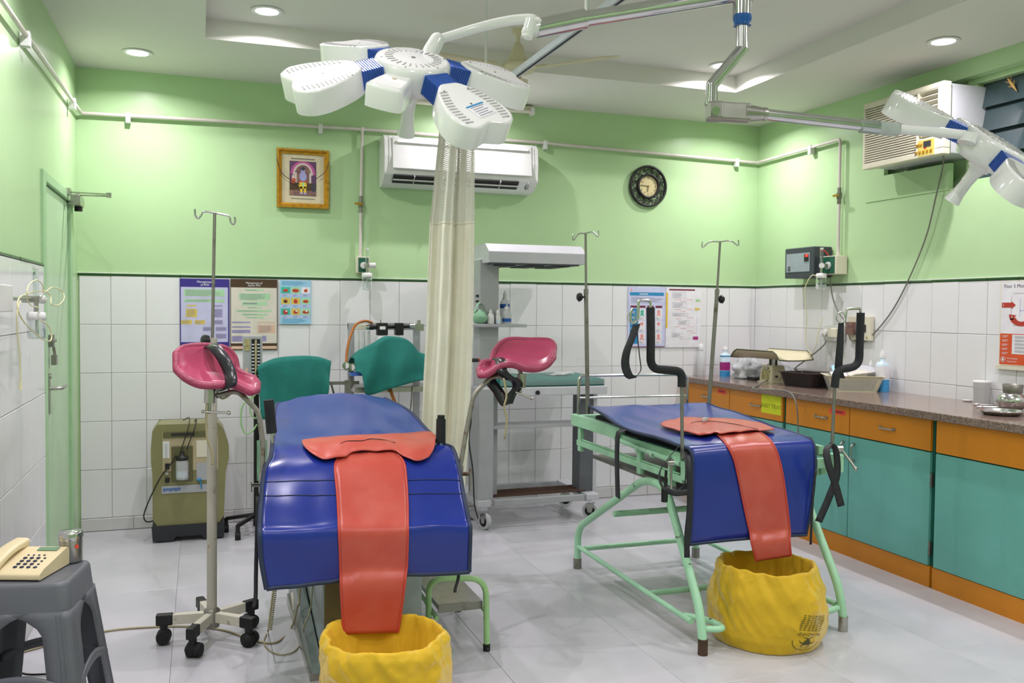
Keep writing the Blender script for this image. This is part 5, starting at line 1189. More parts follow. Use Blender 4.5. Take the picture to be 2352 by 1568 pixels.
# ------------------------------------------------------------------ base cabinets and worktop
CZ, CX = .903, 3.46
wt = MB().bx(CX, XR, 2.3, YB, .863, CZ).build('worktop', ['granite'], bevel=.004, origin=(3.8, 4.2, CZ)); tag(wt, 'long polished brown granite worktop along the right wall', 'worktop')
FX_ = 3.505
def handle(parent, y, z, horiz=True, L=.06):
    a = EY if horiz else EZ; c = V((FX_-.0, y, z)); m = MB()
    m.tube(fillet([c+a*L*.85, c+a*L*.7-EX*.022, c-a*L*.7-EX*.022, c-a*L*.85], .012), .0055, 8)
    for s in (1, -1): m.cyl(c+a*s*L*.86, c+a*s*L*.86-EX*.006, .009, n=10)
    return m.build('handle', 'steel', parent)
def cabinet(y0, y1, split, label, hand, hy, notes, doors=True, hz=.775):
    t = thing('base_cabinet', label, 'cabinet', ((FX_+XR)/2, (y0+y1)/2, 0))
    MB().bx(FX_+.02, XR-.01, y0, y1, .11, .862).build('carcass', 'teal_edge', t)
    MB().bx(FX_+.004, FX_+.06, y0+.002, y1-.002, 0, .108).build('plinth', 'laminate_orange', t)
    ds = [(y0+.012, split-.003), (split+.003, y1-.012)] if split else [(y0+.012, y1-.012)]
    for i, (a, b) in enumerate(ds):
        d = MB().bx(FX_, FX_+.018, a, b, .697, .856).build('drawer', 'laminate_orange', t, bevel=.0015)
        if hy[i] is not None: handle(d, hy[i], hz)
        for n_ in notes:
            if a < n_[0] < b:
                m = MB(); m.bx(FX_-.0012, FX_, n_[0]-n_[2], n_[0]+n_[2], n_[1]-n_[3], n_[1]+n_[3], 0)
                if n_[4] == 'note_yellow': m.text('BABY TRAY', (FX_-.0012, n_[0], n_[1]-.012), -EY, EZ, .042, 1)
                else:
                    for k in range(7): m.bx(FX_-.0018, FX_-.0012, n_[0]-n_[2]*.7+k*n_[2]*.2, n_[0]-n_[2]*.7+(k+.7)*n_[2]*.2, n_[1]-.004, n_[1]+.006, 1)
                m.build('paper_note', [n_[4], 'note_ink' if n_[4] == 'note_yellow' else 'maroon_print'], d)
    for i, (a, b) in enumerate(ds):
        d = MB().bx(FX_, FX_+.018, a, b, .112, .69).build('door', 'laminate_teal', t, bevel=.0015)
        if hand[i] is not None: handle(d, hand[i], .605, False, .055)
    for z in (.2, .55): MB().bx(FX_+.001, FX_+.016, y0+.0, y0+.011, z-.035, z+.035).build('hinge', 'dull_steel', t)
    return t
cabinet(4.802, 6.045, 5.42, 'orange and teal cabinet by the back corner with the yellow paper note', (None, None), (5.105, 5.717), [(4.935, .795, .105, .06, 'note_yellow'), (5.52, .828, .055, .016, 'note_red')])
cabinet(3.575, 4.79, 4.19, 'orange and teal cabinet in the middle with a small red label on a drawer', (4.145, 4.235), (3.89, 4.435), [(4.295, .818, .07, .014, 'note_red')])
cabinet(2.32, 3.562, None, 'orange and teal cabinet nearest the camera at the right edge, without handles in view', (None,), (None,), [])
# ------------------------------------------------------------------ things on the worktop
def on(px, py): return oz(px, py, CZ)
def at_y(px, py, Y): p = oy(px, py, Y); return p
def sq_bottle(nm, label, x, y, w, d, h, neck, m, mc, lab, fill=None, cat='bottle', cap_h=.03):
    t = thing(nm, label, cat, (x, y, CZ)); z = CZ
    m_ = MB(); 
    for r in ((w, d, 0), (w, d, h*.8)): pass
    secs = [(w, d, .0), (w, d, .004), (w, d, h*.78), (w*.8, d*.8, h*.86), (neck*2, neck*2, h*.9), (neck*2, neck*2, h)]
    rings = [[V((x+a, y+b, z+hh)) for a, b in rrect(ww, dd, min(ww, dd)*.25, 3)] for ww, dd, hh in secs]; n = len(rings[0])
    m_.add([p for r in rings for p in r], [(i*n+k, i*n+(k+1) % n, (i+1)*n+(k+1) % n, (i+1)*n+k) for i in range(len(rings)-1) for k in range(n)], True); m_.add(rings[0], [tuple(range(n))[::-1]]); m_.add(rings[-1], [tuple(range(n))])
    m_.build('body', m, t)
    MB().lathe([(neck*1.25, h), (neck*1.25, h+cap_h*.6), (neck*.8, h+cap_h*.75), (neck*.75, h+cap_h)], (x, y, z), n=18).build('cap', mc, t)
    for (z0, z1, ml, sc_) in lab:
        out = rrect(w*1.02, d*1.02, min(w, d)*.25, 3); m_ = MB(); nn = len(out)
        vs = [V((x+a, y+b, z+hh)) for hh in (z0, z1) for a, b in out]; m_.add(vs, [(k, (k+1) % nn, nn+(k+1) % nn, nn+k) for k in range(nn)], True); m_.build('label', ml, t)
    return t
p = on(1624, 866); sq_bottle('handrub_bottle', 'blue and white bottle with magenta label in the back corner of the worktop', 3.77, 5.9, .07, .05, .2, .014, 'pale_blue', 'plastic_white', [(.0, .045, 'blue_liquid', 1), (.048, .11, 'magenta_print', 1), (.15, .16, 'ink_blue', 1)])
p = at_y(1608, 800, 5.97); bottle('spray_bottle', 'pale clear bottle with white cap in the corner behind the magenta-label bottle', at_y(1609, 860, 6.0).x, 6.0, CZ, [(.03, 0), (.032, .004), (.032, .16), (.015, .19), (.013, .2)], [(.018, .2), (.018, .24), (.01, .245)], 'clear_bag', 'plastic_white')
def crumpled(nm, label, c, rx, ry, h, seed, m='clear_bag', cat='plastic bag'):
    g = []
    for i in range(13):
        v = i/12; row = []
        for k in range(36):
            a = 2*PI*k/36; f = 1+.5*nz(math.cos(a)*2.2, math.sin(a)*2.2, seed+v*3)+.3*nz(math.cos(a)*5, math.sin(a)*5, seed+v*6); s = math.cos(v*PI/2*.96)**.55
            row.append(V(c)+V((rx*f*s*math.cos(a), ry*f*s*math.sin(a), max(.002, h*v*(1+.25*nz(a*.7, v*2, seed+2))))))
        g.append(row)
    return tag(MB().sheet(g, .0012, closed_u=True).build(nm, m, origin=c), label, cat)
crumpled('plastic_bag', 'crumpled clear plastic bag of supplies beside the magenta-label bottle', (3.87, 5.74, CZ+.003), .12, .1, .17, 3)
crumpled('plastic_bag', 'smaller crumpled clear plastic bag just behind the baby scale', (4.0, 5.58, CZ+.003), .1, .09, .15, 8)
m = MB(); m.bx(3.8, 4.02, 5.55, 5.82, CZ+.002, CZ+.016); tag(m.build('instrument_tray', 'charcoal', origin=(3.9, 5.7, CZ), bevel=.004), 'dark flat tray lying beneath the crumpled plastic bags', 'tray')
# baby scale
sx, sy = 3.73, 5.28; BS = thing('baby_scale', 'cream baby weighing scale with a curved tray on the worktop', 'weighing scale', (sx, sy, CZ))
e = (oz(1787, 882, CZ)-oz(1718, 874, CZ)); A = math.atan2(e.y, e.x); bu = V((math.cos(A), math.sin(A), 0)); bv = V((-math.sin(A), math.cos(A), 0))
bc = oz(1752, 878, CZ)+bv*.09; bc.z = CZ
m = MB(); sec = [(.155, .16, 0), (.155, .16, .006), (.135, .14, .008), (.128, .13, .06), (.112, .115, .115), (.1, .1, .12)]
rings = [[bc+bu*a+bv*b+EZ*hh for a, b in rrect(ww, dd, .012, 3)] for ww, dd, hh in sec]; n = len(rings[0])
m.add([p for r in rings for p in r], [(i*n+k, i*n+(k+1) % n, (i+1)*n+(k+1) % n, (i+1)*n+k) for i in range(len(rings)-1) for k in range(n)], True); m.add(rings[-1], [tuple(range(n))]); m.build('base', 'scale_cream', BS)
MB().obox(bc-bv*.0655+EZ*.055, bu, EZ+bv*.07, bv, .04, .034, .002).build('dial_window', 'faded_label', BS)
m = MB(); m.obox(bc-bv*.0615+EZ*.1, bu, EZ+bv*.07, bv, .024, .007, .0015, 0)
for k in range(5): m.obox(bc-bv*.0635+EZ*.1+bu*(-.014+.007*k), bu, EZ, bv, .0024, .004, .001, 1)
m.build('name_plate', ['charcoal', 'text_white'], BS)
MB().cyl(bc+bu*.0655-bv*.03+EZ*.045, bc+bu*.075-bv*.03+EZ*.045, .008).build('adjust_knob', 'charcoal', BS)
for q in (-.03, .03): MB().cyl(bc+bu*q+EZ*.118, bc+bu*q+EZ*.16, .009).build('tray_post', 'scale_trim', BS)
ta = oy(1670, 812, bc.y-.13); tb = oy(1846, 812, bc.y+.0)
tu = bu; L = .3; g = []
tc = bc+EZ*.162-bu*.025
for i in range(17):
    s = i/16*2-1; row = []
    for j in range(13):
        q = j/12*2-1; w = .15*q; h = .062*abs(q)**2.2*min(1, (1-abs(s))*5+.1); row.append(tc+bu*(s*.255+.0)+bv*w*1.0+EZ*h)
    g.append(row)
MB().sheet(g, .004).build('weighing_tray', 'scale_cream', BS)
MB().tube([r[0] for r in g], .0045, 8).tube([r[-1] for r in g], .0045, 8).tube(g[0], .0045, 8).tube(g[-1], .0045, 8).build('tray_rim', 'scale_trim', BS)
# baskets
def basket(nm, label, c, ang, w, d, h, m, slots, fl=1.22):
    t = thing(nm, label, 'basket', c); u = V((math.cos(ang), math.sin(ang), 0)); v = V((-math.sin(ang), math.cos(ang), 0)); c = V(c)
    secs = [(w, d, .0), (w, d, .004), (w*lerp(1, fl, .95), d*lerp(1, fl, .95), h*.94), (w*fl+.02, d*fl+.02, h*.96), (w*fl+.022, d*fl+.022, h), (w*fl-.006, d*fl-.006, h), (w-.008, d-.008, .006)]
    rings = [[c+u*a+v*b+EZ*hh for a, b in rrect(ww, dd, .03, 4)] for ww, dd, hh in secs]; n = len(rings[0]); mb = MB()
    mb.add([p for r in rings for p in r], [(i*n+k, i*n+(k+1) % n, (i+1)*n+(k+1) % n, (i+1)*n+k) for i in range(len(rings)-1) for k in range(n)], False); mb.add(rings[0], [tuple(range(n))[::-1]]); mb.add(rings[-1], [tuple(range(n))])
    b = mb.build('body', m, t)
    mb = MB()
    for side in ((v*-1, u, d, w), (v, u, d, w), (u*-1, v, w, d), (u, v, w, d)):
        o_, a_, D_, W_ = side
        for r in range(7):
            z = h*(.16+.1*r); k_ = lerp(1, fl, z/h); cnt = int(W_*k_/.012)-5
            for k in range(cnt):
                q = (k-(cnt-1)/2)*.012; mb.obox(c+o_*(D_*k_/2+.0006)+a_*q+EZ*z, a_, EZ, o_, .0036, .0036, .0009)
    stuff(mb.build('lattice_holes', slots, b)); return t, u, v
p0, p1 = oz(1797, 884, CZ), oz(1882, 893, CZ)
dc = oz(1840, 889, CZ)+V((.1, .05, 0)); dc.z = CZ
basket('plastic_basket', 'dark brown plastic basket between the baby scale and the cream basket', (3.82, 4.985, CZ), A+.12, .24, .2, .095, 'basket_brown', 'slot_dark', 1.2)
d0, d1 = oz(1882, 893, CZ), oz(2014, 899, CZ); A2 = math.atan2((d1-d0).y, (d1-d0).x)
BKT, uu, vv = basket('plastic_basket', 'cream lattice plastic basket full of wrapped supplies on the worktop', (3.91, 4.655, CZ), -.5, .27, .2, .1, 'basket_cream', 'slot_grey', 1.24)
bcn = V((3.91, 4.655, CZ))
def packet(nm, label, c, ex_, ey_, w, h, m, seed, puff=.012, cat='packet'):
    g = [[V(c)+V(ex_)*((i/8-.5)*w)+V(ey_)*((j/6-.5)*h)+EZ*(puff*math.sin(PI*i/8)*math.sin(PI*j/6)+.012*nz(i*.5, j*.5, seed)) for i in range(9)] for j in range(7)]
    return tag(MB().sheet(g, .003).build(nm, m, origin=c), label, cat)
packet('glove_packet', 'white wrapped packet sticking up at the left of the cream basket', bcn-uu*.09-vv*.04+EZ*.105, uu, (vv+EZ*.25).normalized(), .1, .09, 'paper_white', 3)
packet('supply_packet', 'grey blue plastic packet on top of the cream basket, right side', bcn+uu*.07+vv*.05+EZ*.135, uu, (vv*.9+EZ*.3).normalized(), .17, .1, 'warmer_light', 7)
packet('supply_packet', 'pale blue film packet at the back of the cream basket, left side', bcn-uu*.05+vv*.07+EZ*.135, uu, (vv*.9+EZ*.35).normalized(), .13, .07, 'skyblue_print', 9)
packet('gauze_packet', 'off-white folded gauze packet lying across the middle of the cream basket', bcn+uu*.03-vv*.03+EZ*.112, (uu+EZ*.15).normalized(), vv, .15, .12, 'beige_print', 12, .02)
sq_bottle('handrub_bottle', 'large blue square bottle with white label, right of the cream basket', 4.06, 4.56, .07, .058, .21, .014, 'pale_blue', 'plastic_white', [(.0, .075, 'blue_liquid', 1), (.078, .16, 'paper_white', 1)], cap_h=.055)
for k, (px, lb) in enumerate(((2000, 'small clear spray bottle with white cap behind the cream basket, left of the pair'), (2016, 'small clear spray bottle with white cap behind the cream basket, right of the pair'))):
    x = 4.075; y = ox(px, 850, x).y
    bottle('spray_bottle', lb, x, y, CZ, [(.024, 0), (.025, .004), (.025, .13), (.016, .15), (.01, .155)], [(.013, .155), (.013, .165), (.007, .175), (.005, .19)], 'clear_bag', 'plastic_white', (.0252, .01, .05, 'blue_liquid'))
# steel pot, tray, forceps, pale jar
px_ = V((3.97, 3.52, CZ)); t = thing('steel_pot', 'shiny round steel pot with a dark neck at the right end of the worktop', 'pot', px_)
MB().lathe([(.04, 0), (.06, .012), (.078, .04), (.074, .065), (.05, .084), (.044, .088)], px_, n=32).build('belly', 'chrome', t); MB().lathe([(.044, .086), (.046, .09), (.05, .13), (.047, .132), (.043, .095), (.001, .09)], px_, n=32).build('neck', 'dull_steel', t)
q = V((3.72, 3.36, CZ)); t = thing('kidney_tray', 'shallow steel tray at the right edge of the worktop', 'tray', q); MB().lathe([(.07, 0), (.085, .004), (.1, .022), (.104, .023), (.103, .02), (.086, .007), (.001, .006)], q, n=30).build('dish', 'chrome', t)
for k, lb in enumerate(('steel forceps on the worktop, nearest the back wall of three', 'steel forceps on the worktop, middle one of three before the pot', 'steel forceps on the worktop, nearest the front edge of three')):
    o = on(2300+4*k, 934+6*k)+V((-.0+.02*k, .02, .006)); d = V((math.cos(-.95+.16*k), math.sin(-.95+.16*k), 0)); s = V((-d.y, d.x, 0)); t = thing('forceps', lb, 'forceps', o, None)
    for g_ in (1, -1):
        MB().tube(curve([o-d*.09+s*.018*g_, o-d*.03+s*.008*g_, o+d*.0, o+d*.06-s*.003*g_], 4), .0035, 8).tube(curve([o-d*.105+s*.02*g_+V((math.cos(a)*.014, math.sin(a)*.014, 0)) for a in [k2*PI/5 for k2 in range(10)]], 2, True), .0028, 6, closed=True).build('handle_half', 'chrome', t)
q = V((4.08, ox(2255, 900, 4.08).y, CZ)); t = thing('plastic_jar', 'pale translucent plastic jar against the tiles, left of the steel pot', 'jar', q); MB().lathe([(.036, 0), (.04, .004), (.044, .115), (.046, .118)], q, n=28).build('body', 'clear_bag', t); MB().lathe([(.047, .116), (.047, .126), (.001, .128)], q, n=28).build('lid', 'plastic_white', t)
q = V((4.09, ox(2222, 917, 4.09).y, CZ)); tag(MB().lathe([(.02, 0), (.026, .004), (.026, .009), (.001, .01)], q, n=20).build('jar_lid', 'plastic_white', origin=q), 'small white lid lying beside the pale plastic jar', 'lid')
# ------------------------------------------------------------------ pipes on the walls
GP = thing('gas_pipe', 'white wall-mounted gas pipe running round the room below the ceiling', 'pipe', (1.7, YB-.02, 2.57))
pz = 2.57; r = .0105
yR = 5.07
MB().tube(fillet([(XL+.022, 2.4, 2.47), (XL+.022, 4.2, 2.51), (XL+.022, YB-.022, 2.56), (1.0, YB-.022, 2.588), (2.3, YB-.022, 2.588), (XR-.022, YB-.022, 2.557), (XR-.022, yR, 2.572), (XR-.022, yR-.004, 1.78)], .02, 4), r, 12).build('main_pipe', 'pipe_white', GP)
p = oy(832, 300, YB); xd = p.x-.004
MB().cyl((xd, YB-.022, 2.588), (xd-.012, YB-.022, 1.735), .0095, n=12).cyl((xd, YB-.022, 2.575), (xd, YB-.022, 2.6), .0145, n=12).build('drop_pipe', 'pipe_white', GP)
for px, y in ((48, 'l'), (158, 'l'), (295, 'b'), (735, 'b'), (1250, 'b'), (1690, 'b'), (1868, 'r')):
    m = MB()
    if y == 'b':
        x = oy(px, 300, YB).x; z = lerp(2.56, 2.588, min(1, (x-XL)/1.7)) if x < 2 else lerp(2.588, 2.557, (x-2.3)/1.8)
        m.bx(x-.014, x+.014, YB-.036, YB+.002, z-.045, z+.018)
    elif y == 'l':
        yy = ox(px, 100 if px < 100 else 237, XL).y; z = lerp(2.51, 2.56, (yy-4.2)/1.83); m.bx(XL-.002, XL+.036, yy-.02, yy+.02, z-.045, z+.018)
    else:
        yy = ox(px, 342, XR).y; m.bx(XR-.036, XR+.002, yy-.016, yy+.016, 2.52, 2.582)
    m.build('pipe_clip', 'plastic_white', GP, bevel=.003)
for (x, y, z, dx) in ((xd-.007, YB-.022, 2.09, EX), (XR-.022, yR, 2.19, EY)):
    v = MB().cyl((x, y, z-.055), (x, y, z+.055), .0135, n=12).cyl((x, y, z-.02), (x, y, z+.02), .018, n=12).build('shutoff_valve', 'dull_steel', GP)
    MB().obox((x-.02 if dx is EX else x-.028, y-.028 if dx is EX else y, z), dx, EZ, EX if dx is EY else EY, .026, .007, .005).build('valve_lever', 'brass', v)
# outlets with flowmeters
def flow_bottle(nm, label, o, out, z_top, z_bot, knob_dir):
    """oxygen flowmeter: o = body point, out = direction away from wall"""
    t = thing(nm, label, 'flowmeter', o); o = V(o)
    MB().obox(o, out, out.cross(EZ), EZ, .03, .014, .014).build('body', 'steel', t, bevel=.003)
    c = o+out*.02
    MB().cyl(c+EZ*.012, c+EZ*z_top, .011, n=14).build('float_tube', 'clear_plastic', t); MB().cyl(c+EZ*z_top, c+EZ*(z_top+.012), .0115, n=14).build('tube_cap', 'plastic_white', t)
    MB().cyl(c+knob_dir*.014, c+knob_dir*.055, .016, .018, 14).build('control_knob', 'plastic_white', t)
    MB().cyl(c-EZ*.012, c-EZ*.05, .009, n=12).build('stem', 'steel', t)
    b = c-EZ*.05
    MB().lathe([(.02, 0), (.034, -.003), (.036, -.03), (.032, -.034)], b, n=24).build('jar_cap', 'plastic_white', t)
    MB().lathe([(.033, -.034), (.034, -.05), (.034, -z_bot), (.03, -z_bot-.008), (.001, -z_bot-.009)], b, n=24).build('jar', 'clear_plastic', t)
    MB().cyl(b-EZ*.034, b-EZ*(z_bot-.01), .005, n=8).build('dip_tube', 'plastic_white', t)
    return t, c, b
a, b = oy(816, 591, YB), oy(842, 628, YB); t = thing('oxygen_outlet', 'cream and green oxygen outlet below the drop pipe on the back wall', 'gas outlet', ((a.x+b.x)/2, YB, 1.66))
MB().bx(a.x, b.x+.01, YB-.055, YB, b.z, a.z+.005).build('housing', 'plastic_ivory', t, bevel=.003); MB().bx(a.x+.012, b.x, YB-.058, YB-.054, b.z+.006, a.z-.004).build('green_plate', 'green_socket', t)
MB().cyl((a.x+.045, YB-.075, a.z-.055), (a.x+.045, YB-.05, a.z-.055), .022).build('socket_ring', 'plastic_white', t)
flow_bottle('oxygen_flowmeter', 'clear oxygen flowmeter with humidifier jar hanging on the back wall outlet', (a.x+.06, YB-.09, a.z-.055), -EY, .1, .11, EX)
a, b = ox(1912, 590, XR-.07), ox(1948, 628, XR)
t = thing('oxygen_outlet', 'cream and green oxygen outlet right of the dark stabilizer box', 'gas outlet', (XR, 5.07, 1.72))
MB().bx(XR-.09, XR, 5.0, 5.15, 1.655, 1.78).build('housing', 'plastic_ivory', t, bevel=.003); MB().bx(XR-.093, XR-.089, 5.015, 5.135, 1.66, 1.775).build('green_plate', 'green_socket', t)
MB().cyl((XR-.105, 5.075, 1.715), (XR-.09, 5.075, 1.715), .025).build('socket_ring', 'plastic_white', t)
t, c, bt = flow_bottle('oxygen_flowmeter', 'clear oxygen flowmeter with humidifier jar beside the dark stabilizer box', (XR-.13, 5.075, 1.712), -EX, .11, .1, V((-.6, -.8, 0)))
MB().tube(curve([bt+EZ*-.02+EX*-.03, bt+V((-.06, .03, -.02)), bt+V((-.08, .07, -.12)), bt+V((-.05, .08, -.3)), bt+V((-.04, .1, -.45)), bt+V((-.02, .07, -.55)), bt+V((-.02, .02, -.5)), bt+V((-.02, -.0, -.42)), bt+V((0, -.02, -.3))], 6), .003, 8).build('oxygen_tube', 'tube_yellow', t)
a, b = ox(30, 655, XL+.07), ox(30, 716, XL+.07)
t = thing('oxygen_outlet', 'white gas outlet box on the left wall at the picture edge', 'gas outlet', (XL, 4.0, 1.42))
MB().bx(XL, XL+.07, a.y-.24, a.y, b.z, a.z).build('housing', 'plastic_white', t, bevel=.004); MB().bx(XL+.01, XL+.06, a.y, a.y+.012, b.z+.01, a.z-.01).build('side_plate', 'warmer_grey', t)
o = ox(83, 687, XL+.08)
t, c, bt = flow_bottle('oxygen_flowmeter', 'clear oxygen flowmeter and jar with coiled tubing on the left tiled wall', (XL+.06, o.y, o.z), EX, .12, .1, V((.3, .9, 0)))
MB().cyl((XL+.05, a.y, o.z), (XL+.06, o.y, o.z), .008, n=10).build('supply_pipe', 'steel', t)
co = lambda px, py, x: ox(px, py, x)
MB().tube(curve([co(90, 706, XL+.1), co(70, 700, XL+.11), co(62, 680, XL+.12), co(66, 655, XL+.12), co(84, 643, XL+.12), co(98, 655, XL+.11), co(100, 672, XL+.1), co(120, 660, XL+.12), co(142, 668, XL+.14), co(147, 685, XL+.15), co(135, 700, XL+.14), co(118, 698, XL+.13), co(116, 680, XL+.12), co(100, 668, XL+.11), co(70, 672, XL+.11)], 6), .0026, 8).tube(curve([co(70, 672, XL+.11), co(46, 682, XL+.1), co(40, 705, XL+.1), co(52, 735, XL+.11), co(75, 760, XL+.12), co(100, 780, XL+.13), co(116, 782, XL+.14), co(118, 765, XL+.14), co(108, 745, XL+.13), co(92, 735, XL+.12)], 6), .0026, 8).tube(curve([co(46, 690, XL+.1), co(39, 720, XL+.1), co(41, 770, XL+.1), co(46, 830, XL+.1), co(47, 880, XL+.1)], 6), .0026, 8).build('oxygen_tube', 'tube_yellow', t)
MB().cyl(co(47, 876, XL+.1), co(47, 895, XL+.1), .0035, .006).build('tube_end', 'tube_yellow', t)
# ------------------------------------------------------------------ air conditioners
AC = thing('split_air_conditioner', 'white split air conditioner high on the back wall behind the curtain', 'air conditioner', (1.69, YB, 2.37))
x0, x1, zt_, zb_ = 1.148, 2.222, 2.54, 2.21; yo = .2
m = MB(); prof = [(YB, zt_), (YB-.15, zt_), (YB-.185, zt_-.03), (YB-.198, zt_-.14), (YB-.192, zb_+.07), (YB-.12, zb_+.015), (YB-.05, zb_), (YB, zb_)]
def acx(Y, px): return px
m.prism([(a, b) for a, b in prof], (x0+.03, 0, 0), EY, EZ, EX, x1-x0-.06); m.build('body', 'plastic_white', AC, bevel=.008)
for xx in ((x0, x0+.03), (x1-.03, x1)): MB().prism([(a+.004 if a < YB-.05 else a, b) for a, b in prof], (xx[0], 0, 0), EY, EZ, EX, .03).build('end_cap', 'plastic_white', AC, bevel=.01)
MB().obox(((x0+x1)/2, YB-.198, zt_-.12), EX, (0, .1, 1), (0, -1, .1), (x1-x0)/2-.05, .105, .004).build('front_panel', 'plastic_white', AC, bevel=.004)
MB().obox(((x0+x1)/2, YB-.204, zt_-.045), EX, (0, .2, 1), (0, -1, .2), (x1-x0)/2-.08, .008, .003).build('panel_lip', 'ring_white', AC)
MB().obox(((x0+x1)/2-.04, YB-.160, zb_+.05), EX, (0, -.75, .6), (0, -.6, -.75), (x1-x0)/2-.1, .036, .012).build('air_outlet', 'slot_dark', AC)
for k in range(2): MB().obox(((x0+x1)/2-.04, YB-.176-.013*k+.01, zb_+.036+.026*k), EX, (0, -1, .15), (0, .15, 1), (x1-x0)/2-.1, .012, .002).build('louvre', 'plastic_white', AC)
for k in range(5): MB().obox((x0+.2+.2*k, YB-.168, zb_+.045), EX, (0, -.75, .6), (0, -.6, -.75), .003, .034, .012).build('vane', 'slot_grey', AC)
MB().ball((x1-.055, YB-.186, zb_+.085), .006).build('indicator_lamp', 'led_red', AC)
m = MB()
for k in range(7): m.obox((x0+.11+.012*k, YB-.2035, zt_-.215+.0), EX, EZ, EY, .0045, .006, .001, 0)
for k in range(8): m.obox((x0+.21+.012*k, YB-.2035, zt_-.215), EX, EZ, EY, .004, .0025, .001, 1)
m.build('brand_lettering', ['text_dark', 'text_grey'], AC)
for k in range(3): MB().obox((x1-.07, YB-.17+.012*k, zb_+.07-.018*k), EX, (0, -.75, .6), (0, -.6, -.75), .014, .003, .012).build('print_mark', 'text_grey', AC)
WA = thing('window_air_conditioner', 'old white window air conditioner with slatted grille, set in the right wall', 'air conditioner', (XR, 4.32, 2.5))
Xf = 3.935; y0, y1, z0, z1 = 3.995, 4.64, 2.293, 2.70
MB().bx(Xf+.05, XR+.18, y0+.02, y1-.02, z0+.01, z1-.005).build('chassis', 'warmer_light', WA, bevel=.004)
fr = MB(); yd = ox(2104, 280, Xf).y
fr.bx(Xf, Xf+.055, y0, y1, z0, z0+.035).bx(Xf, Xf+.055, y0, y1, z1-.03, z1).bx(Xf, Xf+.055, y1-.012, y1, z0+.035, z1-.03).bx(Xf, Xf+.055, yd-.016, yd, z0+.035, z1-.03).bx(Xf, Xf+.055, y0, y0+.045, z0+.035, z1-.03)
fr.bx(Xf, Xf+.055, y0+.045, yd-.016, z0+.035, z0+.085).build('front_frame', 'plastic_ivory', WA, bevel=.004)
MB().bx(Xf+.03, Xf+.05, yd, y1-.012, z0+.035, z1-.03).build('grille_back', 'slot_grey', WA)
for k in range(24): z = z0+.042+.0143*k; MB().bx(Xf+.004, Xf+.03, yd, y1-.012, z, z+.0075).build('grille_slat', 'plastic_ivory', WA)
zc = ox(2130, 316, Xf).z
MB().bx(Xf+.03, Xf+.05, y0+.045, yd-.016, zc, z1-.03).build('outlet_back', 'slot_dark', WA)
for k in range(9): z = zc+.02+.03*k; MB().obox((Xf+.016, (y0+.045+yd-.016)/2, z), EY, (1, 0, -.6), (.6, 0, 1), (yd-y0-.061)/2, .014, .003).build('outlet_slat', 'plastic_ivory', WA)
cp_ = MB().bx(Xf+.001, Xf+.05, y0+.045, yd-.016, zc-.105, zc).build('control_panel', 'plastic_ivory', WA)
pn2 = MB().bx(Xf-.001, Xf+.002, y0+.062, yd-.02, zc-.1, zc-.01).build('yellow_label', 'yellow_block', cp_)
MB().bx(Xf-.003, Xf, y0+.085, y0+.14, zc-.05, zc-.018).build('display', 'charcoal', cp_)
m = MB()
for k in range(5): m.bx(Xf-.004, Xf, y0+.075+.028*k, y0+.09+.028*k, zc-.085, zc-.07)
for k in range(3): m.bx(Xf-.004, Xf, y0+.15+.018*k, y0+.162+.018*k, zc-.042, zc-.028)
stuff(m.build('buttons', 'gold_frame', cp_))
m = MB(); m.cyl((Xf-.0015, yd-.075, z0+.055), (Xf, yd-.075, z0+.055), .011, n=18, mi=0); m.text('LG', (Xf-.0005, yd-.105, z0+.055), -EY, EZ, .02, 1); m.build('maker_logo', ['red_print', 'text_grey'], cp_)
MB().tube(curve([ox(2166, 350, Xf+.03), ox(2166, 380, XR-.03), ox(2150, 450, XR-.02), ox(2128, 540, XR-.015), ox(2090, 635, XR-.015), ox(2050, 712, XR-.015), ox(2005, 768, XR-.015), ox(1978, 785, XR-.015), ox(1955, 776, XR-.02), ox(1945, 755, XR-.03)], 8), .0045, 8).build('power_cable', 'grey_cord', WA)
# ------------------------------------------------------------------ stabilizer, switch plates, cables
SB = thing('voltage_stabilizer', 'dark grey voltage stabilizer box with a red display on the right wall', 'voltage stabilizer', (XR, 5.32, 1.74))
MB().bx(3.985, XR, 5.157, 5.48, 1.637, 1.85).build('case', 'dark_box', SB, bevel=.006)
pl = MB().bx(3.982, 3.986, 5.20, 5.458, 1.68, 1.81).build('front_plate', 'panel_grey', SB)
MB().bx(3.978, 3.983, 5.21, 5.255, 1.75, 1.80).build('display_window', 'black_plastic', pl); MB().bx(3.976, 3.979, 5.213, 5.24, 1.782, 1.797).build('red_digits', 'led_red', pl)
for k in range(3): MB().bx(3.98, 3.982, 5.41, 5.44, 1.69+.012*k, 1.696+.012*k).build('print_mark', 'text_dark', pl)
MB().tube(curve([(4.03, 5.152, 1.82), (4.06, 5.145, 1.82), (4.09, 5.147, 1.8), (4.1, 5.15, 1.77), (4.12, 5.152, 1.75)], 5), .003, 8).build('red_wire', 'note_red', SB)
SW = thing('switch_plate', 'cream metal switch plate with brown breaker on the right tiled wall', 'switch plate', (XR, 4.82, 1.3))
MB().bx(XR-.035, XR-.006, 4.725, 4.94, 1.215, 1.375).build('plate', 'plastic_ivory', SW, bevel=.004); MB().bx(XR-.075, XR-.034, 4.86, 4.915, 1.25, 1.335).build('breaker', 'picture_brown', SW, bevel=.003)
MB().bx(XR-.04, XR-.034, 4.765, 4.785, 1.27, 1.32).build('slot', 'slot_dark', SW); MB().cyl((XR-.06, 4.82, 1.295), (XR-.034, 4.82, 1.295), .02).build('rotary_switch', 'plastic_grey', SW); MB().cyl((XR-.038, 4.755, 1.235), (XR-.034, 4.755, 1.235), .006).build('screw', 'brass', SW)
SK = thing('socket_board', 'white socket board with plugs beside the cream switch plate', 'socket', (XR, 5.1, 1.26))
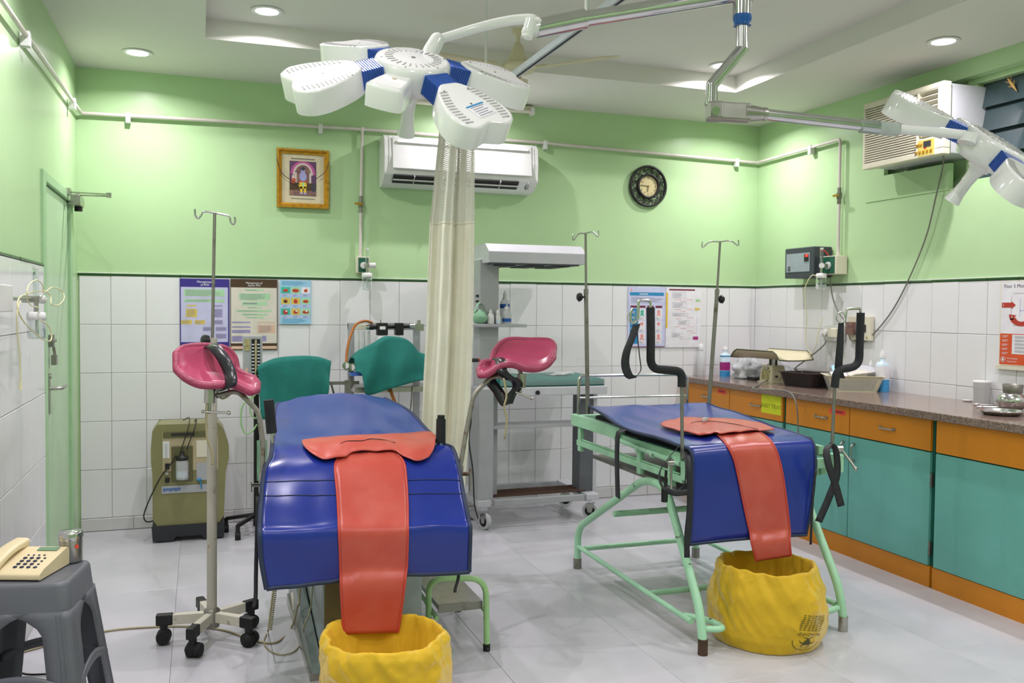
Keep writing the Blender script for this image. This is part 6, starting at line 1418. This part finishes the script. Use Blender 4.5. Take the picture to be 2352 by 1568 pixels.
MB().bx(XR-.03, XR-.006, 4.99, 5.2, 1.2, 1.31).build('plate', 'plastic_white', SK, bevel=.004); MB().cyl((XR-.075, 5.14, 1.255), (XR-.03, 5.14, 1.255), .025).build('plug', 'plastic_white', SK, bevel=.004); MB().bx(XR-.08, XR-.03, 5.0, 5.06, 1.225, 1.29).build('plug', 'plastic_ivory', SK, bevel=.006); MB().bx(XR-.06, XR-.03, 5.08, 5.11, 1.23, 1.29).build('rocker', 'plastic_ivory', SK)
tag(MB().tube(curve([(XR-.06, 5.1, 1.64), ox(1912, 680, XR-.06), ox(1925, 715, XR-.06), ox(1942, 740, XR-.06), ox(1950, 770, XR-.06), ox(1958, 785, XR-.05), ox(1972, 790, XR-.04)], 8), .0045, 8).build('grey_cable', 'grey_cord', origin=(XR-.06, 5.0, 1.4)), 'grey cable hanging from the outlet down to the switch plate', 'cable')
tag(MB().tube(curve([(XR-.08, 5.14, 1.25), ox(1895, 788, XR-.08), ox(1862, 818, XR-.1), ox(1825, 846, XR-.12), V((3.9, 5.2, 1.0)), V((3.78, 5.16, .96)), oz(1790, 866, .93), oz(1765, 872, .92), oz(1742, 884, CZ+.006), oz(1732, 893, CZ+.006), V((CX-.004, oz(1728, 900, CZ).y, CZ+.002)), V((CX-.02, oz(1726, 905, CZ).y, .85)), V((CX-.0, oz(1726, 905, CZ).y, .7)), V((CX+.01, oz(1726, 905, CZ).y, .5))], 8), .0045, 8).build('grey_cable', 'grey_cord', origin=(3.8, 5.1, 1.0)), 'grey cable crossing the worktop and dropping over its front edge', 'cable')
# ------------------------------------------------------------------ clock
ck = oy(1487, 428, YB); CK = thing('wall_clock', 'round wall clock with a black openwork scroll rim on the back wall', 'clock', (ck.x, YB, ck.z))
def ring(r0, r1, y0, y1, name, m):
    MB().lathe([(r0, y0), (r0, y1), ((r0+r1)/2, y1+.004), (r1, y1), (r1, y0), (r0, y0)], (ck.x, YB, ck.z), (0, -1, 0), 44, caps=False).build(name, m, CK)
ring(.138, .155, .004, .02, 'outer_rim', 'clock_black'); ring(.076, .094, .004, .024, 'inner_rim', 'clock_black')
for k in range(12):
    a = 2*PI*k/12; pts = []
    for i in range(13):
        u = i/12; rr = .094+.046*u; aa = a+.2*math.sin(u*PI*1.6)+.1*u; pts.append((ck.x+rr*math.cos(aa), YB-.012, ck.z+rr*math.sin(aa)))
    m = MB().tube(pts, .0042, 6); cx_, cz_ = ck.x+.116*math.cos(a+.26), ck.z+.116*math.sin(a+.26)
    m.tube([(cx_+(.018-.0012*i)*math.cos(i*.75+a), YB-.012, cz_+(.018-.0012*i)*math.sin(i*.75+a)) for i in range(13)], .0035, 6); m.build('scroll', 'clock_black', CK)
MB().lathe([(.001, .01), (.078, .01)], (ck.x, YB, ck.z), (0, -1, 0), 40).build('dial', 'clock_face', CK)
m = MB()
for k in range(1, 13):
    a = PI/2-2*PI*k/12; m.text(str(k), (ck.x+.06*math.cos(a), YB-.0112, ck.z+.06*math.sin(a)), EX, EZ, .019)
stuff(m.build('numerals', 'clock_black', CK))
MB().bar((ck.x+.012, YB-.014, ck.z-.001), (ck.x-.058, YB-.014, ck.z+.004), .004, .0015, up=EY).build('minute_hand', 'clock_black', CK); MB().bar((ck.x, YB-.016, ck.z+.008), (ck.x-.006, YB-.016, ck.z-.042), .0055, .0015, up=EY).build('hour_hand', 'clock_black', CK); MB().cyl((ck.x, YB-.018, ck.z), (ck.x, YB-.01, ck.z), .005).build('hub', 'brass', CK)
# ------------------------------------------------------------------ framed picture
a, b = oy(635, 339, YB), oy(755, 482, YB); pcx, pcz = (a.x+b.x)/2, (a.z+b.z)/2; pw_, ph_ = (b.x-a.x), .385
PC = thing('framed_picture', 'gold framed devotional picture on the back wall left of the drop pipe', 'picture', (pcx, YB, pcz))
fw = .034
for (sx, sz, L, hz) in ((0, 1, pw_, True), (0, -1, pw_, True), (1, 0, ph_, False), (-1, 0, ph_, False)):
    o = V((pcx+sx*(pw_/2-fw/2), YB-.002, pcz+sz*(ph_/2-fw/2))); ax_ = EX if hz else EZ; w_ = EZ if hz else EX; s = sz if hz else sx
    m = MB(); pr = [(-fw/2, 0), (-fw/2, .012), (-.006, .014), (.004, .026), (fw/2-.003, .026), (fw/2, .018), (fw/2, 0)]
    vs = []
    for e_ in (-1, 1):
        for q, dpt in pr: vs.append(o+w_*q*s+ax_*e_*(L/2-(fw/2-q))-EY*dpt)
    n = len(pr); m.add(vs, [(k, (k+1) % n, n+(k+1) % n, n+k) for k in range(n)]); m.build('moulding', 'gold_frame', PC)
def fl_(x0, x1, z0, z1, d, mi): return [(pcx+x0, YB-d, pcz+z0), (pcx+x1, YB-d, pcz+z0), (pcx+x1, YB-d, pcz+z1), (pcx+x0, YB-d, pcz+z1)]
m = MB(); pm = ['paper_cream', 'picture_brown', 'picture_violet', 'picture_pink', 'picture_pale', 'picture_blue', 'yellow_print', 'picture_red', 'text_dark', 'leaf_paint', 'brown_print']
def pq(x0, x1, z0, z1, mi, d=.008): m.quad(*[V(p) for p in fl_(x0, x1, z0, z1, d, mi)], mi=mi)
def pd(cx_, cz_, rx, rz, mi, d, a0=0, a1=2*PI): n = 18; m.add([(pcx+cx_+rx*math.cos(lerp(a0, a1, k/n)), YB-d, pcz+cz_+rz*math.sin(lerp(a0, a1, k/n))) for k in range(n+1)], [tuple(range(n+1))], False, mi)
pq(-pw_/2+fw*.8, pw_/2-fw*.8, -ph_/2+fw*.8, ph_/2-fw*.8, 0, .0065)
pq(-.086, .086, -.11, .115, 1, .007); pq(-.086, .086, -.03, .115, 2, .0073); pd(0, .03, .08, .085, 3, .0076, 0, PI); pd(0, .025, .064, .078, 4, .0079, 0, PI); pd(0, .025, .053, .066, 1, .0082, 0, PI)
pq(-.053, .053, -.03, .026, 1, .0082); pq(.04, .053, -.025, .04, 4, .0085); pq(-.053, -.04, -.025, .04, 4, .0085); pq(-.086, .086, -.075, -.028, 10, .0083); pq(-.086, .086, -.11, -.075, 1, .0084)
pd(0, .055, .014, .017, 5, .0092); pd(0, .066, .015, .012, 8, .0094); pd(0, .015, .024, .03, 5, .0088); pd(-.002, -.04, .026, .026, 6, .009); pq(-.018, -.004, -.09, -.05, 6, .009); pq(.006, .02, -.09, -.05, 6, .009); pq(-.03, .03, -.022, -.014, 7, .0096); pd(-.011, -.095, .01, .006, 5, .0093); pd(.014, -.095, .01, .006, 5, .0093)
pd(-.062, -.012, .016, .02, 7, .009); pd(-.062, .012, .01, .012, 4, .0093); pd(.068, -.055, .015, .03, 8, .009); pq(-.006, .008, -.05, -.02, 9, .0095)
for k in range(14): pq(-.075+.011*k, -.067+.011*k, .126, .133, 8, .0075); pq(-.075+.011*k, -.067+.011*k, -.132, -.127, 8, .0075)
m.build('picture_print', pm, PC)
MB().tube(curve([(pcx-pw_/2, YB-.03, pcz+.12), (pcx-pw_/2+.03, YB-.035, pcz+.03), (pcx-.07, YB-.034, pcz-.02), (pcx-.02, YB-.034, pcz-.04)], 5), .0025, 6).tube(curve([(pcx+pw_/2, YB-.03, pcz+.12), (pcx+pw_/2-.03, YB-.035, pcz+.05), (pcx+.08, YB-.034, pcz+.0)], 5), .0025, 6).build('dried_garland', 'brown_print', PC)
# ------------------------------------------------------------------ posters
def poster(nm, label, corner_tl, corner_br, wall='b', mats=(), draw=None, d=.006, fr=None, cat='poster'):
    if wall == 'b': o = V(((corner_tl.x+corner_br.x)/2, YB-.004, (corner_tl.z+corner_br.z)/2)); ux, nn = EX, -EY; w = corner_br.x-corner_tl.x
    else: o = V((XR-.006, (corner_tl.y+corner_br.y)/2, (corner_tl.z+corner_br.z)/2)); ux, nn = -EY, -EX; w = abs(corner_tl.y-corner_br.y)
    h = corner_tl.z-corner_br.z; m = MB(); m.obox(o+nn*d/2, ux, EZ, nn, w/2, h/2, d/2, 0)
    def R(x0, y0, x1, y1, mi, lv=1): # fractions from the top-left corner
        e = .0004*lv+d; p = lambda x, y: o+ux*(x-.5)*w+EZ*(.5-y)*h+nn*e
        m.quad(p(x0, y1), p(x1, y1), p(x1, y0), p(x0, y0), mi=mi)
    def T(s, x, y, size, mi, lv=3, al='CENTER'): m.text(s, o+ux*(x-.5)*w+EZ*(.5-y)*h+nn*(d+.0004*lv), ux, EZ, size*h, mi, al, depth=0)
    def lines(x0, y0, x1, y1, n, mi, lv=3, seed=0):
        for k in range(n):
            y = lerp(y0, y1, (k+.3)/n); hh = (y1-y0)/n*.34; R(x0, y, lerp(x0, x1, .75+.25*abs(nz(k*1.7, seed, 3))*2 if k < n-1 else .6), y+hh, mi, lv)
    def disc(cx, cy, r, mi, lv=2, n=14, sx=1):
        m.add([o+ux*((cx-.5)*w+r*sx*w*math.cos(2*PI*k/n))+EZ*((.5-cy)*h+r*w*math.sin(2*PI*k/n))+nn*(d+.0004*lv) for k in range(n)], [tuple(range(n))], False, mi)
    def polyf(pts, mi, lv=2): m.add([o+ux*(x-.5)*w+EZ*(.5-y)*h+nn*(d+.0004*lv) for x, y in pts], [tuple(range(len(pts)))], False, mi)
    draw(R, T, lines, disc, polyf)
    return tag(m.build(nm, list(mats), origin=o), label, cat)
def d1(R, T, L, D, P_):
    R(.02, .12, .97, .905, 1); R(0, .0, 1, .11, 0, 1); T('Management', .5, .045, .042, 2); T('of PPH', .5, .088, .042, 2)
    for q in ((.08, .15, .9, .25), (.08, .29, .9, .335)): R(*q, 3, 2); L(q[0]+.03, q[1]+.008, q[2]-.03, q[3]-.004, 6 if q[3]-q[1] > .06 else 2, 6, 3, 1)
    R(.13, .375, .33, .395, 4, 2); R(.66, .375, .86, .395, 5, 2)
    for q, c in (((.12, .43, .34, .55), 4), ((.02, .59, .24, .65), 4), ((.29, .59, .5, .65), 4), ((.66, .43, .86, .55), 5), ((.66, .59, .86, .65), 5), ((.46, .69, .68, .745), 5), ((.72, .69, .94, .745), 5), ((.72, .785, .94, .855), 5)):
        R(*q, c, 2); L(q[0]+.02, q[1]+.008, q[2]-.01, q[3]-.004, 5 if q[3]-q[1] > .09 else 3, 6, 3, q[0])
    for q in ((.225, .4, .229, .43), (.76, .4, .764, .43), (.13, .55, .134, .59), (.76, .55, .764, .59)): R(*q, 6, 2)
poster('wall_poster', 'purple bordered chart titled Management of PPH, on the back wall behind the drip stand', oy(413, 639, YB), oy(527, 800, YB), 'b', ['purple_print', 'lilac_print', 'text_white', 'green_block', 'yellow_block', 'violet_block', 'text_grey'], d1)
def d2(R, T, L, D, P_):
    R(.012, .12, .985, .905, 1); T('Management of', .5, .055, .036, 2); T('Atonic PPH', .5, .09, .036, 2); R(.012, .945, .985, .985, 7, 1)
    for q in ((.3, .14, .7, .165), (.18, .2, .84, .295), (.24, .315, .78, .37), (.35, .39, .66, .41), (.12, .435, .88, .46), (.23, .485, .78, .51), (.32, .53, .7, .55)):
        R(*q, 3, 2); L(q[0]+.03, q[1]+.006, q[2]-.02, q[3]-.002, 5 if q[3]-q[1] > .08 else 1, 6, 3, q[1])
    for q in ((.03, .6, .42, .62), (.03, .665, .42, .685), (.03, .715, .42, .76), (.03, .8, .25, .88), (.53, .8, .76, .88), (.28, .8, .5, .88)): R(*q, 5, 2); L(q[0]+.02, q[1]+.006, q[2]-.01, q[3]-.002, 2 if q[3]-q[1] > .03 else 1, 6, 3, q[1])
    R(.57, .6, .95, .62, 4, 2); R(.57, .645, .95, .76, 4, 2); L(.6, .655, .93, .755, 6, 6, 3, 5)
poster('wall_poster', 'brown bordered chart titled Management of Atonic PPH, second poster from the left', oy(529, 640, YB), oy(637, 803, YB), 'b', ['brown_print', 'beige_print', 'text_white', 'green_block', 'peach_block', 'violet_block', 'text_grey', 'peach_block'], d2)
def d3(R, T, L, D, P_):
    L(.06, .02, .95, .12, 5, 1, 1, 2); cols = [[5, 6, 4], [3, 3, 6], [6, 3, 4]]
    for r_ in range(3):
        for c_ in range(3):
            x0 = .03+.325*c_; y0 = .155+.245*r_; R(x0, y0, x0+.29, y0+.145, [5, 6, 2, 3, 3, 6, 5, 3, 6][r_*3+c_], 1); D(x0+.145, y0+.08, [.045, .06, .05, .055, .075, .05, .085, .06, .055][r_*3+c_], 4 if (r_, c_) != (1, 0) else 7, 2, 14, [1.9, 1.9, 1.2, 1.2, .9, 1.9, 1, 1.3, 2][r_*3+c_]); D(x0+.17, y0+.06, .03, 8 if r_ < 2 else 2, 3, 10, 1.2); R(x0, y0+.16, x0+.29, y0+.215, 9, 1); L(x0+.06, y0+.17, x0+.25, y0+.21, 2, 1, 2, c_)
    L(.08, .875, .92, .985, 5, 1, 1, 7)
poster('wall_poster', 'pale blue poster with nine small food photographs, right of the brown chart', oy(643, 643, YB), oy(714, 744, YB), 'b', ['skyblue_print', 'ink_blue', 'paper_white', 'yellow_block', 'red_print', 'teal_print', 'green_block', 'slot_dark', 'orange_print', 'lilac_print'], d3)
def d4(R, T, L, D, P_):
    R(.04, .09, .96, .145, 1); L(.3, .1, .68, .14, 1, 2, 2, 1); L(.08, .17, .92, .27, 6, 3, 1, 3); P_([(.05, .07), (.08, .02), (.11, .07)], 5, 1)
    for c_ in range(4): x0 = .06+.225*c_; R(x0, .31, x0+.18, .345, 4, 1)
    R(.05, .355, .27, .94, 1, 1)
    for k in range(6): L(.07, .4+.09*k, .24, .44+.09*k, 2, 2, 2, k)
    for c_ in range(1, 4):
        for r_ in range(3):
            x0 = .06+.225*c_; y0 = .36+.2*r_; R(x0, y0, x0+.18, y0+.18, 2, 1); D(x0+.09, y0+.05, .045, 5 if (c_, r_) != (1, 0) else 6, 2); 
            if r_ != 1: P_([(x0+.05, y0+.08), (x0+.13, y0+.08), (x0+.15, y0+.14), (x0+.11, y0+.11), (x0+.07, y0+.11), (x0+.03, y0+.14)], 5 if (c_, r_) != (1, 0) else 6, 2)
            L(x0+.02, y0+.145, x0+.16, y0+.175, 2, 3, 3, c_+r_)
    R(0, .985, 1, 1, 4, 2)
poster('wall_poster', 'lavender poster with a blue title band and pink figures behind the black strap', oy(1442, 658, YB), oy(1525, 797, YB), 'b', ['lavender_print', 'ink_blue', 'paper_white', 'text_grey', 'maroon_print', 'pink_print', 'teal_print'], d4)
def d5(R, T, L, D, P_):
    R(.08, .03, .82, .055, 1); R(0, .09, .05, .68, 2)
    for q in ((.18, .09, .55, .18), (.18, .25, .58, .34), (.18, .43, .62, .48), (.35, .55, .68, .62), (.18, .76, .5, .83)):
        R(*q, 3, 1); R(q[0]+.006, q[1]+.004, q[2]-.006, q[3]-.004, 0, 2); L(q[0]+.03, q[1]+.012, q[2]-.06, q[3]-.008, 5 if q[3]-q[1] > .06 else 3, 3, 3, q[1])
    for x, y in ((.25, .2), (.58, .2), (.4, .225), (.25, .365), (.58, .36), (.4, .4), (.28, .52), (.6, .5), (.25, .65), (.62, .65), (.4, .68), (.6, .72), (.7, .755)): R(x, y, x+.17, y+.006, 4, 2)
    R(.84, .195, .97, .235, 5, 2); R(.82, .34, .96, .38, 6, 2); R(.78, .82, .93, .875, 7, 2); R(.41, .83, .415, .86, 3, 1); R(.41, .855, .78, .858, 3, 1); R(.88, .38, .884, .82, 3, 1)
poster('wall_poster', 'white flow chart poster with maroon title bar and yellow edge, right of the lavender poster', oy(1529, 659, YB), oy(1607, 797, YB), 'b', ['paper_white', 'maroon_print', 'yellow_print', 'text_grey', 'pink_print', 'leaf_paint', 'yellow_block', 'magenta_print'], d5)
def d6(R, T, L, D, P_):
    R(.015, .008, .985, .62, 1, 1); R(.015, .62, .985, .99, 2, 1); R(.2, .63, .985, .86, 1, 2); T('Your 5 Moments', .05, .055, .06, 3, 3, 'LEFT')
    for k in range(5): L(.05, .64+.05*k, .17, .67+.05*k, 2, 1, 3, k); L(.24, .645+.042*k, .95, .675+.042*k, 3, 6, 3, k)
    T('World Health', .13, .915, .026, 1, 3, 'LEFT'); T('Organization', .13, .95, .026, 1, 3, 'LEFT'); T('Patient Safety', .48, .93, .03, 1, 3, 'LEFT')
    D(.07, .93, .038, 1, 3, 18); D(.07, .93, .032, 2, 4, 18); D(.07, .93, .018, 1, 5, 12); R(.068, .905, .072, .955, 1, 6)
    n = 40
    for k in range(4):
        pass
    R(.2, .14, .9, .145, 6, 2); R(.2, .52, .9, .525, 6, 2); R(.17, .18, .175, .48, 6, 2); R(.92, .18, .925, .48, 6, 2)
    P_([(.03, .25), (.18, .25), (.18, .235), (.24, .28), (.18, .325), (.18, .31), (.03, .31)], 5, 3); T('1', .055, .28, .05, 1, 4)
    P_([(.42, .24), (.42, .17), (.5, .12), (.56, .17), (.52, .24)], 5, 3); T('2', .46, .2, .05, 1, 4)
    pts = []
    for k in range(9): a = PI*1.02+PI*.75*k/8; pts.append((.33+.17*math.cos(a), .43-.1*math.sin(a)*1))
    for k in range(8, -1, -1): a = PI*1.02+PI*.75*k/8; pts.append((.33+.08*math.cos(a), .43-.045*math.sin(a)*1))
    P_(pts, 5, 3); P_([(.14, .39), (.25, .4), (.2, .46), (.155, .45)], 5, 3); T('5', .19, .425, .045, 1, 4); P_([(.62, .25), (.8, .25), (.8, .32), (.62, .32)], 5, 3); T('3', .7, .285, .05, 1, 4); P_([(.6, .38), (.76, .4), (.74, .47), (.6, .46)], 5, 3); T('4', .67, .43, .05, 1, 4)
    for q in ((.3, .2, .31, .42), (.3, .34, .52, .35), (.36, .22, .37, .34), (.36, .25, .45, .26)): R(*q, 7, 2)
A_ = ox(2303, 648, XR); Bp = V((XR, A_.y-.42, 1.12)); A_.z = 1.572
HP = poster('hand_hygiene_poster', 'white and orange poster headed Your 5 Moments on the right wall', A_, Bp, 'r', ['plastic_ivory', 'paper_white', 'orange_print', 'text_dark', 'text_grey', 'red_print', 'text_grey', 'lilac_print'], d6, d=.008)
MB().bx(XR-.02, XR-.006, Bp.y-.01, A_.y+.012, 1.098, 1.118).build('bottom_strip', 'plastic_ivory', HP)
# ------------------------------------------------------------------ tube light, gecko, cords
a, b = oy(852, 213, YB-.04), oy(1227, 247, YB-.04); TLt = thing('tube_light', 'unlit white batten tube light along the top of the back wall', 'tube light', ((a.x+b.x)/2, YB-.03, 2.8))
MB().bx(a.x, b.x, YB-.045, YB-.001, 2.805, 2.835).build('batten', 'plastic_ivory', TLt, bevel=.004); MB().cyl((a.x+.03, YB-.06, 2.79), (b.x-.03, YB-.06, 2.79), .013, n=14).build('tube', 'tube_lamp_white', TLt)
for x in (a.x+.02, b.x-.02): MB().bx(x-.012, x+.012, YB-.075, YB-.02, 2.77, 2.82).build('lamp_holder', 'plastic_white', TLt, bevel=.003)
gx = wx+.0; g0, g1 = ox(2315, 180, wx-.005), ox(2333, 206, wx-.005); d = (g1-g0); s = EX.cross(d.normalized())
GK = MB(); GK.tube([g0, g0+d*.2, g0+d*.5, g0+d*.75, g0+d*1.15], [.004, .0075, .01, .007, .0015], 8)
for k, sg in ((.25, 1), (.25, -1), (.65, 1), (.65, -1)): GK.tube([g0+d*k, g0+d*(k-.05)+s*.014*sg, g0+d*(k-.22)+s*.022*sg], .0022, 6)
tag(GK.build('house_gecko', 'gecko_tan', origin=g0), 'small tan house gecko clinging to the window at the upper right', 'gecko')
def fz(px, py, z=.005): return oz(px, py, z)
tag(MB().tube(curve([fz(40, 1500), fz(160, 1468), fz(250, 1448), fz(340, 1440), fz(430, 1438), fz(510, 1446), fz(560, 1462), fz(605, 1475), fz(640, 1472), fz(670, 1440), V(oy(684, 1390, 3.75)), V(oy(688, 1365, 3.8)), V((.41, 3.85, .6))], 8), .0045, 8).build('mains_cord', 'beige_cord', origin=fz(300, 1445)), 'beige mains cord trailing over the floor beneath the drip stand', 'cord')
tag(MB().tube(curve([fz(612, 1455), fz(606, 1475), fz(622, 1495), fz(650, 1503), fz(680, 1492), fz(697, 1462), V(oy(698, 1440, 3.6)), V((.43, 3.7, .2)), V((.445, 3.8, .45))], 8), .003, 8).tube([oy(631, 1345, 3.6)+V((0, 0, .05))]+[oy(lerp(631, 619, k/130), lerp(1352, 1448, k/130), 3.6)+(CR*math.cos(k*.95)+CF*math.sin(k*.95))*.0075 for k in range(131)]+[fz(616, 1452)], .0028, 6).build('coiled_cord', 'beige_cord', origin=fz(620, 1452)), 'coiled beige hand control cord hanging under the left blue table', 'cord')
tag(MB().tube(curve([V((XL+.03, 3.56, .52)), V((XL+.02, 3.62, .3)), V((XL+.02, 3.72, .08)), V((XL+.06, 3.75, .012)), V((XL+.16, 3.72, .008))], 6), .004, 8).build('phone_line', 'black_cord', origin=V((XL+.02, 3.5, .1))), 'dark telephone line hanging down the left wall behind the grey stool', 'cable')
# ------------------------------------------------------------------ groups of alike things
GROUPS = {'ceiling_downlight': 'round downlights in the ceiling', 'surgical_lamp': 'surgical lamps on the ceiling arms', 'leg_rest': 'pink leg rests of the left table', 'delivery_apron': 'coral aprons on the tables',
          'padded_support': 'black foam uprights of the mint table', 'drip_pole': 'drip poles of the mint table', 'waste_bag': 'yellow waste bags under the tables', 'base_cabinet': 'orange and teal cabinets under the worktop',
          'dropper_bottle': 'dropper bottles on the warmer shelf', 'surgical_drape': 'teal cloths behind the left table', 'handrub_bottle': 'blue bottles on the worktop', 'spray_bottle': 'clear spray bottles on the worktop',
          'plastic_basket': 'plastic baskets on the worktop', 'forceps': 'steel forceps on the worktop', 'oxygen_outlet': 'gas outlets on the walls', 'oxygen_flowmeter': 'oxygen flowmeters on the walls', 'wall_poster': 'posters on the back wall',
          'grey_cable': 'grey cables on the right', 'plastic_bag': 'crumpled plastic bags on the worktop', 'supply_packet': 'packets in the cream basket'}
for o in list(SC.objects):
    base = o.name.split('.')[0]
    if o.parent is None and base in GROUPS and o.get('label') and not o.get('group'): o['group'] = GROUPS[base]
